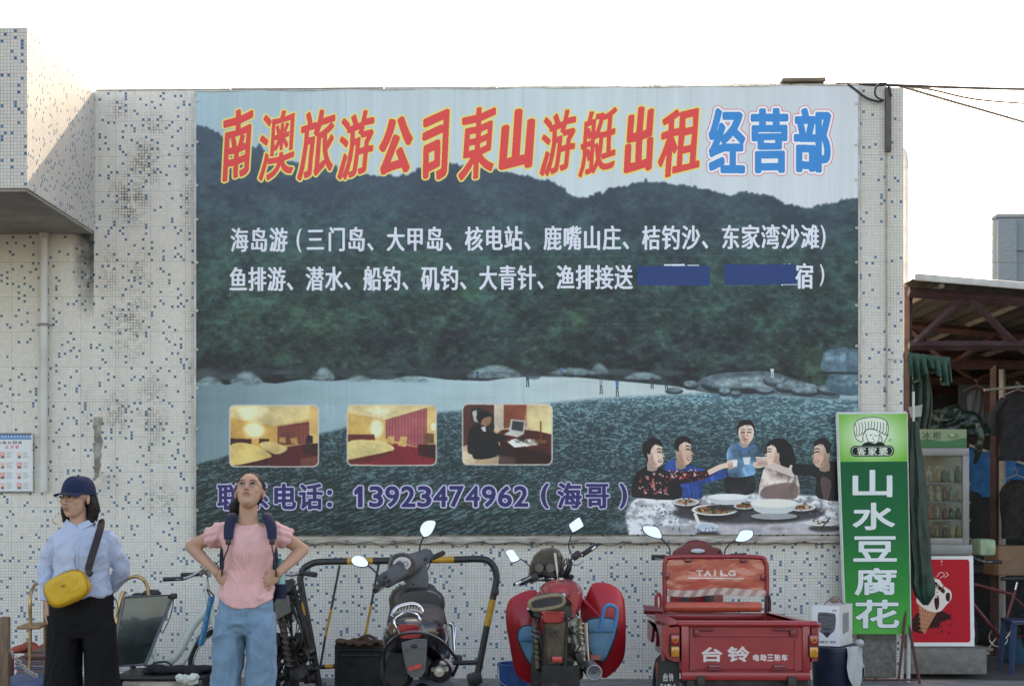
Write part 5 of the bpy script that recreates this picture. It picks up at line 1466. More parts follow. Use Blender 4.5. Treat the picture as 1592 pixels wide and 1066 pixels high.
# bicycle parked under the stall
def bicycle(loc, rot, label, frame_m, scale=1.0, stepthru=False, basket=None, grips=None):
    t_ = thing('bicycle', label, 'bicycle', loc, rot)
    M_tyre = mat('tyre', (0.02, 0.02, 0.02), 0.85); M_chr = mat('old_chrome', (0.45, 0.45, 0.44), 0.3, 0.9, dirt=.3)
    M_blk = mat('black_plastic', (0.02, 0.02, 0.022), 0.5)
    r_ = 0.30
    for x in (-0.5, 0.52):
        w_ = obj('wheel', B().torus((x, 0, r_ + .02), r_ - .02, 0.008, 'y', 36, 6), M_chr, t_)
        obj('tyre', B().torus((x, 0, r_ + .02), r_, 0.019, 'y', 40, 8), M_tyre, w_)
        b = B()
        for k in range(18):
            a_ = 2 * PI * k / 18; b.tube([(x, .012 * (-1) ** k, r_ + .02), (x + math.cos(a_) * (r_ - .02), 0, r_ + .02 + math.sin(a_) * (r_ - .02))], 0.0014, 4)
        obj('spokes', b, M_chr, w_); obj('hub', B().cyl((x, -.05, r_ + .02), (x, .05, r_ + .02), .018), M_chr, w_)
        b = B(); pts = [(x + math.cos(R(a_)) * (r_ + .035), 0, r_ + .02 + math.sin(R(a_)) * (r_ + .035)) for a_ in range(20 if x > 0 else 10, 175 if x < 0 else 150, 12)]
        b.tube(pts, .026, 8, flat=.35); obj('mudguard', b, frame_m if stepthru else M_blk, t_)
    hd = Vector((0.36, 0, 0.86)); bbk = Vector((0.0, 0, 0.28)); st = Vector((-.13, 0, .72)); re = Vector((-.5, 0, .32)); fe = Vector((.52, 0, .32))
    b = B()
    if stepthru:
        b.tube([hd - Vector((0, 0, .10)), (0.24, 0, .62), (.13, 0, .42), (0.0, 0, .33), (-.16, 0, .38)], .029, 10, smooth=6); b.tube([hd - Vector((-.02, 0, .18)), (0.28, 0, .56), (.17, 0, .36), (0.02, 0, .28)], .017, 10, smooth=6)
    else:
        b.tube([hd - Vector((0, 0, .06)), st - Vector((0, 0, .05))], .015, 8); b.tube([hd - Vector((0, 0, .14)), bbk], .018, 8)
    b.tube([st, bbk], .016, 8); b.tube([hd + Vector((-.02, 0, .03)), hd + Vector((.03, 0, -.2))], .022, 10)
    for s2 in (-1, 1):
        b.tube([bbk, re + Vector((0, .05 * s2, 0))], .009, 6); b.tube([st - Vector((0, 0, .08)), re + Vector((0, .05 * s2, 0))], .008, 6); b.tube([hd + Vector((.03, .03 * s2, -.2)), (.44, .05 * s2, .5), fe + Vector((0, .05 * s2, 0))], .011, 8, smooth=3)
    obj('frame', b, frame_m, t_)
    b = B(); b.tube([hd, hd + Vector((-.02, 0, .12)), hd + Vector((-.01, 0, .14))], .013, 8)
    b.tube([hd + Vector((-.24, -.29, .13)), hd + Vector((-.12, -.26, .13)), hd + Vector((-.02, -.13, .18)), hd + Vector((-.01, 0, .14)), hd + Vector((-.02, .13, .18)), hd + Vector((-.12, .26, .13)), hd + Vector((-.24, .29, .13))], .011, 8, smooth=5)
    hb_ = obj('handlebar', b, M_chr, t_)
    for s2 in (-1, 1): obj('grip', B().tube([hd + Vector((-.13, .265 * s2, .13)), hd + Vector((-.27, .295 * s2, .125))], .016, 10), grips or M_blk, hb_)
    b = B(); b.tube([hd + Vector((-.05, -.2, .15)), hd + Vector((.06, -.1, .24)), hd + Vector((.1, 0, 0.1))], .004, 6, smooth=5); b.tube([hd + Vector((-.05, .2, .15)), hd + Vector((.08, .1, .24)), hd + Vector((.1, 0, 0))], .004, 6, smooth=5); obj('brake_cable', b, M_blk, hb_)
    b = B(); b.loft([ring(st + Vector((x, 0, .1)), w_, h_, (0, 1, 0), (0, 0, 1), 2.4, 12) for x, w_, h_ in ((-.13, .06, .02), (-.1, .085, .03), (0, .07, .03), (.08, .035, .022), (.13, .02, .012))]); obj('saddle', b, M_blk, t_)
    obj('seat_post', B().tube([st, st + Vector((-.02, 0, .09))], .012, 8), M_chr, t_)
    b = B(); b.torus((0.0, -.06, .28), .085, .005, 'y', 24, 5); b.box((0.06, -.1, .2), (.012, .012, .18), rot=(0, R(-35), 0)); b.box((.11, -.13, .13), (.08, .07, .02)); b.box((-.06, .1, .36), (.012, .012, .18), rot=(0, R(-35), 0)); b.box((-.11, .13, .43), (.08, .07, .02)); obj('crank', b, M_chr, t_)
    if basket:
        b = B(); cx_ = .56; cz_ = .80
        for k in range(9):
            z_ = cz_ + .2 * k / 8; g_ = .11 + .03 * k / 8
            b.tube([(cx_ - g_, -g_ * 1.2, z_), (cx_ + g_, -g_ * 1.2, z_), (cx_ + g_, g_ * 1.2, z_), (cx_ - g_, g_ * 1.2, z_)], .004, 4, closed=True)
        for k in range(24):
            a_ = 2 * PI * k / 24; sq = lambda q_, rr: max(-rr, min(rr, q_ * 1.5 * rr)); b.tube([(cx_ + sq(math.cos(a_), .11), sq(math.sin(a_), .132), cz_), (cx_ + sq(math.cos(a_), .14), sq(math.sin(a_), .168), cz_ + .2)], .0035, 4)
        b.box((cx_, 0, cz_), (.22, .26, .008)); obj('basket', b, basket, t_)
    return t_
M_grn = mat('bicycle_dark_red', (0.13, 0.02, 0.02), 0.4, var=.2, dirt=.3)
q = P(1540, 860, .95)
bicycle((P(1556, 900, 1.15).x, 1.15, 0), (0, 0, R(180)), 'dark red bicycle with a yellow wire basket under the stall roof', M_grn, basket=mat('yellow_wire', (0.42, 0.30, 0.05), 0.5))
# things around it
b = B(); q = P(1528, 850, 1.2); b.box((q.x, 1.2, q.z), (.17, .2, .16), rot=(0, 0, .2), bev=.03)
tag(obj('plastic_bag', b, mat('pale_green_bag', (0.30, 0.40, 0.27), 0.5, var=.3), subsurf=1), 'pale green bag sitting above the yellow bicycle basket', 'bag')
st_ = thing('plastic_stool', 'blue plastic stool at the right edge under the stall', 'stool', (P(1590, 900, 0.9).x, 0.9, 0))
M_bs = mat('blue_plastic', (0.035, 0.06, 0.13), 0.4, var=.1)
obj('seat', B().box((0, 0, .46), (.3, .3, .03), bev=.012), M_bs, st_)
for sx in (-1, 1):
    for sy in (-1, 1): obj('leg', B().tube([(sx * .12, sy * .12, .45), (sx * .155, sy * .155, 0)], [.03, .022], 4), M_bs, st_, smooth=False)
b = B(); q = P(1568, 870, 1.9); b.box((q.x, 1.9, q.z), (.36, .3, .28), rot=(0, 0, .15), bev=.006); tag(obj('carton', b, mat('brown_carton', (0.20, 0.13, 0.08), 0.8, dirt=.3)), 'brown carton stacked behind the bicycle at the right', 'carton')
tb_ = thing('stall_table', 'dark covered table deep inside the stall', 'table', (P(1540, 860, 3).x + .5, 3.2, 0))
obj('tabletop', B().box((0, 0, .8), (2.4, .8, .04), bev=.01), M_bw, tb_)
def skirt(v, u): return (-1.18 + 2.36 * u, -.38 - .02 * math.sin(u * 60), .78 - v * .7)
b = B(); b.sheet([[skirt(i / 4, j / 50) for j in range(51)] for i in range(5)], th=.005); obj('table_skirt', b, M_navy, tb_)
for k, (px, py, c) in enumerate(((1462, 905, (0.1, .16, .2)), (1530, 1000, (.12, .05, .04)))): pass
b = B(); q = P(1583, 915, 1.6); b.lathe([(.10, 0), (.115, .02), (.13, .24), (.135, .25), (.125, .25), (.105, .02)], (q.x, 1.6, 0.0), n=20); tag(obj('bucket', b, mat('teal_bucket', (.03, .12, .2), .4)), 'blue teal bucket on the ground behind the bicycle wheel', 'bucket')
# ------------------------------------------------------------------ shared vehicle materials
def mask_mat(name, im, base, ink, rough=0.35, coat=0.3):
    t = NT(name)
    n = t.t.nodes.new('ShaderNodeTexImage'); n.image = im; n.extension = 'EXTEND'
    t.t.links.new(t.coord('UV'), n.inputs[0])
    v = t.coord('Object'); n1 = t.noise(v, 5, 5, 0.6)
    c = t.mix(t.ramp(n1, 0.35, 0.7), tuple(q * .85 for q in base), tuple(q * 1.1 for q in base))
    t.set('Base Color', t.mix(n.outputs[0], c, ink)); t.set('Roughness', rough); t.set('Coat Weight', coat)
    return t.m
def text_mask(name, w, h, s, items, rad=1.5, lines=()):
    """mask picture, white ink on black; items in millimetre-like units, y down"""
    p = Paint(int(w * s), int(h * s), lambda x, y: (x * s, y * s), (0, 0, 0))
    p.text(items, [(rad, (255, 255, 255))])
    for (x0, y0, x1, y1, t_) in lines: p.line([(x0, y0), (x1, y1)], t_, (255, 255, 255))
    return p.image(name, 1.0)
RED = (0.29, 0.014, 0.022)
M_red = mat('red_paint', RED, 0.38, coat=0.35, var=0.14, dirt=0.22, dirtcol=(0.24, 0.10, 0.08), scale=4)
M_red2 = mat('deep_red_paint', (0.16, 0.014, 0.022), 0.35, coat=0.3, var=0.15, dirt=0.2, scale=5)
M_rub = mat('rubber', (0.022, 0.022, 0.023), 0.8, var=0.3, dirt=0.3, dirtcol=(0.09, 0.08, 0.07))
M_blk = mat('black_plastic', (0.02, 0.02, 0.022), 0.5)
M_stl = mat('worn_steel', (0.35, 0.34, 0.32), 0.4, 0.8, dirt=0.4)
M_dstl = mat('greasy_iron', (0.045, 0.042, 0.04), 0.55, 0.4, var=0.4, dirt=0.4, dirtcol=(0.10, 0.06, 0.04))
M_mir = mat('mirror_glass', (0.92, 0.93, 0.95), 0.04, 1.0, var=0.01)
M_tail = mat('red_lens', (0.32, 0.01, 0.015), 0.15, coat=0.6)
M_amb = mat('amber_lens', (0.55, 0.22, 0.02), 0.15, coat=0.6)
def mirror(parent, c, outline, stem, tilt=(R(-14), 0, 0), stem_r=0.006):
    """mirror head facing the camera with its glass and stem; outline in local x,z metres"""
    mm = Matrix.Translation(c) @ Euler(tilt).to_matrix().to_4x4()
    sm = [(q.x, q.y) for q in catmull([Vector((x, z, 0)) for x, z in outline], 5, True)]
    b = B(); b.M = mm
    b.loft([[Vector((x * k, y, z * k)) for x, z in sm] for k, y in ((.97, 0.0), (1.06, .004), (1.02, .018), (.7, .034), (.2, .040))])
    h_ = obj('mirror', b, M_blk, parent)
    b = B(); b.M = mm; b.loft([[Vector((x * k, y, z * k)) for x, z in sm] for k, y in ((.95, -.003), (.95, 0.004))])
    obj('mirror_glass', b, M_mir, h_, smooth=False)
    b = B(); b.tube([Vector(c) + Vector((0, .012, 0))] + [Vector(s_) for s_ in stem], stem_r, 7, smooth=4)
    obj('mirror_stem', b, M_blk, h_)
    return h_

# ------------------------------------------------------------------ red cargo tricycle
TY = -3.1
q = P(1164, 766, TY)
tk = thing('cargo_tricycle', 'red electric cargo tricycle parked with its white lettered tailgate towards the viewer', 'tricycle', (q.x, TY, 0))
TL = Vector((q.x, TY, 0))
def L(px, py, dy=0.0): return P(px, py, TY + dy) - TL
gz0, gz1 = L(0, 1052).z, L(0, 966).z
gx0, gx1 = L(1059, 0).x, L(1259, 0).x
cxg, wg = (gx0 + gx1) / 2, gx1 - gx0
# lettered tailgate panel
W_, H_ = 176, 67          # photo px of the panel: x 1070..1246, y 972..1039
def TT(x, y): return ((x - 1070), (y - 972))
its = [('台', 1090 - 1070, 1005 - 972, 1121 - 1070, 1027 - 972), ('铃', 1131 - 1070, 1004 - 972, 1164 - 1070, 1027 - 972)]
for i, ch in enumerate('电动三轮车'): its.append((ch, 1171 - 1070 + i * 11.2, 1016 - 972, 1180 - 1070 + i * 11.2, 1026 - 972))
pmask = Paint(int(W_ * 8), int(H_ * 8), lambda x, y: (x * 8, y * 8), (0, 0, 0))
pmask.text(its[:2], [(7, (255, 255, 255))]); pmask.text(its[2:], [(4, (255, 255, 255))])
im_t = pmask.image('tailgate_letters', 1)
gate = obj('tailgate', B().box((cxg, .012, (gz0 + gz1) / 2 - .006), (wg - .01, .02, gz1 - gz0 - .05), bev=.004), M_red, tk)
printed_sheet('lettered_panel', [L(1072, 974, -.006), L(1245, 974, -.006), L(1245, 1039, -.006), L(1072, 1039, -.006)], mask_mat('lettered_red', im_t, RED, (0.62, 0.60, 0.60)), gate, th=.008)
b = B()
b.prism([(L(1072, 0).x, L(0, 974).z), (L(1077, 0).x, L(0, 974).z), (L(1077, 0).x, L(0, 987).z), (L(1083, 0).x, L(0, 993).z), (L(1083, 0).x, L(0, 1037).z), (L(1072, 0).x, L(0, 1037).z)], 'y', -.014, -.004)
b.prism([(L(1246, 0).x, L(0, 974).z), (L(1240, 0).x, L(0, 974).z), (L(1240, 0).x, L(0, 987).z), (L(1235, 0).x, L(0, 993).z), (L(1235, 0).x, L(0, 1037).z), (L(1246, 0).x, L(0, 1037).z)], 'y', -.014, -.004)
b.box((cxg, -.012, L(0, 984).z), (wg * .74, .010, .012), bev=.003)
obj('pressed_rib', b, M_red, gate)
b = B()
for xx_ in (1064.5, 1252.5): b.box((L(xx_, 0).x, -.006, (gz0 + gz1) / 2), (.048, .034, gz1 - gz0), bev=.008)
b.box((cxg, -.008, gz0 + .026), (wg, .034, .052), bev=.008)
obj('gate_frame', b, M_red, gate)
b = B(); b.tube([(gx0 - .02, -.01, gz1), (gx1 + .04, -.01, gz1)], .021, 10); obj('top_rail', b, M_red, gate)
for xx_ in (1095, 1220): 
    b = B(); b.tube([L(xx_ - 17, 978, -.03), L(xx_ + 14, 979, -.03)], .008, 8); b.box(L(xx_ + (-12 if xx_ < 1150 else 12), 983, -.02), (.03, .03, .05), bev=.004); obj('latch', b, M_red2, gate)
for xx_ in (1111, 1212):
    b = B(); b.box(L(xx_, 1036, -.022), (.075, .016, .03), bev=.006); b.tube([L(xx_ - 12, 1040, -.03), L(xx_ + 12, 1040, -.03)], .006, 8); obj('hinge', b, M_red2, gate)
# box: floor, sides with wide flanges, front wall
BL = 1.40
zf = gz0 + .06
ft = .74
def side(sx, name):
    x = gx0 if sx < 0 else gx1
    b = B()
    th_ = .02
    b.prism([(0, zf), (BL, zf - .03), (BL, ft), (0, gz1)], 'x', x - th_ / 2, x + th_ / 2)
    s_o = obj(name, b, M_red, tk, smooth=False)
    b = B()
    vs = [(x - .01 * sx, 0, gz1 + .005), (x + sx * .075, 0, gz1 - .004), (x + sx * .075, BL, ft - .004), (x - .01 * sx, BL, ft + .005)]
    b.add(vs + [(v[0], v[1], v[2] - .02) for v in vs], [(0, 1, 2, 3), (7, 6, 5, 4), (0, 4, 5, 1), (1, 5, 6, 2), (2, 6, 7, 3), (3, 7, 4, 0)])
    obj('flange', b, M_red, s_o, smooth=False)
    b = B()
    for k in range(4): b.box((x + sx * .018, .2 + k * .33, (zf + gz1) / 2 - .02), (.02, .04, gz1 - zf - .08), bev=.005)
    obj('side_rib', b, M_red, s_o)
    return s_o
side(-1, 'side_panel'); side(1, 'side_panel')
obj('bed_floor', B().box((cxg, BL / 2, zf - .015), (wg, BL, .02)), M_red2, tk, smooth=False)
obj('front_panel', B().box((cxg, BL, (zf + ft) / 2), (wg, .02, ft - zf)), M_red, tk, smooth=False)
# rear fender skirts with rounded foot beside the gate and lamps
for sx in (-1, 1):
    xi = gx0 if sx < 0 else gx1
    wo = .118 if sx < 0 else .055
    zt = gz1 - .005; zb_ = L(0, 1024).z
    pl = [(xi, zt), (xi + sx * wo, zt - .01), (xi + sx * wo, zb_ + .07), (xi + sx * wo * .75, zb_ + .02), (xi + sx * wo * .4, zb_), (xi, zb_)]
    fd = obj('fender', B().prism(pl, 'y', .0, .03), M_red, tk, smooth=False)
    b = B(); zc_ = .66
    arc = [(-.02 + .44 * (i / 10), zt - .25 + .06 * math.sin(PI * i / 10)) for i in range(11)]
    b.prism([(0.03, zb_), (0.03, zt - .02), (.9, zt - .05), (.9, zb_ + .05), (.66, zb_ + .05), (.55, zb_ + .16), (.35, zb_ + .2), (.15, zb_ + .14)], 'x', xi + sx * (wo - .02), xi + sx * wo); obj('wheel_arch', b, M_red, fd, smooth=False)
    lx = L(1048.5, 0).x if sx < 0 else L(1263, 0).x
    lm = obj('tail_light', B().box((lx, -.02, L(0, 999).z), (.062, .04, .142), bev=.012), M_blk, tk)
    obj('red_lens', B().box((lx, -.042, L(0, 990).z), (.05, .012, .066), bev=.008), M_tail, lm)
    obj('amber_lens', B().box((lx, -.042, L(0, 1008).z), (.05, .012, .064), bev=.008), M_amb, lm)
    b = B(); b.torus((lx, -.05, L(0, 1008).z), .014, .003, 'y', 16, 6); b.torus((lx, -.05, L(0, 990).z), .014, .003, 'y', 16, 6); obj('lens_ring', b, M_amb, lm)
# wheels, axle, flaps
for sx in (-1, 1):
    wx = (gx0 - .05) if sx < 0 else (gx1 + .0)
    b = B(); b.torus((wx, .42, .28), .215, .062, 'x', 40, 12); tw = obj('wheel', b, M_rub, tk)
    b = B(); b.lathe([(.02, -.05), (.16, -.045), (.17, -.03), (.17, .03), (.16, .045), (.02, .05)], (wx, .42, .28), 'x', 24); obj('rim', b, M_stl, tw)
    fx = L(1042, 0).x if sx < 0 else L(1243, 0).x
    mk_ = text_mask('flap_mask_%d' % sx, 34, 50, 8, [('台', 8, 13, 15, 20), ('铃', 17, 13, 24, 20)] + [(c_, 5 + i * 4.6, 23, 8.4 + i * 4.6, 28) for i, c_ in enumerate('TAILG')] + [(c_, 3 + i * 4, 39, 6.4 + i * 4, 44) for i, c_ in enumerate('886880')], 2.5) if sx < 0 else text_mask('flap_mask_r', 34, 50, 8, [(c_, 4 + i * 5, 8, 7.6 + i * 5, 13) for i, c_ in enumerate('TAILG')] + [(c_, 3 + i * 4.2, 25, 6.6 + i * 4.2, 30) for i, c_ in enumerate('886880')], 2.5)
    zt = L(0, 1022 if sx < 0 else 1050).z
    printed_sheet('mud_flap', [(fx - .07, .05, zt), (fx + .06, .05, zt), (fx + .07, .04, zt - .34), (fx - .09, .04, zt - .34)], mask_mat('flap_print_%d' % sx, mk_, (.02, .02, .021), (.5, .48, .46), .7, 0), tk, th=.006)
obj('rear_axle', B().cyl((gx0, .42, .28), (gx1, .42, .28), .03), M_dstl, tk)
b = B(); b.box((cxg, .42, .30), (.2, .22, .2), bev=.04)
for sx in (-1, 1):
    for k in range(4): b.box((cxg + sx * .28, .42, .33 + k * .012), (.05, .9 - k * .18, .01))
    b.box((cxg + sx * .28, .9, .44), (.05, 1.9, .06), bev=.005)
b.box((cxg, .08, gz0 - .03), (wg * .9, .05, .05), bev=.006); obj('chassis', b, M_dstl, tk)
b = B()
b.box(L(1021.5, 1040, .3), (.015, .02, .09)); obj('reflector', b, mat('orange_reflector', (.6, .12, .03), .3), tk)
# side handle loop and turn stub at the left
b = B(); b.tube([L(1021, 951, BL - .1), L(1020, 930, BL - .1), L(1024, 922, BL - .1), L(1028, 930, BL - .1), L(1027, 951, BL - .1)], .012, 8, smooth=4); obj('grab_handle', b, M_red, tk)
b = B(); b.tube([L(1192, 950, BL), L(1191, 932, BL), L(1195, 925, BL), L(1197, 934, BL), L(1197, 950, BL)], .009, 8, smooth=4); obj('grab_handle', b, M_blk, tk)
b = B(); b.cyl(L(1001, 947, BL - .5), L(1019, 948, BL - .5), .030, n=16); b.cyl(L(1017, 948, BL - .5), L(1030, 949, BL - .5), .022, n=12); obj('shock_absorber', b, M_red2, tk)
# seat back frame with plastic-wrapped panel
D1 = BL + .02
fpts = [L(1034, 957, D1), L(1033, 885, D1), L(1035, 872, D1), L(1043, 866, D1), L(1112, 865, D1), L(1180, 866, D1), L(1189, 873, D1), L(1192, 886, D1), L(1192, 957, D1)]
hf = obj('backrest_frame', B().tube(fpts, .017, 10, smooth=5), M_red, tk)
xs_ = [L(1037, 0, D1).x, L(1190, 0, D1).x]
m_im = text_mask('back_letters', 150, 56, 8, [(c_, 45 + i * 12.4, 19, 55 + i * 12.4, 28) if c_ != 'I' else (c_, 45 + i * 12.4 + 3, 19, 50 + i * 12.4, 28) for i, c_ in enumerate('TAILG')], 5, [(33, 32, 117, 32.5, 1.8)])
tf = mask_mat('wrapped_panel', m_im, (0.50, 0.10, 0.065), (0.66, 0.58, 0.56), 0.28, 0.6)
def wr(u, v): return 0.004 * (mnoise.noise(Vector((u * 6, v * 4, 1.3))) + .6 * abs(mnoise.noise(Vector((u * 11 + v * 8, v * 7 - u * 4, 4))))) 
printed_sheet('wrapped_backrest', [L(1038, 869, D1), L(1188, 869, D1), L(1190, 921, D1), L(1036, 919, D1)], tf, tk, nx=60, ny=26, th=.02, wave=wr)
b = B(); b.sheet([[Vector((xs_[0] + (xs_[1] - xs_[0]) * j / 40, D1 - .012 - .006 * math.sin(j * 1.3 + i), L(0, 913 + i * 3.4 + 2.0 * math.sin(j * .2), D1).z)) for j in range(41)] for i in range(4)], th=.003)
obj('plastic_film', b, mat('milky_film', (.44, .30, .27), .25, coat=.5, var=.08, scale=6), tk)
for (px_, py_) in ((1070, 871), (1156, 871), (1037, 895), (1186, 897)):
    obj('bracket', B().box(L(px_, py_, D1 - .02), (.045, .02, .03) if py_ < 880 else (.03, .02, .045), bev=.005), M_red2, hf)
b = B(); a = L(1034, 943, D1 - .06); c = L(1184, 943, D1 - .06); b.tube([a, a + Vector((.01, 0, 0)), c - Vector((.01, 0, 0)), c], [.025, .036, .036, .025], 14)
obj('seat_roll', b, mat('orange_vinyl', (.50, .08, .04), .4, coat=.3, var=.15), tk)
b = B(); b.box((cxg - .02, D1 - .03, L(0, 954, D1).z), (xs_[1] - xs_[0] + .05, .06, .04), bev=.01); b.box((cxg - .03, D1 + .25, .66), (.6, .45, .12), bev=.05); obj('seat_base', b, M_red, tk)
# front: leg shield, dashboard, handlebar, lamps behind the seat
D2 = 2.30
dc = L(1085, 860, D2)
b = B()
for k, (yo, sc_, zt_) in enumerate(((.0, 1, 0), (.12, .8, -.02))): pass
out = [(1045, 866), (1048, 858), (1062, 850), (1070, 843), (1085, 841), (1101, 844), (1110, 852), (1122, 855), (1126, 866)]
front = [L(x, y, D2) for x, y in out]
top_ = [Vector((v.x, v.y, v.z)) for v in front]
zb2 = dc.z - .10
b.loft([[Vector((v.x, D2, v.z)) for v in top_] + [Vector((top_[-1].x, D2, zb2)), Vector((top_[0].x, D2, zb2))],
        [Vector((v.x, D2 + .05, v.z + .012)) for v in top_] + [Vector((top_[-1].x, D2 + .05, zb2)), Vector((top_[0].x, D2 + .05, zb2))],
        [Vector((dc.x + (v.x - dc.x) * .7, D2 + .2, v.z - .06)) for v in top_] + [Vector((dc.x + .12, D2 + .2, zb2 - .05)), Vector((dc.x - .12, D2 + .2, zb2 - .05))]])
dash = obj('dashboard', b, M_red2, tk, bevel=.006)
obj('instrument', B().ell(L(1085, 856, D2 - .012), (.055, .012, .020)), mat('instrument_face', (.45, .46, .48), .2, coat=.5), dash)
b = B(); b.torus(L(1085, 856, D2 - .004), .048, .006, 'y', 28, 8); 
for i, v in enumerate(b.v): b.v[i] = (v[0], v[1], L(0, 856, D2).z + (v[2] - L(0, 856, D2).z) * .5)
b.ell(L(1119, 857, D2 - .012), (.012, .01, .010)); obj('bezel', b, M_blk, dash)
b = B(); b.tube([L(1014, 866, D2), L(1045, 866, D2), L(1125, 864, D2), L(1165, 864, D2)], .013, 8); hb2 = obj('handlebar', b, M_blk, tk)
obj('grip', B().tube([L(1013, 866, D2), L(1036, 866, D2)], [.021, .019], 12), M_rub, hb2); obj('grip', B().tube([L(1134, 864, D2), L(1160, 863, D2)], [.019, .021], 12), M_rub, hb2)
b = B(); b.tube([L(1018, 868, D2 - .03), L(1040, 870, D2 - .05)], .005, 6); obj('brake_lever', b, M_stl, hb2)
mirror(tk, L(1014, 827, D2), [(-.075, .045), (-.02, .052), (.045, .035), (.075, -.03), (.06, -.05), (.0, -.038), (-.055, -.008)], [L(1028, 837, D2), L(1040, 850, D2), L(1042, 864, D2)])
mirror(tk, L(1157, 832, D2), [(-.07, -.045), (-.055, -.01), (-.02, .04), (.055, .042), (.072, .025), (.06, -.015), (.0, -.048)], [L(1140, 841, D2), L(1128, 853, D2), L(1126, 866, D2)])
b = B(); b.box((dc.x, D2 + .08, .72), (.42, .05, .62), bev=.03); b.tube([(dc.x, D2 + .02, .95), (dc.x, D2 + .3, .3)], .03, 10); obj('leg_shield', b, M_red, tk)
for dx in (-.10, .08): obj('fork_cover', B().cyl((dc.x + dx, D2 - .05, .75), (dc.x + dx, D2 - .02, 1.0), .035), M_blk, tk)
b = B(); b.torus((dc.x, D2 + .32, .25), .2, .05, 'x', 36, 10); fw = obj('front_wheel', b, M_rub, tk); obj('rim', B().lathe([(.02, -.03), (.16, -.03), (.16, .03), (.02, .03)], (dc.x, D2 + .32, .25), 'x', 20), M_stl, fw)
obj('front_mudguard', B().tube([(dc.x, D2 + .32 + .28 * math.cos(R(a_)), .25 + .28 * math.sin(R(a_))) for a_ in range(10, 171, 16)], .07, 8, flat=.3), M_red, tk)
# ------------------------------------------------------------------ dark grey scooter seen from behind
CYS = -3.75
q = P(652, 766, CYS)
CL = Vector((q.x, CYS, 0))
sc_ = thing('motor_scooter', 'dark grey motor scooter with silver grab rail, front wheel turned to the left', 'scooter', CL)
def L(px, py, dy=0.0): return P(px, py, CYS + dy) - CL
M_scg = mat('scooter_grey', (0.028, 0.031, 0.034), 0.32, coat=0.4, var=.15, dirt=.15, dirtcol=(.12, .11, .10), scale=6)
M_scm = mat('satin_grey_plastic', (0.055, 0.063, 0.072), 0.55, var=.15, scale=7, dirt=.2, dirtcol=(.2, .19, .17))
M_scd = mat('gloss_black_body', (0.012, 0.011, 0.013), 0.15, coat=0.8, var=.3, dirt=.3, dirtcol=(.03, .026, .024))
M_chrome = mat('chrome', (0.62, 0.62, 0.62), 0.12, 1.0, var=.05, dirt=.12)
def pring(cx, cy, rx, ry, dy, p=2.2, n=20, tilt=0.0):
    """superellipse ring given in photo pixels at depth dy"""
    c = L(cx, cy, dy); s = (CYS + dy + 12) / F
    u = Vector((math.cos(tilt), 0, math.sin(tilt))); w = Vector((-math.sin(tilt), 0, math.cos(tilt)))
    return ring(c, rx * s, ry * s, u, w, p, n)
# tail body: from the tail lamp forward under the seat
b = B(); b.loft([pring(645, 984, 20, 14, -.05, 3), pring(645, 985, 34, 23, -.02, 2.6), pring(645, 988, 45, 30, .08, 2.5), pring(647, 992, 53, 36, .25, 2.4), pring(650, 996, 52, 40, .5, 2.4), pring(648, 1004, 44, 40, .75, 2.4)])
body = obj('tail_body', b, M_scd, sc_)
b = B(); b.loft([pring(648, 972, 40, 12, .08, 2.4), pring(649, 962, 44, 17, .2, 2.5), pring(650, 955, 42, 18, .45, 2.5), pring(648, 953, 34, 15, .68, 2.4), pring(646, 956, 20, 8, .82, 2)])
obj('seat', b, mat('black_vinyl', (.018, .018, .02), .55, var=.3, bump=.2, bscale=120), sc_)
b = B(); b.loft([pring(636, 981, 19, 11, -.07, 3.2), pring(636, 981, 21, 12, -.04, 3.2)]); tl_ = obj('tail_light', b, M_tail, sc_)
for cx_, rx_ in ((606, 9), (672, 11)):
    b = B(); b.loft([pring(cx_ + (4 if cx_ < 640 else 0), 978, rx_ * .7, 8, -.01, 2.2), pring(cx_ + (3 if cx_ < 640 else 0), 978, rx_, 11, .05, 2.2)]); obj('turn_signal', b, mat('smoked_lens', (.10, .05, .03), .1, coat=.8), sc_)
# silver luggage carrier with its slats
b = B(); b.tube([L(609, 958, .1), L(616, 945, .12), L(634, 939, .14), L(648, 940, .15), L(657, 950, .16), L(655, 957, .1)], .013, 10, smooth=5)
gr = obj('grab_rail', b, M_chrome, sc_)
b = B(); b.tube([L(611, 955, .06), L(625, 951, .05), L(645, 949, .06), L(655, 953, .08)], .010, 8, smooth=4)
for k in range(9): b.tube([L(616 + k * 4.6, 953 - .3 * k, .08), L(618 + k * 4.5, 941 + abs(k - 4) * .6, .13)], .004, 5)
obj('rail_slat', b, M_stl, gr)
b = B(); b.tube([L(621, 986, -.08), L(613, 970, -.10), L(614, 962, -.09), L(624, 955, -.07), L(632, 951, -.05), L(644, 953, -.07), L(652, 960, -.09), L(653, 980, -.08)], .007, 8, smooth=5)
obj('chrome_loop', b, M_chrome, sc_)
# hoop bumper
b = B(); b.tube([L(599, 1050, .1), L(597, 1018, -.02), L(604, 1000, -.10), L(622, 986, -.15), L(645, 982, -.17), L(668, 986, -.15), L(688, 997, -.10), L(702, 1014, -.03), L(712, 1028, .05), L(704, 1050, .12)], .010, 10, smooth=5)
obj('bumper_hoop', b, M_scd, sc_)
b = B(); b.box(L(712, 1024, .04), (.05, .04, .05), bev=.01); obj('peg', b, M_rub, sc_)
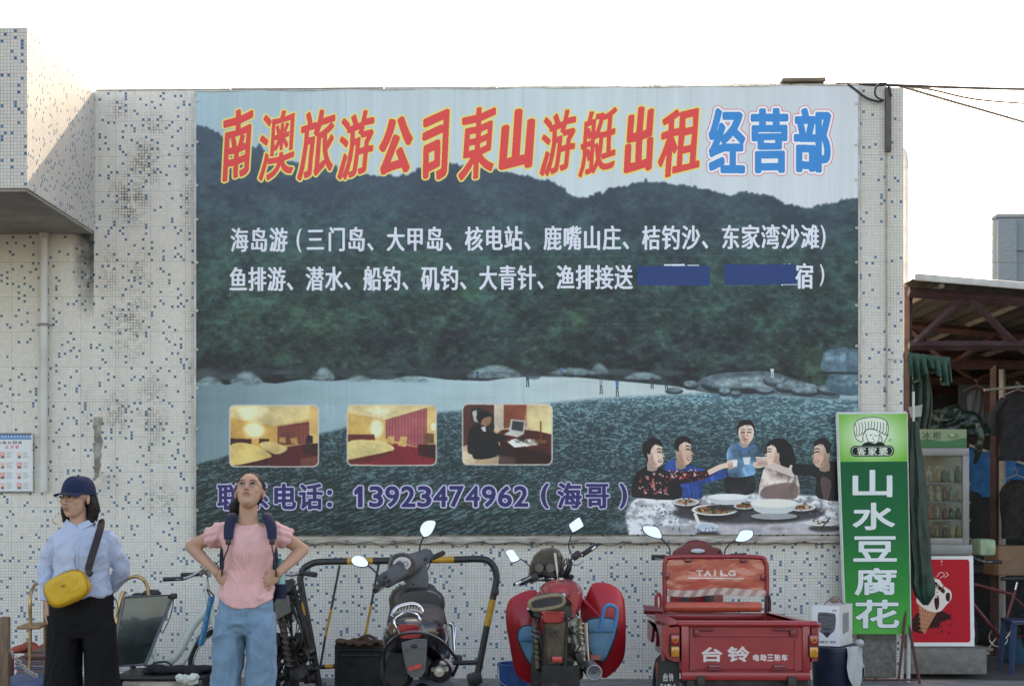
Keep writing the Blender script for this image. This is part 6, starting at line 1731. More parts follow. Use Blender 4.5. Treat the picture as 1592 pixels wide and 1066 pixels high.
# rear mudguard with reflector
b = B(); pl = [(624, 998), (646, 992), (664, 993), (663, 1020), (661, 1042), (655, 1052), (640, 1053), (633, 1045), (627, 1020)]
b.loft([[L(x, y, -.14 + (y - 992) * .0016) for x, y in pl], [L(x, y, -.12 + (y - 992) * .0016) for x, y in pl]])
mg = obj('mudguard', b, mat('mudguard_grey', (.13, .14, .15), .5, dirt=.3), sc_, bevel=.004)
b = B(); b.prism([(L(635, 0, -.09).x, L(0, 1034, -.09).z), (L(655, 0, -.09).x, L(0, 1028, -.09).z), (L(656, 0, -.09).x, L(0, 1035, -.09).z), (L(636, 0, -.09).x, L(0, 1040, -.09).z)], 'y', -.098, -.072); obj('reflector', b, mat('red_reflector', (.45, .05, .04), .3), mg)
b = B(); b.cyl(L(633, 1011, -.13), L(633, 1011, -.10), .004); b.cyl(L(655, 1008, -.13), L(655, 1008, -.10), .004); b.ell(L(644, 1004, -.12), (.02, .015, .012)); obj('bolt', b, M_dstl, mg)
# lower side covers, engine, exhaust, wheel
b = B(); b.loft([pring(617, 1040, 18, 26, .05, 2.6), pring(617, 1040, 26, 32, .2, 2.6), pring(620, 1040, 24, 30, .6, 2.6)]); obj('engine_cover', b, mat('matt_black_cover', (.012, .012, .013), .7), sc_)
b = B(); b.lathe([(.03, -.02), (.055, 0), (.07, .05), (.072, .45), (.05, .6)], L(683, 1043, -.02), (Vector((1, 0, 0)), Vector((0, .1, 1)), Vector((0, 1, -.1))), 20); ex = obj('exhaust', b, M_scd, sc_)
b = B(); b.lathe([(.004, -.012), (.018, -.01), (.02, 0.02)], L(683, 1043, -.03), 'y', 14); obj('exhaust_tip', b, M_stl, ex)
b = B(); b.torus((0.0, .28, .235), .175, .055, 'x', 36, 12); tw = obj('wheel', b, M_rub, sc_); obj('rim', B().lathe([(.02, -.04), (.13, -.04), (.13, .04), (.02, .04)], (0, .28, .235), 'x', 20), M_stl, tw)
b = B(); b.tube([L(699, 970, .3), L(704, 975, .28), L(706, 1010, .25)], .010, 8, smooth=3); b.tube([L(709, 972, .3), L(706, 1012, .25)], .006, 8); b.box(L(704, 990, .28), (.05, .02, .012)); obj('foot_rest', b, M_chrome, sc_)
b = B(); b.tube([L(612, 1000, .2), L(600, 1060, .25)], .014, 8); b.tube([(-.1, .35, .3), (-.2, .3, .02)], .01, 8); obj('side_stand', b, M_dstl, sc_)
# floor board and leg shield (inner side faces us)
D = 1.05
obj('footboard', B().box((-.02, .85, .33), (.36, .5, .1), bev=.03), M_scm, sc_)
sh = [(606, 946), (604, 930), (610, 917), (622, 909), (640, 905), (662, 904), (674, 909), (684, 922), (690, 945), (697, 975), (700, 1020), (690, 1050), (620, 1050), (606, 1010), (601, 970)]
rings = []
for k, dy in ((.96, 0), (1.0, .02), (1.0, .05), (.96, .09)):
    rings.append([L(652 + (x - 652) * k, 975 + (y - 975) * k, D + dy + .05 * abs(x - 652) / 45) for x, y in sh])
b = B(); b.loft(rings); obj('leg_shield', b, M_scg, sc_)
b = B(); b.loft([pring(652, 938, 34, 20, D - .06, 2.6), pring(652, 938, 40, 26, D - .02, 2.6), pring(652, 938, 40, 26, D + .1, 2.6)]); obj('glove_box', b, M_scg, sc_)
b = B(); b.cyl(L(663, 918, D - .05), L(663, 918, D - .01), .012); b.ell(L(643, 908, D - .02), (.007, .02, .007)); obj('key_switch', b, M_dstl, sc_)
# steering column cover
b = B(); b.loft([pring(651, 923, 13, 5, D - .02, 2.4), pring(650, 912, 15, 11, D - .02, 2.4), pring(648, 899, 19, 13, D, 2.6), pring(640, 886, 24, 15, D + .02, 2.4)]); 
st = obj('steering_cover', b, M_scm, sc_)
b = B()
# handlebar cover: from the left switch block over the dial to the right one (front wheel turned left)
b.loft([pring(592, 903, 5, 9, D - .22, 2.6, tilt=.7), pring(602, 900, 11, 13, D - .2, 2.8, tilt=.6), pring(614, 893, 14, 13, D - .14, 2.6, tilt=.6), pring(625, 884, 18, 17, D - .06, 2.4, tilt=.6), pring(637, 878, 21, 17, D, 2.4, tilt=.5), pring(649, 872, 16, 14, D + .08, 2.6, tilt=.5), pring(660, 864, 10, 11, D + .14, 2.8, tilt=.5), pring(667, 861, 6, 8, D + .18, 2.6, tilt=.5)])
hc = obj('handlebar_cover', b, M_scm, sc_)
b = B(); b.loft([pring(625, 880, 20, 17, D - .10, 2.1, tilt=.15), pring(624, 879, 22, 19, D - .07, 2.1, tilt=.15), pring(624, 876, 21, 18, D + .02, 2.1, tilt=.15)]); hd_ = obj('dial_hood', b, M_scd, sc_)
b = B(); b.loft([pring(625, 876, 14, 10.5, D - .115, 2.0, tilt=.12), pring(625, 876, 14.5, 11, D - .095, 2.0, tilt=.12)]); obj('speedometer', b, mat('dial_face', (.50, .51, .53), .2, coat=.8, var=.1, scale=40), hd_)
b = B(); b.torus(L(621, 877, D - .118), .022, .0025, 'y', 20, 6); b.torus(L(631, 876, D - .118), .014, .002, 'y', 18, 6)
for k in range(7): b.tube([L(621, 877, D - .12), L(621 + 4.5 * math.cos(2.6 - k * .35), 877 - 4.5 * math.sin(2.6 - k * .35), D - .12)], .0011, 4)
obj('needle', b, M_blk, hd_)
b = B(); b.tube([L(597, 905, D - .24), L(588, 911, D - .28), L(583, 918, D - .32)], [.017, .018, .019], 12); gp = obj('grip', b, M_rub, sc_)
obj('brake_lever', B().tube([L(602, 908, D - .25), L(592, 916, D - .25), L(581, 923, D - .30)], .005, 6, smooth=4), M_stl, gp)
b = B(); b.tube([L(666, 869, D + .16), L(676, 865, D + .22), L(689, 859, D + .30)], [.016, .018, .018], 12); gp = obj('grip', b, M_rub, sc_)
obj('brake_lever', B().tube([L(668, 876, D + .16), L(664, 886, D + .18), L(654, 894, D + .12)], .005, 6, smooth=4), M_blk, gp)
for (x, y, dd) in ((599, 896, -.29), (605, 902, -.29), (661, 869, .03)):
    obj('switch', B().box(L(x, y, D + dd), (.03, .02, .022), rot=(0, R(-30), 0), bev=.005), M_blk, hc)
mirror(sc_, L(559, 872, D - .15), [(-.055, .012), (-.03, .036), (.02, .03), (.055, -.005), (.048, -.033), (.0, -.036), (-.04, -.02)], [L(574, 880, D - .15), L(585, 890, D - .18), L(590, 897, D - .2)])
mirror(sc_, L(665, 821, D + .1), [(-.052, -.01), (-.03, .038), (.01, .055), (.048, .05), (.05, .02), (.02, -.04), (-.025, -.058)], [L(658, 835, D + .1), L(653, 848, D + .1), L(652, 860, D + .1)], tilt=(R(-14), 0, 0))
b = B(); b.torus((-.03, D + .38, .235), .175, .05, 'x', 36, 12)
fw = obj('front_wheel', b, M_rub, sc_); fw.rotation_euler = (0, 0, 0)
b = B(); b.tube([L(651, 923, D), (-.03, D + .38, .235)], .028, 10); obj('fork', b, M_dstl, sc_)
# ------------------------------------------------------------------ red motorcycle with red leg guards, seen from behind
MY = -3.3
q = P(862, 766, MY)
ML = Vector((q.x, MY, 0))
mo = thing('motorcycle', 'old red motorcycle with two big red leg guards holding blue pockets', 'motorcycle', ML)
def L(px, py, dy=0.0): return P(px, py, MY + dy) - ML
def mr(cx, cy, rx, ry, dy, p=2.2, n=18, tilt=0.0):
    c = L(cx, cy, dy); s = (MY + dy + 12) / F
    return ring(c, rx * s, ry * s, (math.cos(tilt), 0, math.sin(tilt)), (-math.sin(tilt), 0, math.cos(tilt)), p, n)
M_mred = mat('motorcycle_red', (0.36, 0.012, 0.022), 0.3, coat=.5, var=.15, dirt=.2, dirtcol=(.2, .12, .1), scale=6)
M_grd = mat('guard_red_vinyl', (0.38, 0.008, 0.016), 0.42, coat=.15, var=.2, scale=3, bump=.1, bscale=12)
M_blu = mat('pocket_blue', (0.07, 0.22, 0.34), 0.5, var=.25, scale=9, bump=.2, bscale=20)
M_tan = mat('worn_tan_vinyl', (.24, .19, .12), .6, var=.35, scale=14, dirt=.4)
# leg guards: curved sheets either side
def guard(pts, dy, pocket, pdy, nm='leg_guard'):
    cx = sum(p[0] for p in pts) / len(pts); cy = sum(p[1] for p in pts) / len(pts)
    sm = [(v.x, v.y) for v in catmull([Vector((x, y, 0)) for x, y in pts], 5, True)]
    rings = []
    b = B()
    K = 6
    front = []
    for k in range(K + 1):
        f_ = 1 - k / K
        front.append([L(cx + (x - cx) * f_, cy + (y - cy) * f_, dy + .10 * (f_ ** 2)) for x, y in sm])
    n = len(sm)
    vs = [v for r in front for v in r]; fs = []
    for k in range(K - 1):
        for j in range(n): fs.append((k * n + j, k * n + (j + 1) % n, (k + 1) * n + (j + 1) % n, (k + 1) * n + j))
    vs = vs[:K * n] + [L(cx, cy, dy)]
    for j in range(n): fs.append(((K - 1) * n + j, (K - 1) * n + (j + 1) % n, K * n))
    o_ = len(vs); vs2 = [v + Vector((0, .012, 0)) for v in vs]
    fs2 = [tuple(reversed([i + o_ for i in f])) for f in fs]
    for j in range(n): fs.append((j, j + o_, (j + 1) % n + o_, (j + 1) % n))
    b.add(vs + vs2, fs + fs2)
    g_ = obj(nm, b, M_grd, mo, ang=50)
    sm = [(v.x, v.y) for v in catmull([Vector((x, y, 0)) for x, y in pocket], 4, True)]
    cx = sum(p[0] for p in pocket) / len(pocket); cy = sum(p[1] for p in pocket) / len(pocket)
    b = B(); b.loft([[L(cx + (x - cx) * k, cy + (y - cy) * k, pdy + d) for x, y in sm] for k, d in ((.8, -.035), (.95, -.03), (1, -.012), (1, .02))])
    pk = obj('pocket', b, M_blu, g_, ang=50)
    b = B(); b.tube([L(x, y, pdy - .016) for x, y in sm], .008, 6, closed=True); obj('pocket_rim', b, M_dstl, pk)
    return g_, pk
gl_, pk1 = guard([(790, 936), (800, 926), (822, 917), (836, 920), (846, 940), (850, 980), (850, 1040), (832, 1060), (812, 1056), (800, 1040), (792, 1000), (786, 960)], .62,
                 [(805, 985), (812, 974), (826, 972), (838, 980), (839, 1010), (836, 1040), (822, 1028), (810, 1005)], .60)
gr_, pk2 = guard([(903, 935), (910, 930), (915, 918), (922, 907), (934, 905), (950, 908), (964, 918), (971, 935), (973, 970), (972, 1010), (966, 1030), (952, 1046), (936, 1052), (915, 1020), (904, 980)], .62,
                 [(910, 968), (922, 961), (945, 960), (958, 966), (957, 985), (948, 1010), (938, 1027), (922, 1020), (912, 995)], .60)
for pts in ([L(806, 992, .555), L(836, 993, .55)], [L(912, 980, .555), L(954, 978, .55)]):
    b = B(); 
    a_, c_ = pts; b.box((a_ + c_) / 2, ((c_ - a_).length, .012, .03), bev=.004); obj('pocket_flap', b, mat('blue_flap', (.04, .17, .30), .5, var=.2), pk1 if a_.x < 0 else pk2)
b = B(); b.tube([L(934, 976, .5), L(938, 950, .5), L(944, 941, .5), L(953, 941, .5), L(959, 950, .5), L(956, 975, .5)], .012, 8, smooth=5); obj('blue_strap', b, mat('blue_cord', (.03, .2, .42), .5), pk2)
b = B(); b.prism([(L(918, 0, .54).x, L(0, 1014, .54).z), (L(933, 0, .54).x, L(0, 1015, .54).z), (L(934, 0, .54).x, L(0, 1022, .54).z), (L(919, 0, .54).x, L(0, 1022, .54).z)], 'y', .535, .56); obj('label_patch', b, mat('pale_red_label', (.4, .12, .12), .6), pk2)
# tank, seat, tail
b = B(); b.loft([mr(868, 930, 18, 10, .28, 2.4), mr(870, 925, 28, 18, .4, 2.4), mr(872, 922, 34, 22, .6, 2.3), mr(874, 921, 30, 22, .85, 2.3), mr(874, 924, 18, 14, 1.0, 2.2)]); obj('fuel_tank', b, M_mred, mo)
b = B(); b.tube([L(876, 905, .5), L(879, 903, .45), L(878, 915, .35)], .004, 5); b.lathe([(.022, 0), (.022, .02), (.01, .026)], L(872, 903, .7), 'z', 14); obj('tank_cap', b, M_chrome, mo)
b = B(); b.loft([mr(850, 936, 26, 8, -.02, 3, tilt=.17), mr(850, 936, 29, 11, 0, 3, tilt=.17), mr(852, 934, 28, 12, .15, 2.8, tilt=.15), mr(858, 930, 24, 10, .45, 2.6, tilt=.1)]); se = obj('seat', b, mat('black_vinyl', (.018, .018, .02), .55), mo)
b = B(); b.tube([v + Vector((0, -.006, 0)) for v in mr(850, 936, 27, 9.5, -.01, 3, tilt=.17)], .013, 7, closed=True); obj('seat_piping', b, M_tan, se)
b = B(); b.tube([L(876, 925, .02), L(886, 938, .1), L(897, 955, .2)], .016, 8, smooth=3); b.tube([L(822, 945, .02), L(828, 960, .08), L(830, 975, .1)], .012, 8, smooth=3); obj('grab_rail', b, M_chrome, mo)
b = B(); b.loft([mr(890, 940, 8, 20, .1, 2.4, tilt=-.3), mr(892, 938, 12, 24, .25, 2.4, tilt=-.3), mr(890, 935, 12, 20, .55, 2.4)]); b.loft([mr(834, 945, 7, 12, .12, 2.4), mr(836, 942, 10, 16, .3, 2.4), mr(842, 935, 10, 16, .55, 2.4)]); obj('side_cowl', b, M_mred, mo)
b = B(); b.loft([mr(858, 950, 30, 11, .02, 3), mr(858, 950, 32, 13, .12, 3), mr(858, 950, 30, 12, .3, 3)]); obj('tail_cowl', b, M_blk, mo)
b = B(); b.loft([mr(859, 959, 15, 8, -.09, 4), mr(859, 959, 18, 10, -.06, 4), mr(859, 959, 17, 9, .04, 4)]); tl_ = obj('tail_light', b, M_tail, mo)
b = B(); b.box(L(859, 951, -.03), (.14, .12, .012), bev=.004); obj('lamp_visor', b, M_mred, tl_)
# plate bracket, mudguard
b = B(); pl = [(848, 968), (879, 966), (878, 1030), (850, 1032)]
b.loft([[L(x, y, -.06 + (y - 966) * .001) for x, y in pl], [L(x, y, -.045 + (y - 966) * .001) for x, y in pl]]); mg = obj('plate_bracket', b, mat('rusty_plate', (.12, .09, .065), .7, .2, var=.4, dirt=.7, dirtcol=(.05, .03, .02), scale=16), mo)
for sx in (-1, 1):
    b = B(); b.tube([L(863.5 + sx * 17, 966, -.05), L(863 + sx * 16, 1034, -.01)], .010, 6); obj('bracket_rail', b, M_dstl, mg)
b = B(); b.prism([(L(852, 0, -.03).x, L(0, 974, -.03).z), (L(858, 0, -.03).x, L(0, 974, -.03).z), (L(860, 0, -.03).x, L(0, 982, -.03).z), (L(867, 0, -.03).x, L(0, 975, -.03).z), (L(866, 0, -.03).x, L(0, 984, -.03).z), (L(860, 0, -.03).x, L(0, 988, -.03).z)], 'y', -.072, -.052); obj('dark_bracket', b, M_blk, mg, smooth=False)
obj('reflector', B().box(L(866, 1024, -.03), (.062, .02, .036), bev=.006), mat('red_reflector', (.45, .05, .04), .3), mg)
b = B(); b.loft([[L(x, y, d + (y - 1030) * .001) for x, y in ((842, 1034), (900, 1034), (902, 1068), (900, 1110), (846, 1110), (841, 1070))] for d in (-.04, -.02)]); obj('mud_flap', b, M_rub, mo, bevel=.004)
# engine clutter: silver side cover, shocks, fork tube
b = B(); b.loft([mr(893, 992, 10, 30, .18, 3.4, tilt=.05), mr(893, 992, 12, 32, .22, 3.4, tilt=.05), mr(891, 992, 12, 32, .4, 3.4)]); b.box(L(892, 970, .18), (.05, .02, .05), rot=(0, .3, 0), bev=.01); b.box(L(898, 1010, .16), (.04, .02, .07), bev=.01); obj('engine_cover', b, mat('dull_aluminium', (.38, .38, .34), .45, .4, var=.35, dirt=.5, dirtcol=(.15, .10, .05), scale=14), mo)
for sx, cx_ in ((1, 903), (-1, 833)):
    b = B(); a_ = L(cx_ - 2, 968, .15); c_ = L(cx_ + 3, 1028, .2)
    b.tube([a_ + (c_ - a_) * (i / 60) + Vector((.021 * math.cos(i * .75), .021 * math.sin(i * .75), 0)) for i in range(61)], .0055, 5); sp = obj('shock_spring', b, M_stl if sx > 0 else M_dstl, mo)
    obj('shock_tube', B().tube([a_ + Vector((0, 0, .03)), c_ - Vector((0, 0, .04))], .014, 10), M_tan, sp)
obj('fork_tube', B().tube([L(911, 967, .35), L(914, 1025, .35)], .016, 12), M_chrome, mo)
b = B(); rg = random.Random(12)
for k in range(26): b.box(L(rg.uniform(836, 900), rg.uniform(975, 1066), rg.uniform(.15, .5)), (rg.uniform(.02, .09), rg.uniform(.04, .12), rg.uniform(.02, .09)), rot=(rg.uniform(-.5, .5), rg.uniform(-.5, .5), rg.uniform(-.5, .5)), bev=.006)
for k in range(8): b.tube([L(rg.uniform(836, 900), rg.uniform(940, 980), .2), L(rg.uniform(830, 905), rg.uniform(980, 1020), .12), L(rg.uniform(836, 900), rg.uniform(1020, 1066), .25)], .006, 6, smooth=4)
b.box((0, .55, .42), (.26, .4, .34), bev=.05); obj('engine', b, M_dstl, mo)
b = B(); b.lathe([(.05, .0), (.05, .5), (.03, .7)], L(924, 1045, -.05), (Vector((1, 0, 0)), Vector((0, .05, 1)), Vector((0, 1, -.05))), 22); b.lathe([(.012, -.002), (.046, -.012), (.05, .0)], L(924, 1045, -.05), 'y', 24); ex = obj('exhaust', b, mat('exhaust_end', (.10, .115, .13), .45, .5), mo)
obj('exhaust_ring', B().torus(L(924, 1045, -.06), .044, .004, 'y', 28, 8), M_stl, ex); obj('exhaust_hole', B().cyl(L(924, 1045, -.066), L(924, 1045, -.04), .009), M_blk, ex)
b = B(); b.torus((0, .25, .30), .25, .05, 'x', 40, 12); tw = obj('wheel', b, M_rub, mo); obj('rim', B().torus((0, .25, .3), .21, .015, 'x', 36, 6), M_chrome, tw)
b = B(); b.torus((.02, 1.45, .30), .25, .045, 'x', 40, 12); fw = obj('front_wheel', b, M_rub, mo); obj('front_mudguard', B().tube([(.02, 1.45 + .32 * math.cos(R(a_)), .3 + .32 * math.sin(R(a_))) for a_ in range(20, 161, 14)], .06, 8, flat=.35), M_mred, mo)
for sx in (-1, 1): obj('fork', B().tube([L(874 + sx * 10, 900, 1.15), (.02 + sx * .07, 1.45, .3)], .022, 10), M_chrome, mo)
b = B(); b.tube([(-.05, .5, .3), (-.25, .45, .0)], .012, 8); obj('side_stand', b, M_dstl, mo)
# windscreen cowl, headlamp, handlebar
D = 1.15
cw = [(822, 893), (824, 880), (830, 864), (842, 854), (858, 851), (869, 855), (875, 866), (875, 885), (870, 898), (850, 902), (834, 902)]
b = B(); b.loft([[L(849 + (x - 849) * k, 878 + (y - 878) * k, D + d) for x, y in cw] for k, d in ((.86, .0), (1, .02), (1.0, .06), (.8, .16))])
cwl = obj('headlamp_cowl', b, M_scd, mo)
b = B(); b.loft([[L(849 + (x - 849) * .83, 872 + (y - 878) * .62, D + d) for x, y in cw] for d in (-.012, .0)]); obj('cowl_inside', b, mat('olive_cowl_inside', (.05, .045, .03), .5, var=.4), cwl)
b = B(); b.tube([v for v in [L(x, y, D - .01) for x, y in cw]], .006, 6, closed=True); obj('cowl_edge', b, M_tan, cwl)
b = B()
for (x, y) in ((838, 882), (856, 882)): b.lathe([(.034, .06), (.036, 0), (.034, -.006)], L(x, y, D - .06), 'y', 18)
ga = obj('gauge', b, M_blk, mo)
b = B()
for (x, y) in ((838, 882), (856, 882)): b.lathe([(.03, -.009), (.03, -.006)], L(x, y, D - .06), 'y', 18)
obj('gauge_face', b, mat('dim_dial', (.06, .065, .065), .15, coat=.9), ga)
b = B(); b.prism([(L(860, 0, D).x, L(0, 857, D).z), (L(864, 0, D).x, L(0, 857, D).z), (L(867, 0, D).x, L(0, 886, D).z), (L(866, 0, D).x, L(0, 898, D).z), (L(864, 0, D).x, L(0, 886, D).z)], 'y', -.10 + D, -.085 + D); obj('white_bracket', b, mat('cream_plastic', (.55, .52, .44), .5), mo, smooth=False)
hb = obj('handlebar', B().tube([L(800, 908, D - .3), L(826, 898, D - .14), L(846, 900, D - .05), L(872, 896, D), L(884, 880, D), L(892, 868, D + .05), L(905, 862, D + .12), L(925, 850, D + .2)], .012, 10, smooth=5), M_chrome, mo)
b = B(); b.tube([L(811, 905, D - .24), L(824, 899, D - .14)], .022, 10); b.tube([L(905, 862, D + .12), L(926, 848, D + .22)], .018, 10); b.tube([L(926, 848, D + .22), L(931, 845, D + .24)], .012, 8); obj('grip', b, M_rub, hb)
b = B(); b.tube([L(826, 896, D - .18), L(815, 902, D - .25), L(800, 911, D - .32)], [.006, .005, .004], 6, smooth=3); b.tube([L(888, 876, D), L(897, 878, D + .05), L(906, 872, D + .1)], .005, 6, smooth=3); b.tube([L(826, 905, D - .16), L(836, 900, D - .1), L(846, 898, D - .1)], .012, 8); obj('brake_lever', b, M_stl, hb)
b = B(); b.box(L(896, 863, D + .05), (.07, .05, .05), rot=(0, R(-35), 0), bev=.012); obj('switch_block', b, M_blk, hb); b = B(); b.box(L(830, 897, D - .16), (.06, .05, .05), rot=(0, R(-20), 0), bev=.012); obj('switch_block', b, M_blk, hb)
b = B()
for k in range(9): b.tube([L(884 + rg.uniform(-6, 6), 870 + rg.uniform(-4, 6), D - .02), L(880 + rg.uniform(-6, 8), 886 + rg.uniform(-4, 4), D - .08 + rg.uniform(-.04, .04)), L(872 + rg.uniform(-4, 8), 904, D - .02)], .005, 6, smooth=4)
for k in range(4): b.tube([L(835 + k * 2, 898, D - .1), L(838 + k * 4, 890 + k, D - .14), L(850 + k * 3, 905, D - .06)], .005, 6, smooth=4)
for k in range(8): b.box(L(868 + rg.uniform(-4, 22), 892 + rg.uniform(-8, 8), D - .03), (.03, .03, .025), rot=(rg.uniform(0, 1), rg.uniform(0, 1), 0), bev=.004)
obj('control_cable', b, M_blk, hb)
mirror(mo, L(797, 863, D - .1), [(-.05, .028), (.0, .042), (.03, .0), (.048, -.022), (.035, -.038), (-.008, -.048), (-.028, -.015)], [L(812, 870, D - .1), L(822, 878, D - .1), L(830, 890, D - .1)], stem_r=.0045)
mirror(mo, L(896, 816, D + .05), [(-.052, -.0), (-.04, .014), (.015, .055), (.03, .045), (.05, .0), (.04, -.015), (-.02, -.05), (-.035, -.04)], [L(889, 830, D + .05), L(884, 848, D + .05), L(887, 858, D + .05)], stem_r=.0045)
# ------------------------------------------------------------------ striped crowd barrier
M_by = mat('barrier_black', (.022, .022, .024), .45, var=.3, dirt=.3, dirtcol=(.12, .08, .05), scale=20)
M_yl = mat('barrier_yellow', (.50, .25, .02), .45, var=.2, dirt=.4, dirtcol=(.12, .08, .05), scale=20)
bY = -.55
br_ = thing('barrier', 'black and yellow striped tubular barrier standing against the tiled wall', 'barrier', (0, 0, 0))
G = lambda x, y, d=0.0: P(x, y, bY + d)
def tub(name, pts, r, m, smooth=5): return obj(name, B().tube([G(*p_) for p_ in pts], r, 12, smooth=smooth), m, br_)
tub('rail', [(497, 1069), (483, 990), (469, 915), (467, 897), (472, 884), (482, 877), (497, 873), (540, 872)], .027, M_by)
tub('rail_band', [(540, 872), (580, 871.5)], .0275, M_yl, 0)
tub('rail', [(580, 871.5), (672, 870)], .027, M_by, 0)
tub('rail_band', [(672, 870), (706, 869.5)], .0275, M_yl, 0)
tub('rail', [(706, 869.5), (745, 868.5), (760, 872), (769, 883), (772, 897), (770, 912), (766, 931)], .027, M_by)
tub('rail_band', [(766, 931), (757, 972)], .0275, M_yl, 0)
tub('rail', [(757, 972), (748, 1020), (738, 1069)], .027, M_by, 0)
tub('rail_band', [(472, 935), (476, 955)], .0275, M_yl, 0)
tub('cross_rail', [(489, 1036), (506, 1036)], .019, M_by, 0); tub('cross_rail', [(506, 1036), (518, 1035)], .0195, M_yl, 0); tub('cross_rail', [(518, 1035), (744, 1029)], .019, M_by, 0)
for (a_, m1, m2, c_) in (((528, 878), (515, 946), (506, 988), (498, 1036)), ((589, 876), (577, 940), (568, 985), (561, 1034))):
    tub('brace', [a_, m1], .0095, M_by, 0); tub('brace_band', [m1, m2], .0105, M_yl, 0); tub('brace', [m2, c_], .0095, M_by, 0)
b = B(); b.box(G(771, 919, -.02), (.05, .05, .055), bev=.008); obj('bracket', b, M_by, br_)
for x in (497, 740): obj('foot', B().box(Vector((G(x, 1066).x, bY, .045)), (.07, .30, .04), rot=(0, 0, 0), bev=.012), M_by, br_)
b = B(); b.box(G(738, 1054, -.02), (.12, .05, .10), rot=(0, R(-12), 0), bev=.02); obj('wheel_clamp', b, M_by, br_)

# ------------------------------------------------------------------ dark travel case
cb = thing('travel_case', 'old black case with torn brown leather top standing behind the grey scooter', 'case', (P(560, 766, -1.25).x, -1.25, 0))
zt = P(0, 996, -1.25).z; wd = P(600, 0, -1.25).x - P(519, 0, -1.25).x
b = B(); b.box((0, .1, zt / 2), (wd, .2, zt), bev=.03); obj('body', b, mat('black_canvas', (.014, .016, .013), .8, var=.5, bump=.5, bscale=60, dirt=.4, dirtcol=(.05, .04, .03)), cb)
b = B(); b.tube([(-wd / 2 + .02, -.012, .04), (-wd / 2 + .02, -.012, zt - .06), (wd / 2 - .02, -.012, zt - .06), (wd / 2 - .02, -.012, .04)], .008, 6); b.tube([(-wd / 2 + .05, -.008, zt - .1), (wd / 2 - .05, -.008, zt - .1)], .006, 6); obj('seam', b, M_blk, cb)
b = B()
rg = random.Random(6)
for k in range(16): b.ell((-wd / 2 + .03 + k * (wd - .06) / 15, .02 + rg.uniform(-.02, .06), zt + rg.uniform(-.025, .012)), (.035, .06, .018), rot=(rg.uniform(-.4, .4), rg.uniform(-.5, .5), 0))
b.tube([(-.03, .0, zt), (.0, -.01, zt + .03), (.06, .0, zt + .05), (.12, .0, zt + .02)], .014, 8, smooth=4)
obj('leather_top', remesh(b, .008, 2), mat('torn_brown_leather', (.075, .03, .016), .6, var=.5, scale=18, bump=.5), cb, ang=180)

# ------------------------------------------------------------------ blue bucket behind the motorcycle
bk = thing('bucket', 'blue plastic bucket half hidden behind the left red leg guard', 'bucket', (P(803, 766, -2.1).x, -2.1, 0))
zt = P(0, 1030, -2.1).z
obj('body', B().lathe([(.0, .01), (.10, .01), (.125, zt), (.135, zt), (.135, zt + .012), (.120, zt + .012), (.095, .02), (0, .02)], (0, 0, 0), n=28, caps=False), mat('blue_bucket', (.02, .10, .30), .4, var=.2), bk)
obj('handle', B().tube([(-.13, 0, zt), (-.12, -.08, zt - .1), (0, -.14, zt - .15), (.12, -.08, zt - .1), (.13, 0, zt)], .004, 6, smooth=5), M_stl, bk)

# ------------------------------------------------------------------ white carton on a dark bin
wb_y = -1.15
def make_fan():
    tr = lambda x, y: ((x - 1260) * 8, (y - 935) * 8)
    p = Paint(int(46 * 8), int(73 * 8), tr, (206, 206, 208))
    p.poly([(1270, 951), (1276, 947), (1294, 948), (1300, 952), (1299, 975), (1294, 984), (1286, 989), (1278, 986), (1272, 978)], (84, 86, 90), smooth=3)
    p.poly([(1273, 952), (1297, 953), (1296, 972), (1287, 980), (1275, 974)], (60, 62, 66), smooth=3)
    for k in range(9): p.line([(1273, 954 + k * 2.4), (1297, 955 + k * 2.4)], .8, (110, 112, 116))
    p.poly([(1279, 985), (1285, 983), (1291, 985), (1287, 992), (1284, 992)], (40, 42, 46), smooth=2); p.poly([(1271, 966), (1275, 966), (1276, 980), (1272, 978)], (150, 152, 156))
    p.text([('T', 1294, 942, 1298, 946), ('T', 1298, 942, 1302, 946)], [(1.5, (60, 60, 66))])
    for i, c_ in enumerate('48879'): p.text([(c_, 1272 + i * 3.2, 999, 1274.5 + i * 3.2, 1003)], [(1.6, (70, 70, 76))])
    for i, c_ in enumerate('BSP'): p.text([(c_, 1291 + i * 3.2, 998.5, 1293.6 + i * 3.2, 1002.5)], [(1.6, (70, 70, 76))])
    return p.image('fan_print', 1.2)
wb_ = thing('appliance_carton', 'white carton printed with a dark appliance standing on the dark blue bin', 'carton', (0, 0, 0))
A0, A1, A2 = (1262, 940), (1305, 936), (1327, 934)
yb = wb_y
c0 = P(1262, 940, yb); c1 = P(1305, 938, yb - .07)
d0 = P(1264, 1003, yb); d1 = P(1305, 1009, yb - .07)
c2 = P(1325, 934, yb + .16); d2 = P(1328, 1001, yb + .16)
c3 = c0 + (c2 - c1); zt = c0.z
zb_ = d0.z
q0, q1, q2 = [Vector((v.x, v.y, 0)) for v in (c0, c1, c2)]; q3 = q0 + (q2 - q1)
b = B(); up = lambda v, z: Vector((v.x, v.y, z))
vs = [up(v, z) for z in (zb_, zt) for v in (q0, q1, q2, q3)]
b.add(vs, [(0, 1, 5, 4), (1, 2, 6, 5), (2, 3, 7, 6), (3, 0, 4, 7), (4, 5, 6, 7), (3, 2, 1, 0)])
M_wcar = mat('white_carton', (.62, .61, .60), .6, var=.06, scale=5, dirt=.15)
obj('body', b, M_wcar, wb_, smooth=False)
nrm = (q1 - q0).cross(Vector((0, 0, 1))).normalized() * .003
if nrm.y > 0: nrm = -nrm
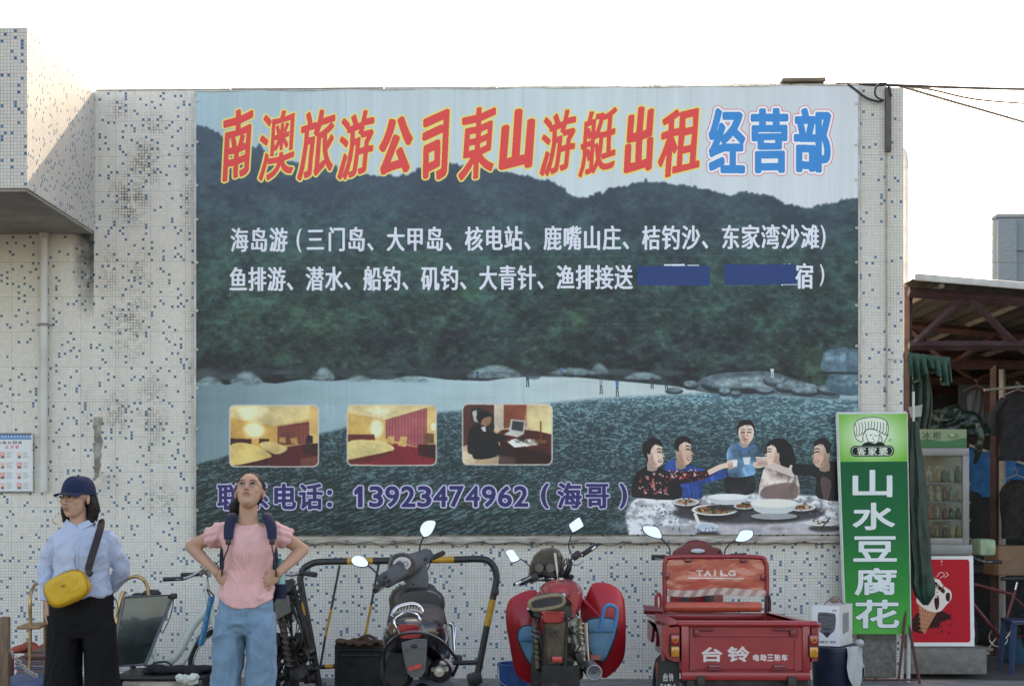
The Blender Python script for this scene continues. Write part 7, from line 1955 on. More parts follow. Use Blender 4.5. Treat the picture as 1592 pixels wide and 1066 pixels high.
printed_sheet('print', [up(q0, zt - .002) + nrm, up(q1, zt - .002) + nrm, up(q1, zb_ + .002) + nrm, up(q0, zb_ + .002) + nrm], print_mat('fan_face', make_fan(), .5), wb_, th=.002)
n2 = Vector((0, 0, 1)).cross(q2 - q1).normalized() * -.003
if n2.x < 0: n2 = -n2
mid = lambda t_: q1.lerp(q2, t_)
b = B(); b.add([up(mid(.25), zt - .06) + n2, up(mid(.7), zt - .06) + n2, up(mid(.7), zt - .20) + n2, up(mid(.25), zt - .22) + n2], [(0, 1, 2, 3)]); obj('side_print', b, mat('grey_ink', (.25, .25, .26), .6), wb_, smooth=False)
b = B(); cc = (q0 + q1 + q2 + q3) / 4; b.tube([up(cc, zt) + Vector((-.06, 0, 0)), up(cc, zt + .05), up(cc, zt + .055) + Vector((.04, 0, 0)), up(cc, zt) + Vector((.09, 0, 0))], .012, 6, smooth=3, flat=.3); b.ell(up(cc, zt + .03) + Vector((.01, -.03, 0)), (.035, .02, .02)); obj('handle', b, mat('brown_handle', (.2, .12, .09), .5), wb_)
bn = thing('bin', 'dark blue plastic bin with a white bag over its rim carrying the carton', 'bin', (P(1297, 766, -1.1).x, -1.1, 0))
zt = zb_ - .006
obj('body', B().lathe([(.0, .005), (.135, .005), (.15, .03), (.172, zt - .03), (.18, zt - .03), (.18, zt), (.16, zt), (.0, zt - .004)], (0, 0, 0), n=28, caps=False), mat('dark_blue_plastic', (.015, .022, .05), .35, var=.3, dirt=.2), bn)
b = B(); rg = random.Random(7); grid = []
for i in range(8):
    row = []
    for j in range(14):
        a_ = R(-75 + j * 9); r_ = .186 + .012 * math.sin(j * 2.1 + i) + .004 * i
        zz = zt + .012 - i * .045 * (0.4 + .6 * abs(math.sin(j * .45 + .6)))
        row.append((r_ * math.cos(a_), r_ * math.sin(a_), zz))
    grid.append(row)
b.sheet(grid, th=.004); b.ell((.17, -.08, zt + .03), (.035, .03, .03)); obj('bag', b, mat('thin_white_plastic', (.38, .40, .41), .35, var=.15, bump=.3), bn, ang=60)

# ------------------------------------------------------------------ step-through bicycle at the left
M_mint = mat('mint_white_paint', (.56, .62, .57), .35, coat=.3, var=.1, dirt=.3, dirtcol=(.15, .12, .09), scale=12)
bcx = P(325, 915, -1.6)
wb2 = bicycle((bcx.x - .36, -1.6, 0), (0, 0, 0), 'mint white step through bicycle parked behind the woman in the pink blouse', M_mint, stepthru=True)
def make_let():
    return text_mask('bike_letters', 40, 9, 12, [(c_, 2 + i * 6, 1.6, 7 + i * 6, 7.4) for i, c_ in enumerate('Zmmi') ], 1.6)
b = B(); b.sheet([[P(276 + 30 * j / 6 + (0) , 1010 - 62 * j / 6 * 1.0, -1.628)] for j in range(7)] if False else [[(0, 0, 0), (0, 0, 0)]] * 2) if False else None
q = P(339, 925, -1.75)
sb = thing('shopping_bag', 'bright blue shopping bag hanging from the mint white bicycle handlebar', 'bag', (P(327, 766, -1.72).x, -1.72, 0))
def bagf(v, u): 
    q = P(326 + 7 * u - v * 17, 926 + 76 * v, -1.72); return (q.x - sb.location.x, -.03 * math.sin(u * PI) * (1 + v) - .006 * math.sin(u * 23 + v * 9), q.z)
b = B(); b.sheet([[bagf(i / 10, j / 14) for j in range(15)] for i in range(11)], th=.006); obj('body', b, mat('cyan_blue_bag', (.025, .20, .36), .45, var=.25, bump=.3), sb, ang=60)
b = B(); b.tube([Vector(bagf(0, 0)), P(322, 915, -1.72) - sb.location, Vector(bagf(0, 1))], .006, 6, smooth=3); obj('handle', b, M_blk, sb)

# ------------------------------------------------------------------ old dark motorbike behind the woman in pink
oy = -1.7
om_l = Vector((P(445, 766, oy).x, oy, 0))
om = thing('old_motorbike', 'old black motorbike with worn springs between the pink blouse woman and the barrier', 'motorcycle', om_l)
def L(px, py, dy=0.0): return P(px, py, oy + dy) - om_l
def orr(cx, cy, rx, ry, dy, p=2.3, tilt=0): 
    s = (oy + dy + 12) / F; return ring(L(cx, cy, dy), rx * s, ry * s, (math.cos(tilt), 0, math.sin(tilt)), (-math.sin(tilt), 0, math.cos(tilt)), p, 16)
hb = obj('handlebar', B().tube([L(420, 905, .1), L(436, 893, .05), L(455, 893, 0), L(470, 890, 0), L(490, 893, -.1)], .013, 8, smooth=5), M_stl, om)
obj('grip', B().tube([L(468, 890, 0), L(491, 893, -.1)], .019, 10), M_rub, hb)
b = B(); b.loft([orr(444, 912, 9, 9, -.1), orr(444, 913, 13, 13, -.02), orr(444, 914, 12, 12, .12)]); obj('headlamp', b, M_blk, om)
b = B(); b.loft([orr(440, 940, 18, 24, -.02), orr(440, 942, 26, 30, .15), orr(440, 944, 22, 26, .5)]); obj('fuel_tank', b, M_scd, om)
b = B(); b.prism([(L(430, 0).x, L(0, 925).z), (L(452, 0).x, L(0, 922).z), (L(456, 0).x, L(0, 948).z), (L(432, 0).x, L(0, 962).z)], 'y', -.12, -.05); obj('number_board', b, mat('smoky_panel', (.09, .09, .085), .3, var=.4), om, bevel=.006)
for (xa_, ya_, xb_, yb_) in ((438, 955, 450, 1035), (418, 960, 410, 1035)):
    a_ = L(xa_, ya_, -.06); c_ = L(xb_, yb_, -.06)
    b = B(); b.tube([a_ + (c_ - a_) * (i / 70) + Vector((.028 * math.cos(i * .8), .028 * math.sin(i * .8), 0)) for i in range(71)], .006, 5); sp = obj('shock_spring', b, mat('rusty_spring', (.13, .09, .06), .6, .4, var=.4), om)
    obj('shock_tube', B().tube([a_ + (a_ - c_) * .25, c_], [.026, .02], 10), M_dstl, sp)
b = B(); rg = random.Random(31)
for k in range(46): b.box(L(rg.uniform(424, 486), rg.uniform(985, 1066), rg.uniform(-.1, .3)), (rg.uniform(.02, .09), rg.uniform(.04, .12), rg.uniform(.02, .08)), rot=(rg.uniform(-.6, .6), rg.uniform(-.6, .6), rg.uniform(-.5, .5)), bev=.006)
for k in range(14): b.tube([L(rg.uniform(438, 472), rg.uniform(895, 930), .0), L(rg.uniform(430, 480), rg.uniform(940, 990), -.08 + rg.uniform(0, .1)), L(rg.uniform(440, 490), rg.uniform(1000, 1066), .05)], rg.uniform(.004, .008), 6, smooth=4)
for k in range(5): b.lathe([(.05 - .006 * k, 0), (.055 - .006 * k, .015)], L(468, 1048, -.12 - .016 * k), 'y', 18)
obj('engine', b, M_dstl, om)
obj('frame', B().tube([L(452, 900, .05), L(466, 950, .0), L(478, 990, .0), L(490, 1030, .02), L(496, 1066, .05)], .022, 8, smooth=4), M_dstl, om)
b = B(); b.torus((-.14, .1, .27), .25, .05, 'x', 36, 10); tw = obj('wheel', b, M_rub, om)
b = B(); b.torus(tuple(L(405, 1040, .05)), .24, .045, 'y', 36, 10); obj('spare_wheel', b, M_rub, om); b = B(); b.torus(tuple(L(405, 1040, .05)), .285, .014, 'y', 36, 6, flat=3); obj('mudguard', b, M_dstl, om)

# ------------------------------------------------------------------ clutter at the lower left
M_brass = mat('brass_tube', (.42, .28, .14), .3, .7, var=.2, dirt=.3)
M_wood = mat('varnished_wood', (.26, .14, .07), .45, var=.3, stretch=(1, 6, 6), scale=6)
cY = -1.9
def metal_chair(xa, xb, label, armtop):
    t_ = thing('armchair', label, 'chair', (P((xa + xb) / 2, 766, cY).x, cY, 0), group='metal armchairs against the wall')
    o_ = t_.location.copy()
    K = lambda x, y, d=0.0: P(x, y, cY + d) - Vector((P((xa + xb) / 2, 766, cY).x, cY, 0))
    for sx, x in ((-1, xa), (1, xb)):
        b = B(); b.tube([K(x, 1075, -.2), K(x + 1, 970, -.2), K(x + 1 , armtop + 22, -.2), K(x + sx * -2 + 4, armtop + 6, -.1), K(x + 12, armtop, .0), K(x + 20, armtop + 3, .05), K(x + 24, armtop + 26, .12), K(x + 24, 1070, .2)], .013, 10, smooth=5); f_ = obj('side_frame', b, M_brass, t_)
        b = B(); b.box(K(x + 6, 972, -.08), (.16, .34, .022), rot=(0, 0, .1), bev=.008); obj('armrest', b, M_wood, f_)
    q0_, q1_ = K(xa + 10, 1010, 0), K(xb, 1010, 0)
    obj('seat', B().box((0, 0, q0_.z - .02), (abs(q1_.x - q0_.x), .42, .05), bev=.02), mat('brown_vinyl_seat', (.12, .05, .035), .5), t_)
    obj('backrest', B().box((0.02, .2, q0_.z + .3), (abs(q1_.x - q0_.x) * .9, .03, .36), rot=(R(-8), 0, 0), bev=.012), mat('brown_vinyl_seat', (.12, .05, .035), .5), t_)
metal_chair(46, 118, 'brass tube armchair with wooden armrest left of the woman in the blue cap', 906)
b = B()
K = lambda x, y, d=0.0: P(x, y, cY + d)
fc = thing('folding_chair', 'folded dark mesh chair with curved brass tube leaning behind the yellow bag woman', 'chair', (P(215, 766, cY).x, cY, 0))
o0 = Vector((P(215, 766, cY).x, cY, 0))
KK = lambda x, y, d=0.0: P(x, y, cY + d) - o0
obj('brass_arm', B().tube([KK(190, 905, .2), KK(203, 897, .15), KK(218, 897, .1), KK(228, 908, .1), KK(231, 925, .1)], .013, 10, smooth=5), M_brass, fc)
obj('brass_leg', B().tube([KK(192, 918, .0), KK(186, 940, -.02), KK(178, 990, -.04)], .017, 10, smooth=3), M_brass, fc)
fr_pts = [KK(193, 928, -.1), KK(270, 924, .1), KK(226, 1032, -.06), KK(172, 1036, -.2)]
b = B(); b.tube(fr_pts, .013, 8, closed=True); obj('frame', b, mat('grey_frame', (.10, .11, .12), .4, .3), fc, smooth=False)
t = NT('smoked_panel'); v = t.coord('Object'); t.set('Base Color', t.mix(t.ramp(t.noise(v, 3, 5), .4, .65), (.015, .022, .02), (.05, .07, .07))); t.set('Roughness', .12); t.set('Coat Weight', .6)
b = B(); b.add(fr_pts + [p_ + Vector((0, .012, 0)) for p_ in fr_pts], [(0, 1, 2, 3), (7, 6, 5, 4), (0, 4, 5, 1), (1, 5, 6, 2), (2, 6, 7, 3), (3, 7, 4, 0)]); obj('panel', b, t.m, fc, smooth=False)
b = B(); b.ell(KK(236, 922, .15), (.07, .05, .03)); b.ell(KK(215, 925, .15), (.05, .04, .02)); b.tube([KK(270, 926, .1), KK(268, 945, .08), KK(262, 965, .06), KK(252, 985, .04)], .004, 5, smooth=4); b.box(KK(270, 926, .08), (.05, .04, .04), bev=.01); obj('joint_cover', b, M_blk, fc)
# wooden batten leaning on the wall
b = B(); a_ = P(84, 812, -.55); c_ = P(165, 736, -.10); d_ = c_ - a_
b.box((a_ + c_) / 2, (d_.length, .03, .045), rot=Vector((1, 0, 0)).rotation_difference(d_).to_euler(), bev=.004)
tag(obj('wooden_batten', b, mat('pale_batten', (.68, .60, .48), .7, var=.2, dirt=.3)), 'pale wooden batten leaning on the wall behind the woman in the blue cap', 'batten')
# wooden post with chain
pY = -3.2
po = thing('wooden_post', 'short weathered wooden post with a chain at the lower left corner', 'post', (P(8, 766, pY).x, pY, 0))
zt = P(0, 958, pY).z
obj('post', B().box((0, 0, zt / 2), (.055, .055, zt), bev=.008), mat('weathered_post', (.17, .11, .07), .85, var=.4, stretch=(6, 6, 1), bump=.4), po)
def chain(a_, c_, n_, sag, parent):
    for k in range(n_):
        t_ = (k + .5) / n_; p_ = Vector(a_).lerp(Vector(c_), t_) - Vector((0, 0, sag * math.sin(PI * t_)))
        b = B(); b.torus((0, 0, 0), .011, .0035, 'y' if k % 2 else 'z', 12, 6); o_ = obj('chain_link', b, M_stl, parent); o_.location = p_; o_.scale = (1.5, 1, 1); o_.rotation_euler = (0, R(30), 0)
q = P(18, 1014, pY) - po.location; q2 = P(56, 1050, pY) - po.location
chain(q, q2, 12, .02, po); chain(P(-6, 985, pY) - po.location, q, 6, .02, po)
tr_ = thing('handcart', 'blue handcart edge with dark red box at the lower left corner', 'cart', (P(10, 766, -2.9).x, -2.9, 0))
q = P(10, 1063, -2.9) - tr_.location
obj('deck', B().box((0.0, .2, q.z - .03), (.42, .7, .05), bev=.012), mat('cart_blue', (.03, .08, .18), .5, dirt=.4), tr_)
obj('wheel', B().torus((.12, .0, .16), .12, .035, 'x', 28, 8), M_rub, tr_); obj('wheel', B().torus((-.14, .0, .16), .12, .035, 'x', 28, 8), M_rub, tr_)
obj('leg', B().box((0, .45, (q.z - .05) / 2), (.3, .04, q.z - .06), bev=.006), M_dstl, tr_)
b = B(); c_ = P(4, 1032, -2.75); b.box(c_, (.12, .12, .16), bev=.012); tag(obj('box', b, mat('dark_red_box', (.14, .025, .03), .5)), 'small dark red box on the handcart behind the wooden post', 'box')
# stack of cloths and magazines
st_ = thing('fabric_stack', 'stack of folded purple grey fabric topped with an orange red cloth', 'fabric', (P(52, 766, -1.3).x, -1.3, 0))
x0_, x1_ = P(22, 0, -1.3).x - st_.location.x, P(84, 0, -1.3).x - st_.location.x
z_ = .0
obj('crate', B().box(((x0_ + x1_) / 2, .15, .07), (x1_ - x0_, .34, .14), bev=.01), M_dstl, st_)
cols = [(.16, .15, .2), (.22, .12, .14), (.10, .12, .2), (.26, .24, .27), (.2, .1, .12)]
z_ = .14; k = 0; ztop = P(0, 1024, -1.3).z
while z_ < ztop:
    h_ = .018; rg2 = random.Random(k); b = B(); b.box(((x0_ + x1_) / 2 + rg2.uniform(-.01, .01), .15, z_ + h_ / 2), (x1_ - x0_ - rg2.uniform(0, .03), .32, h_ * .92), bev=.007); obj('folded_layer', b, mat('fabric_%d' % (k % 5), cols[k % 5], .85), st_); z_ += h_; k += 1
b = B(); rg2 = random.Random(3)
for k in range(12): b.ell(((x0_ + x1_) / 2 + rg2.uniform(-.13, .13), .05 + rg2.uniform(-.03, .15), ztop + .05 + rg2.uniform(-.02, .035)), (.09, .06, .03), rot=(0, rg2.uniform(-.4, .4), rg2.uniform(0, 3)))
obj('red_cloth', remesh(b, .01, 3), mat('orange_red_cloth', (.34, .06, .035), .8, var=.2, bump=.3), st_, ang=180)
# low cart with plastic wrapped cartons
lc = thing('flat_trolley', 'low black trolley carrying plastic wrapped cartons under the folded chair', 'trolley', (P(255, 766, -2.0).x, -2.0, 0))
K = lambda x, y, d=0.0: P(x, y, -2.0 + d) - Vector((P(255, 766, -2.0).x, -2.0, 0))
zt = K(0, 1046).z
obj('deck', B().box((0, .1, zt - .012), (K(326, 0).x - K(186, 0).x, .5, .024), bev=.008), M_blk, lc)
b = B(); rg2 = random.Random(4)
for k in range(14): b.ell(K(rg2.uniform(232, 322), rg2.uniform(1037, 1045), rg2.uniform(-.05, .15)), (rg2.uniform(.05, .1), .06, rg2.uniform(.012, .03)), rot=(0, rg2.uniform(-.2, .2), 0))
obj('black_sheet', remesh(b, .01, 2), M_bk, lc, ang=180)
obj('handle', B().tube([K(238, 1030, -.1), K(258, 1028, -.12), K(270, 1036, -.12)], .008, 8, smooth=4), M_blk, lc)
for x in (195, 316): 
    for d in (-.1, .3): obj('wheel', B().torus((K(x, 0).x, d, .05), .035, .015, 'x', 20, 8), M_rub, lc)
for x in (190, 322): obj('leg', B().box((K(x, 0).x, .1, (zt + .05) / 2), (.02, .44, zt - .08)), M_dstl, lc)
b = B(); a_ = K(188, 1048, -.12); c_ = K(300, 1048, -.12)
b.box(((a_.x + c_.x) / 2, .08, zt - .09), (c_.x - a_.x, .36, .11), bev=.012)
crt = tag(obj('carton', b, mat('wrapped_carton', (.30, .27, .22), .3, coat=.6, var=.4, scale=12, bump=.4, bscale=20)), 'plastic wrapped brown carton hanging under the black trolley deck', 'carton'); crt.location = lc.location
b = B(); q = K(290, 1056, -.2); b.ell(q, (.085, .03, .035), rot=(0, .2, 0)); b.ell(q + Vector((.04, 0, .012)), (.05, .03, .03), rot=(0, -.5, 0)); me = remesh(b, .006, 1); displace(me, lambda c, n: .02 * (abs(mnoise.noise(c * 28)) - .2))
wbag = tag(obj('plastic_bag', me, mat('crinkled_white_plastic', (.6, .62, .55), .3, var=.2, bump=.5, bscale=30), ang=60), 'crinkled white plastic bag at the right end of the wrapped carton', 'bag'); wbag.location = lc.location
# ------------------------------------------------------------------ people
PY_ = -4.35
PS = F / (PY_ + CAMD)
def skin_mat(name, base):
    t = NT(name)
    v = t.coord('Object')
    n = t.noise(v, 14, 4, .6); n2 = t.noise(v, 60, 3, .6)
    c = t.mix(t.ramp(n, .35, .7), tuple(q * .95 for q in base), tuple(q * 1.04 for q in base))
    c = t.mix(t.ramp(n2, .5, .8, 0, .08), c, (base[0] * .9, base[1] * .62, base[2] * .55))
    t.set('Base Color', c); t.set('Roughness', .68); t.set('Specular IOR Level', .3); t.set('Subsurface Weight', .12); t.set('Subsurface Radius', (.02, .008, .005)); t.set('Subsurface Scale', .3)
    
    return t.m
M_sk1 = skin_mat('skin_light', (.50, .30, .215)); M_sk2 = skin_mat('skin_tan', (.47, .275, .19))
M_hair = NT('black_hair'); v = M_hair.coord('Object'); _n = M_hair.noise(M_hair.scale(v, (90, 90, 8)), 1.0, 3)
M_hair.set('Base Color', M_hair.mix(_n, (.006, .004, .004), (.018, .013, .011))); M_hair.set('Roughness', .6); M_hair.set('Specular IOR Level', .25); M_hair.bump(_n, .5, .004); M_hair = M_hair.m
M_eyew = mat('eye_white', (.62, .60, .58), .2, var=.02); M_iris = mat('iris', (.02, .012, .01), .1); M_lip = mat('lip', (.30, .115, .10), .5); M_brow = mat('brow', (.03, .02, .018), .8)
M_wire = mat('thin_metal', (.25, .2, .18), .3, .8)
def head_blobs(b, M):
    b.M = M
    b.ell((0, .018, .030), (.073, .092, .085), 24, 16)
    b.ell((0, -.018, -.026), (.060, .068, .074), 22, 14)
    b.ell((0, -.030, -.062), (.044, .050, .044), 20, 12)
    b.ell((0, -.056, -.084), (.021, .024, .019), 14, 10)
    for s in (-1, 1):
        b.ell((s * .036, -.050, -.016), (.024, .024, .024), 14, 10)
        b.ell((s * .034, -.016, -.060), (.016, .032, .020), 12, 8)
        b.ell((s * .030, -.076, .026), (.020, .010, .007), 12, 8)
        b.ell((s * .076, .012, -.008), (.008, .017, .029), 12, 8, rot=(R(-12), 0, R(s * 14)))
        b.ell((s * .010, -.091, -.027), (.0075, .0085, .0065), 10, 7)
    b.tube([(0, -.080, .018), (0, -.092, -.004), (0, -.101, -.020), (0, -.096, -.028)], [.008, .0085, .0105, .009], 10)
    b.ell((0, -.080, -.052), (.024, .012, .015), 14, 9)
    b.M = None
def face_parts(parent, M, smile=0.0, closed=.0):
    for s in (-1, 1):
        b = B(); b.M = M; b.ell((s * .0305, -.0765, .006), (.0130, .0100, .0048 * (1 - closed * .5)), 12, 8); e = obj('eye', b, M_eyew, parent)
        b = B(); b.M = M; b.ell((s * .0305 - .001, -.0855, .006), (.0062, .0024, .0050 * (1 - closed * .3)), 12, 6); obj('iris', b, M_iris, e)
        b = B(); b.M = M; b.tube([(s * .0145, -.0835, .0045), (s * .024, -.0885, .0125), (s * .036, -.0865, .0135), (s * .046, -.0775, .007)], [.0012, .0026, .0028, .0012], 6, smooth=4); obj('eyelash', b, M_brow, e)
        b = B(); b.M = M; b.tube([(s * .013, -.0885, .0245), (s * .026, -.0905, .0305), (s * .040, -.082, .031), (s * .051, -.069, .025)], [.0028, .0036, .0032, .0012], 6, smooth=4, flat=.6); obj('eyebrow', b, M_brow, parent)
    b = B(); b.M = M
    w = .025 + smile * .004; u = smile * .006
    b.tube([(-w, -.0865, -.0485 + u), (-.008, -.0955, -.0465), (0, -.0962, -.0478), (.008, -.0955, -.0465), (w, -.0865, -.0485 + u)], [.0006, .0024, .0022, .0024, .0006], 7, smooth=4)
    b.tube([(-w * .9, -.0865, -.0505 + u), (0, -.0960, -.0570), (w * .9, -.0865, -.0505 + u)], [.0006, .0034, .0006], 7, smooth=5)
    obj('lips', b, M_lip, parent)
    b = B(); b.M = M
    for s in (-1, 1): b.ell((s * .0062, -.0985, -.0305), (.0030, .0030, .0018), 8, 6)
    obj('nostrils', b, M_brow, parent)  # dark ellipsoids put in for the shade of the nostrils
def glasses(M, label):
    g_ = thing('eyeglasses', label, 'glasses', (0, 0, 0))
    for s in (-1, 1):
        b = B(); b.M = M
        b.tube([(s * .032 + .022 * math.cos(2 * PI * i / 20), -.100 + .010 * abs(math.cos(2 * PI * i / 20) * (1 if s * math.cos(2 * PI * i / 20) > 0 else 0)), .002 + .0175 * math.sin(2 * PI * i / 20)) for i in range(20)], .0011, 6, closed=True); obj('rim', b, M_wire, g_)
        b = B(); b.M = M; b.tube([(s * .054, -.090, .006), (s * .074, -.05, .006), (s * .080, .005, .004), (s * .079, .02, -.008)], .0012, 6, smooth=3); obj('temple', b, M_wire, g_)
    b = B(); b.M = M; b.tube([(-.011, -.101, .005), (0, -.104, .009), (.011, -.101, .005)], .0011, 6, smooth=4); obj('bridge', b, M_wire, g_)
    return g_
def hand(b, wrist, palm_dir, side, normal, curl=.3, size=1.0, spread=.12):
    """palm with four unequal fingers and a thumb; side = direction of the thumb, normal = palm facing"""
    d = Vector(palm_dir).normalized(); n = Vector(normal); n = (n - d * n.dot(d)).normalized(); s = d.cross(n).normalized()
    if s.dot(Vector(side)) < 0: s = -s
    w = Vector(wrist); S = size
    M_ = Matrix((( s.x, n.x, d.x, 0), (s.y, n.y, d.y, 0), (s.z, n.z, d.z, 0), (0, 0, 0, 1)))
    M_ = Matrix.Translation(w) @ M_
    old = b.M; b.M = M_
    b.ell((0, 0, .042 * S), (.038 * S, .014 * S, .050 * S), 14, 10)
    for i, (o, L_) in enumerate(((.031, .068), (.011, .077), (-.010, .071), (-.030, .056))):
        o *= S; L_ *= S
        p0 = Vector((o, 0, .070 * S)); a = curl; p1 = p0 + Vector((o * spread, math.sin(a) * L_ * .45, math.cos(a) * L_ * .45)); a2 = curl * 2.2; p2 = p1 + Vector((0, math.sin(a2) * L_ * .3, math.cos(a2) * L_ * .3)); a3 = curl * 3; p3 = p2 + Vector((0, math.sin(a3) * L_ * .25, math.cos(a3) * L_ * .25))
        b.tube([p0, p1, p2, p3], [.0080 * S, .0075 * S, .0068 * S, .0052 * S], 8)
    b.tube([(.022 * S, .004, .018 * S), (.046 * S, .012, .045 * S), (.056 * S, .016, .068 * S), (.056 * S, .018, .085 * S)], [.012 * S, .0105 * S, .0092 * S, .007 * S], 8)
    b.M = old
def folds(amp, sc, seed, stretch=(1, 1, .45)):
    sv = Vector((seed * 1.7, seed * .9, seed * 2.1))
    def f(c, n):
        w_ = mnoise.noise(c * 5 + sv) * .35
        q = Vector((c.x * stretch[0] + w_ * .3, c.y * stretch[1], c.z * stretch[2] + w_ * .2)) * sc + sv
        a = 1 - abs(mnoise.noise(q)) * 2.2; bb = 1 - abs(mnoise.noise(q * 2.1 + Vector((5, 3, 1)))) * 2.2
        return amp * (1.1 * max(0, a) ** 1.7 + .5 * max(0, bb) ** 2 - .45)
    return f
def fabric(name, col, weave=700, rough=.85, var=.1, strip=0.0):
    t = NT(name); v = t.coord('Object'); n = t.noise(v, 6, 5, .6); w = t.noise(v, weave, 2, .6)
    c = t.mix(t.ramp(n, .3, .7), tuple(q * (1 - var) for q in col), tuple(min(1, q * (1 + var)) for q in col))
    c = t.mix(t.ramp(w, .4, .7, 0, .25), c, tuple(q * .7 for q in col))
    t.set('Base Color', c); t.set('Roughness', rough); t.set('Specular IOR Level', .25); t.set('Sheen Weight', .12 if max(col) > .1 else 0); t.bump(t.math('ADD', t.noise(t.scale(v, (1, 1, .5)), 9, 4, .55, 1.8), t.math('MULTIPLY', t.noise(v, 90, 3, .7), .25)), .5, .022)
    return t.m

def kfun(px0):
    o = Vector((P(px0, 766, PY_).x, PY_, 0))
    return o, (lambda px, py, dy=0.0: P(px, py, PY_ + dy) - o)
def pr(K, px, py, rx, ry, dy=0.0, p=2.3, n=28):
    return ring(K(px, py, dy), rx / PS, ry, (1, 0, 0), (0, 1, 0), p, n)

# ---------- woman in the pink blouse, hands on hips, looking up
o, K = kfun(385)
HM = Matrix.Translation(K(388, 765, -.02)) @ Euler((R(24), 0, R(2)), 'XYZ').to_matrix().to_4x4()
HM = Matrix.Translation(K(388, 765, -.02)) @ Matrix.Rotation(R(-27), 4, 'X') @ Matrix.Scale(.98, 4)
b = B(); head_blobs(b, HM)
b.tube([K(387, 782, .03), K(386, 800, .02), K(386, 822, .02)], [.050, .049, .060], 18, smooth=3)
b.loft([pr(K, 386, 815, 30, .05, .02), pr(K, 386, 826, 44, .075, .02), pr(K, 386, 850, 40, .09), pr(K, 385, 900, 34, .085), pr(K, 384, 940, 34, .08), pr(K, 384, 968, 32, .07)])
arms = {-1: ((341, 829, .03), (297, 849, .12), (337, 890, -.05)), 1: ((431, 829, .03), (471, 854, .12), (433, 890, -.05))}
for s, (a_, e_, w_) in arms.items():
    A, E_, W = K(*a_), K(*e_), K(*w_)
    b.tube([A, A.lerp(E_, .5), E_], [.043, .038, .033], 14, smooth=3); b.ell(E_, (.034, .035, .034)); b.ell(A, (.05, .05, .05))
    b.tube([E_, E_.lerp(W, .35), W], [.034, .034, .023], 14, smooth=3); b.ell(W, (.025, .025, .025))
    hand(b, W, (-s * .75, -.30, -.62), (-s * .3, -.2, 1), (-s * .5, .9, 0), curl=.20, size=1.0, spread=.35)
for s, x in ((-1, 356), (1, 404)):
    b.tube([K(x + s * 0, 985, 0), K(x - 1, 1080, 0.0), K(x, 1200, .02), K(x, 1228, .02)], [.066, .055, .045, .04], 14)
    b.ell(Vector((K(x, 1200).x, -.05, .045)), (.042, .12, .045))
me = remesh(b, .0040, 3, .5)
w1 = obj('person', me, M_sk2, None, ang=180, recalc=False); w1.location = o
tag(w1, 'woman in pink blouse and light jeans with hands on hips looking up at the sky', 'person')
face_parts(w1, HM, smile=-.6, closed=.3)
glasses(Matrix.Translation(o) @ HM, 'thin framed glasses worn by the woman in the pink blouse')
b = B(); b.M = HM
b.ell((0, .029, .047), (.0800, .091, .077), 26, 18); b.ell((0, .058, .002), (.066, .056, .056), 20, 12); b.M = None
b.ell(K(366, 790, .085), (.036, .036, .042)); b.ell(K(372, 778, .085), (.03, .03, .03))
me = remesh(b, .006, 2); displace(me, lambda c, n: .0008 * math.sin(c.x * 420 + 3 * math.sin(c.z * 30))); obj('hair', me, M_hair, w1, ang=180)
M_pink = fabric('pink_cotton', (.70, .39, .38), var=.06); M_jean = fabric('light_denim', (.14, .25, .355), weave=500, var=.2); M_navy2 = fabric('navy_webbing', (.012, .018, .05), weave=300, rough=.6)
b = B()
b.loft([pr(K, 386, 816, 20, .062, .015, 2), pr(K, 386, 821, 37, .078, .01, 2.2), pr(K, 386, 832, 46, .098, .005), pr(K, 387, 858, 38, .120, -.01, 2.2), pr(K, 387, 885, 36.5, .112, -.005, 2.2), pr(K, 384, 905, 40, .118, 0, 2.2), pr(K, 382, 930, 44, .135, 0, 2.2), pr(K, 382, 943, 45, .138, 0, 2.2)], caps=True)
for s in (-1, 1):
    A = K(386 + s * 42, 829, .02); E_ = K(386 + s * 60, 838, .055)
    b.tube([A - Vector((s * .04, 0, 0)), A, E_], [.056, .062, .058], 18, smooth=3)
me = remesh(b, .0065, 4, .6)
fo = folds(.008, 7.0, 3, (1.3, 1, .5))
hemz = K(0, 915).z
def ff(c, n):
    d = fo(c, n)
    d += .007 * max(0, min(1, (hemz + .12 - c.z) / .2)) * math.sin(c.x * 55 + c.y * 30 + math.sin(c.z * 14) * 2)
    if abs(c.x) > .155: d += .0032 * math.sin(c.z * 170 + c.y * 80)
    return d
displace(me, ff)
# curved hem: the front dips in the middle
for v_ in me.vertices:
    if v_.co.z < hemz: v_.co.z += .06 * max(0, min(1, (hemz - v_.co.z) / .10)) * (abs(v_.co.x + .0) / .15) ** 2
bl = obj('blouse', me, M_pink, w1, ang=180)
b = B()
for x in (381, 386, 391.5, 396): b.tube([K(x + (y - 830) * -.03, y, -.13 - .012 * math.sin(min(1, (y - 822) / 40) * PI / 2)) for y in range(834, 882, 8)], .0018 if x in (381, 396) else .0014, 5)
obj('placket', b, mat('cream_trim', (.66, .50, .44), .7), bl)
for y in (842, 856, 870): obj('button', B().ell(K(388, y, -.143), (.005, .003, .005), 10, 6), mat('button', (.7, .55, .5), .4), bl)
b = B(); b.tube([v_ for v_ in pr(K, 386, 820, 22, .066, .004, 2)], .005, 6, closed=True); obj('neckline', b, M_pink, bl)
b = B()
b.loft([pr(K, 382, 918, 38, .108), pr(K, 382, 940, 41, .12), pr(K, 382, 965, 43, .125, 0, 2.4), pr(K, 382, 978, 43, .108, 0, 2.4), pr(K, 382, 988, 34, .07, 0, 2.2)])
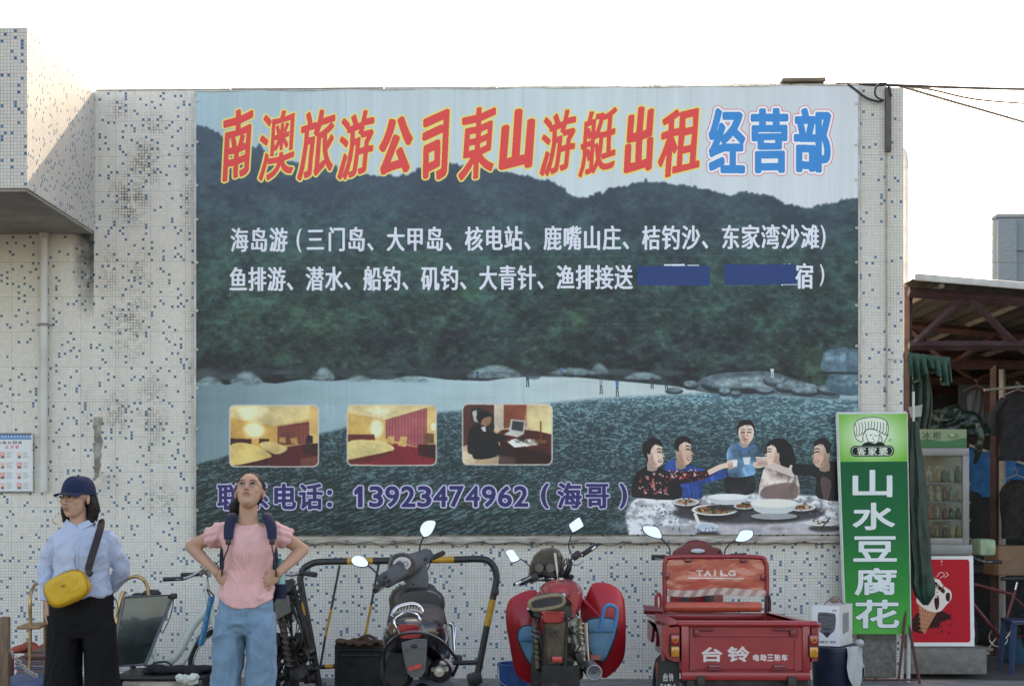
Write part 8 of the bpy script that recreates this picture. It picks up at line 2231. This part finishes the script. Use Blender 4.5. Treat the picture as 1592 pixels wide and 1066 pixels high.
for s, x, x2 in ((-1, 355, 349), (1, 407, 405)):
    b.loft([pr(K, x, 955, 20, .10), pr(K, x, 985, 22.5, .112, 0, 2.4), pr(K, x, 1015, 23, .105), pr(K, (x + x2) / 2, 1045, 22.5, .096), pr(K, x2, 1075, 22, .09), pr(K, x2, 1130, 20.5, .08), pr(K, x2, 1195, 18.5, .072)])
me = remesh(b, .0075, 4, .6); fo2 = folds(.011, 7, 9, (1.2, 1, .7))
displace(me, lambda c, n: fo2(c, n) + .0015 * math.sin(c.z * 60 + c.x * 40)); je = obj('jeans', me, M_jean, w1, ang=180)
b = B()
for s, x in ((-1, 350), (1, 412)): b.tube([K(x - s * 6, 958, -.128), K(x + s * 2, 976, -.128), K(x + s * 9, 990, -.11)], .0022, 5, smooth=3)
b.tube([K(383, 950, -.128), K(383, 985, -.128)], .002, 5); obj('seam', b, M_jean, je)
for s, x in ((-1, 350), (1, 402)): obj('shoe', remesh(B().ell((K(x, 0).x, -.06, .04), (.05, .14, .045)), .01, 1), mat('white_shoe', (.5, .5, .5), .6), w1, ang=180)
# backpack, worn
bp = thing('backpack', 'navy backpack worn by the woman in pink, its straps over her shoulders', 'backpack', o)
b = B()
b.loft([ring(K(387, y, .19), w / PS, dth, (1, 0, 0), (0, 1, 0), 3, 24) for y, w, dth in ((812, 20, .03), (822, 40, .08), (860, 46, .1), (905, 46, .11), (935, 42, .1), (942, 34, .07))]); obj('bag_body', b, M_navy2, bp, ang=60)
for s in (-1, 1):
    x0, x1, x2 = (361, 355, 347) if s < 0 else (416, 423, 427)
    b = B(); b.tube([K(x0 + s * -1, 806, .10), K(x0, 799, .04), K(x0 - s * 0, 802, -.035), K(x1 - s * 1, 820, -.085), K(x1, 838, -.112)], [.026, .028, .030, .031, .026], 12, smooth=5, flat=.32)
    b2 = b; st_ = obj('strap', remesh(b2, .005, 2), M_navy2, bp, ang=180)
    b = B(); b.tube([K(x1, 836, -.118), K(x1 - s * 0, 850, -.125), K(x2, 872, -.12), K(x2 + s * 2, 892, -.08), K(x2 + s * 3, 905, .05)], .011, 10, smooth=5, flat=.35); obj('webbing', b, M_blk, st_)
    obj('buckle', B().box(K(x1, 842, -.126), (.03, .012, .03), bev=.004), M_blk, st_)
wbt = thing('water_bottle', 'teal capped water bottle in the side pocket of the navy backpack', 'bottle', o + K(435, 890, .16))
obj('body', B().lathe([(0, -.12), (.03, -.12), (.032, 0), (.024, .02), (.018, .03)], (0, 0, 0), n=18), mat('clear_teal', (.10, .34, .36), .2, coat=.5), wbt); obj('cap', B().lathe([(.02, .03), (.021, .05), (.014, .065), (.012, .08), (0, .082)], (0, 0, 0), n=16), mat('teal_cap', (.08, .30, .30), .4), wbt)
b = B(); b.lathe([(.036, -.14), (.04, -.06)], (0, 0, 0), n=18); pk_ = obj('side_pocket', b, M_navy2, bp); pk_.location = K(435, 890, .16)

# ---------- woman in the blue cap
o, K = kfun(128)
HM = Matrix.Translation(K(117, 774, -.02)) @ Matrix.Rotation(R(-20), 4, 'Z') @ Matrix.Rotation(R(2), 4, 'X') @ Matrix.Scale(.98, 4)
b = B(); head_blobs(b, HM)
b.tube([K(121, 788, .01), K(122, 806, .01), K(125, 826, .02)], [.048, .046, .058], 18, smooth=3)
b.loft([pr(K, 126, 820, 28, .05, .02), pr(K, 128, 834, 36, .07, .02), pr(K, 128, 860, 36, .085), pr(K, 127, 900, 34, .085), pr(K, 126, 945, 38, .09), pr(K, 126, 966, 34, .07)])
AL = [K(89, 842, .02), K(71, 882, .04), K(74, 934, -.02)]; AR = [K(169, 840, .02), K(188, 884, .08), K(174, 916, .16)]
for A, E_, W in (AL, AR):
    b.tube([A, A.lerp(E_, .5), E_], [.030, .030, .028], 14, smooth=3); b.ell(E_, (.028,) * 3); b.tube([E_, E_.lerp(W, .35), W], [.028, .028, .022], 14, smooth=3); b.ell(W, (.025,) * 3)
hand(b, AL[2], (-.03, -.10, -1), (0.3, -1, 0), (1, .1, 0), curl=.18, size=.95, spread=.25)
hand(b, AR[2], (-1, .1, -.25), (0, .2, 1), (0, -1, 0), curl=.3, size=.9)
for s, x in ((-1, 100), (1, 155)):
    b.tube([K(x, 985, 0), K(x, 1080, 0), K(x, 1228, .02)], [.08, .062, .04], 14); b.ell(Vector((K(x, 1200).x, -.05, .045)), (.042, .12, .045))
me = remesh(b, .0040, 3, .5)
w2 = obj('person', me, M_sk1, None, ang=180, recalc=False); w2.location = o
tag(w2, 'woman in navy cap, pale blue shirt and black trousers looking to the left', 'person')
face_parts(w2, HM, smile=.8, closed=.25)
glasses(Matrix.Translation(o) @ HM, 'thin framed glasses worn by the woman in the navy cap')
b = B(); b.M = HM
b.ell((0, .044, .030), (.080, .082, .088), 26, 18)
b.tube([(-.068, .012, .0), (-.078, .014, -.07), (-.074, .010, -.135)], [.022, .026, .018], 12, smooth=3, flat=1)
b.tube([(.066, .046, .0), (.074, .050, -.06), (.068, .040, -.145)], [.020, .028, .02], 12, smooth=3)
b.tube([(-.03, .075, .0), (-.035, .085, -.07), (-.035, .06, -.15)], [.05, .05, .03], 12, smooth=3); b.tube([(.03, .075, .0), (.04, .085, -.07), (.04, .065, -.155)], [.05, .05, .03], 12, smooth=3)
b.M = None
me = remesh(b, .006, 2); displace(me, lambda c, n: .001 * math.sin(c.x * 420 + c.y * 350 + 2 * math.sin(c.z * 20))); obj('hair', me, M_hair, w2, ang=180)
M_capn = fabric('navy_cap_cloth', (.010, .020, .058), weave=400, rough=.8)
b = B(); b.M = HM @ Matrix.Rotation(R(-4), 4, 'X')
rings = []
for k in range(9):
    t_ = k / 8; z_ = .020 + .104 * math.sin(t_ * PI / 2); rr = math.cos(t_ * PI / 2) ** .62
    rings.append([Vector((.0865 * rr * math.cos(a_), .030 + .110 * rr * math.sin(a_), z_)) for a_ in (2 * PI * j / 30 for j in range(30))])
b.loft(rings); cp = obj('cap', b, M_capn, w2, ang=70)
b = B(); b.M = HM @ Matrix.Rotation(R(-4), 4, 'X')
g_ = []
for i in range(7):
    row = []
    for j in range(17):
        a_ = R(-90 - 62 + 124 * j / 16); e_ = i / 6
        row.append(Vector((.083 * math.cos(a_) * (1 + .06 * e_), .020 + .098 * math.sin(a_) - e_ * .072 * max(0, math.cos(a_ + PI / 2)) ** .6, .026 - .010 * e_ - .016 * (abs(math.cos(a_)) ** 2) * e_)))
    g_.append(row)
b.sheet(g_, th=.004, dirv=(0, 0, 1)); obj('brim', b, M_capn, cp, ang=70)
b = B(); b.M = HM; b.ell((0, .032, .1245), (.007, .007, .004)); obj('cap_button', b, M_capn, cp)
# shirt with collar and long sleeves
M_sh = fabric('pale_blue_cotton', (.40, .48, .62), var=.05)
b = B()
b.loft([pr(K, 125, 815, 20, .055, .02, 2), pr(K, 126, 822, 33, .068, .02, 2.1), pr(K, 127, 832, 42, .085, .015), pr(K, 128, 844, 45, .10, .005), pr(K, 128, 862, 43, .112, -.005, 2.2), pr(K, 127, 890, 42, .110, 0, 2.2), pr(K, 126, 910, 47, .122, 0, 2.2), pr(K, 126, 923, 49, .128, 0, 2.3), pr(K, 126, 928, 44, .118, 0, 2.3)])
for A, E_, W in (AL, AR):
    b.tube([A.lerp(K(128, 832, .02), .25), A, A.lerp(E_, .5), E_, E_.lerp(W, .5), W.lerp(E_, .06)], [.045, .050, .048, .046, .042, .032], 18, smooth=4)
me = remesh(b, .0065, 4, .6); f3 = folds(.009, 9, 5, (1.1, 1, .7))
displace(me, lambda c, n: f3(c, n) + (.003 * math.sin(c.z * 75 + c.y * 40) if abs(c.x) > .15 else .0015 * math.sin(c.x * 60 + c.z * 30))); sh_ = obj('shirt', me, M_sh, w2, ang=180)
b = B()
for s in (-1, 1):
    g2 = []
    for i in range(4):
        e_ = i / 3; row = []
        for j in range(10):
            t_ = j / 9; a_ = -PI / 2 + s * (.10 + 2.9 * t_)
            r1, r2 = 20 / PS * (1 + .24 * e_), .056 * (1 + .30 * e_)
            c_ = K(124, 812, .015); row.append(c_ + Vector((r1 * math.cos(a_), r2 * math.sin(a_), .018 * math.sin(t_ * PI * .9) + .012 - e_ * (.020 + .020 * (1 - t_) ** 2) - .022 * (1 - t_) ** 2)))
        g2.append(row)
    b.sheet(g2, th=.004)
obj('collar', b, M_sh, sh_, ang=60)
b = B(); b.tube([K(121, y, -.100 - .02 * math.sin(min(1, (y - 824) / 36) * PI / 2)) for y in range(828, 886, 8)], .003, 6)
b.tube([K(116, y, -.098 - .02 * math.sin(min(1, (y - 824) / 36) * PI / 2)) for y in range(828, 886, 8)], .0016, 5); obj('placket', b, M_sh, sh_)
for y in (836, 852, 868): obj('button', B().ell(K(119, y, -.124), (.005, .003, .005), 10, 6), M_eyew, sh_)
b = B(); b.ell(AL[2] + Vector((0, 0, .012)), (.036, .036, .016), 16, 8); obj('cuff', b, M_sh, sh_)
M_btr = fabric('black_wool', (.006, .006, .007), weave=300, rough=.9, var=.3)
b = B(); b.loft([pr(K, 126, 922, 48, .120), pr(K, 126, 950, 51, .128), pr(K, 127, 978, 52, .122, 0, 2.6), pr(K, 128, 990, 47, .10, 0, 2.4)])
for s, x, x2 in ((-1, 101, 99), (1, 155, 161)):
    b.loft([pr(K, x, 968, 25, .10), pr(K, x, 990, 25.5, .115), pr(K, (x + x2) / 2, 1030, 26, .114), pr(K, x2, 1080, 28, .12), pr(K, x2, 1205, 31, .13)])
me = remesh(b, .008, 4, .6); f4 = folds(.009, 8, 12, (1.2, 1, .25)); displace(me, f4); obj('trousers', me, M_btr, w2, ang=180)
for x in (102, 160): obj('shoe', remesh(B().ell((K(x, 0).x, -.08, .04), (.05, .14, .045)), .01, 1), M_blk, w2, ang=180)
# yellow cross-body bag
yb_ = thing('crossbody_bag', 'bright yellow rounded crossbody bag hanging at the hip of the woman in the cap', 'bag', o)
M_yb = mat('yellow_nylon', (.56, .33, .015), .5, var=.10, scale=6, bump=.25, bscale=18)
ang = R(24); uu = Vector((math.cos(ang), 0, math.sin(ang))); ww = Vector((-math.sin(ang), 0, math.cos(ang)))
cb_ = K(106, 914, -.185)
b = B(); b.loft([ring(cb_ + Vector((0, d, 0)) + ww * zz, rx, rz_, uu, ww, 3.2, 32) for d, rx, rz_, zz in ((-.062, .085, .052, 0), (-.058, .102, .068, 0), (-.045, .112, .078, 0), (0, .116, .082, 0), (.03, .112, .078, 0), (.042, .095, .065, 0))])
me = remesh(b, .005, 2); displace(me, folds(.003, 14, 4, (1, 1, .6))); yb1 = obj('bag_body', me, M_yb, yb_, ang=180)
M_ybd = mat('seam_ochre', (.30, .16, .01), .6)
b = B(); b.tube([v_ + Vector((0, -.018, 0)) for v_ in ring(cb_, .1145, .0805, uu, ww, 3.2, 32)], .0035, 6, closed=True); b.tube([v_ + Vector((0, -.040, 0)) for v_ in ring(cb_, .1135, .0795, uu, ww, 3.2, 32)], .003, 6, closed=True); obj('piping', b, M_ybd, yb1)
b = B(); b.tube([cb_ + uu * x + ww * (.070 if abs(x) < .08 else .055) + Vector((0, -.03, 0)) for x in (-.09, -.04, 0, .04, .09)], .003, 6); b.box(cb_ + ww * .02 + Vector((0, -.068, 0)), (.022, .005, .008), rot=(0, -ang, 0), bev=.002); obj('zip', b, mat('zip_dark_yellow', (.30, .17, .01), .5), yb1)
b = B()
path = [K(137, 886, -.17), K(142, 868, -.152), K(150, 842, -.125), K(156, 822, -.085), K(158, 812, -.01), K(157, 815, .07), K(150, 840, .12)]
n_ = []
sp_ = catmull(path, 5)
b.tube(sp_, .021, 12, flat=.18)
# orient flat side to the front: build as ribbon instead
b = B(); rib = []
for i, p_ in enumerate(sp_):
    t_ = (sp_[min(i + 1, len(sp_) - 1)] - sp_[max(i - 1, 0)]).normalized(); sd = t_.cross(Vector((0, 1, -.2))).normalized(); rib.append([p_ - sd * .020, p_, p_ + sd * .020])
b.sheet(rib, th=.004); obj('strap', b, mat('dark_brown_webbing', (.025, .018, .018), .8, bump=.2), yb_)
b = B(); b.tube([K(136, 888, -.17), K(141, 894, -.18)], .012, 8); b.box(K(139, 888, -.175), (.045, .01, .014), rot=(0, R(20), 0), bev=.003); obj('buckle', b, M_blk, yb_)
b = B(); b.tube([K(118, 862, -.13), K(116, 876, -.134), K(126, 892, -.15), K(134, 896, -.16)], .0014, 5, smooth=5); b.tube([K(180, 930, -.0), K(184, 945, -.0), K(181, 960, 0.0)], .003, 5, smooth=3)
tag(obj('lanyard', b, M_blk), 'thin black cord hanging over the front of the pale blue shirt', 'cord'); bpy.data.objects['lanyard'].location = o
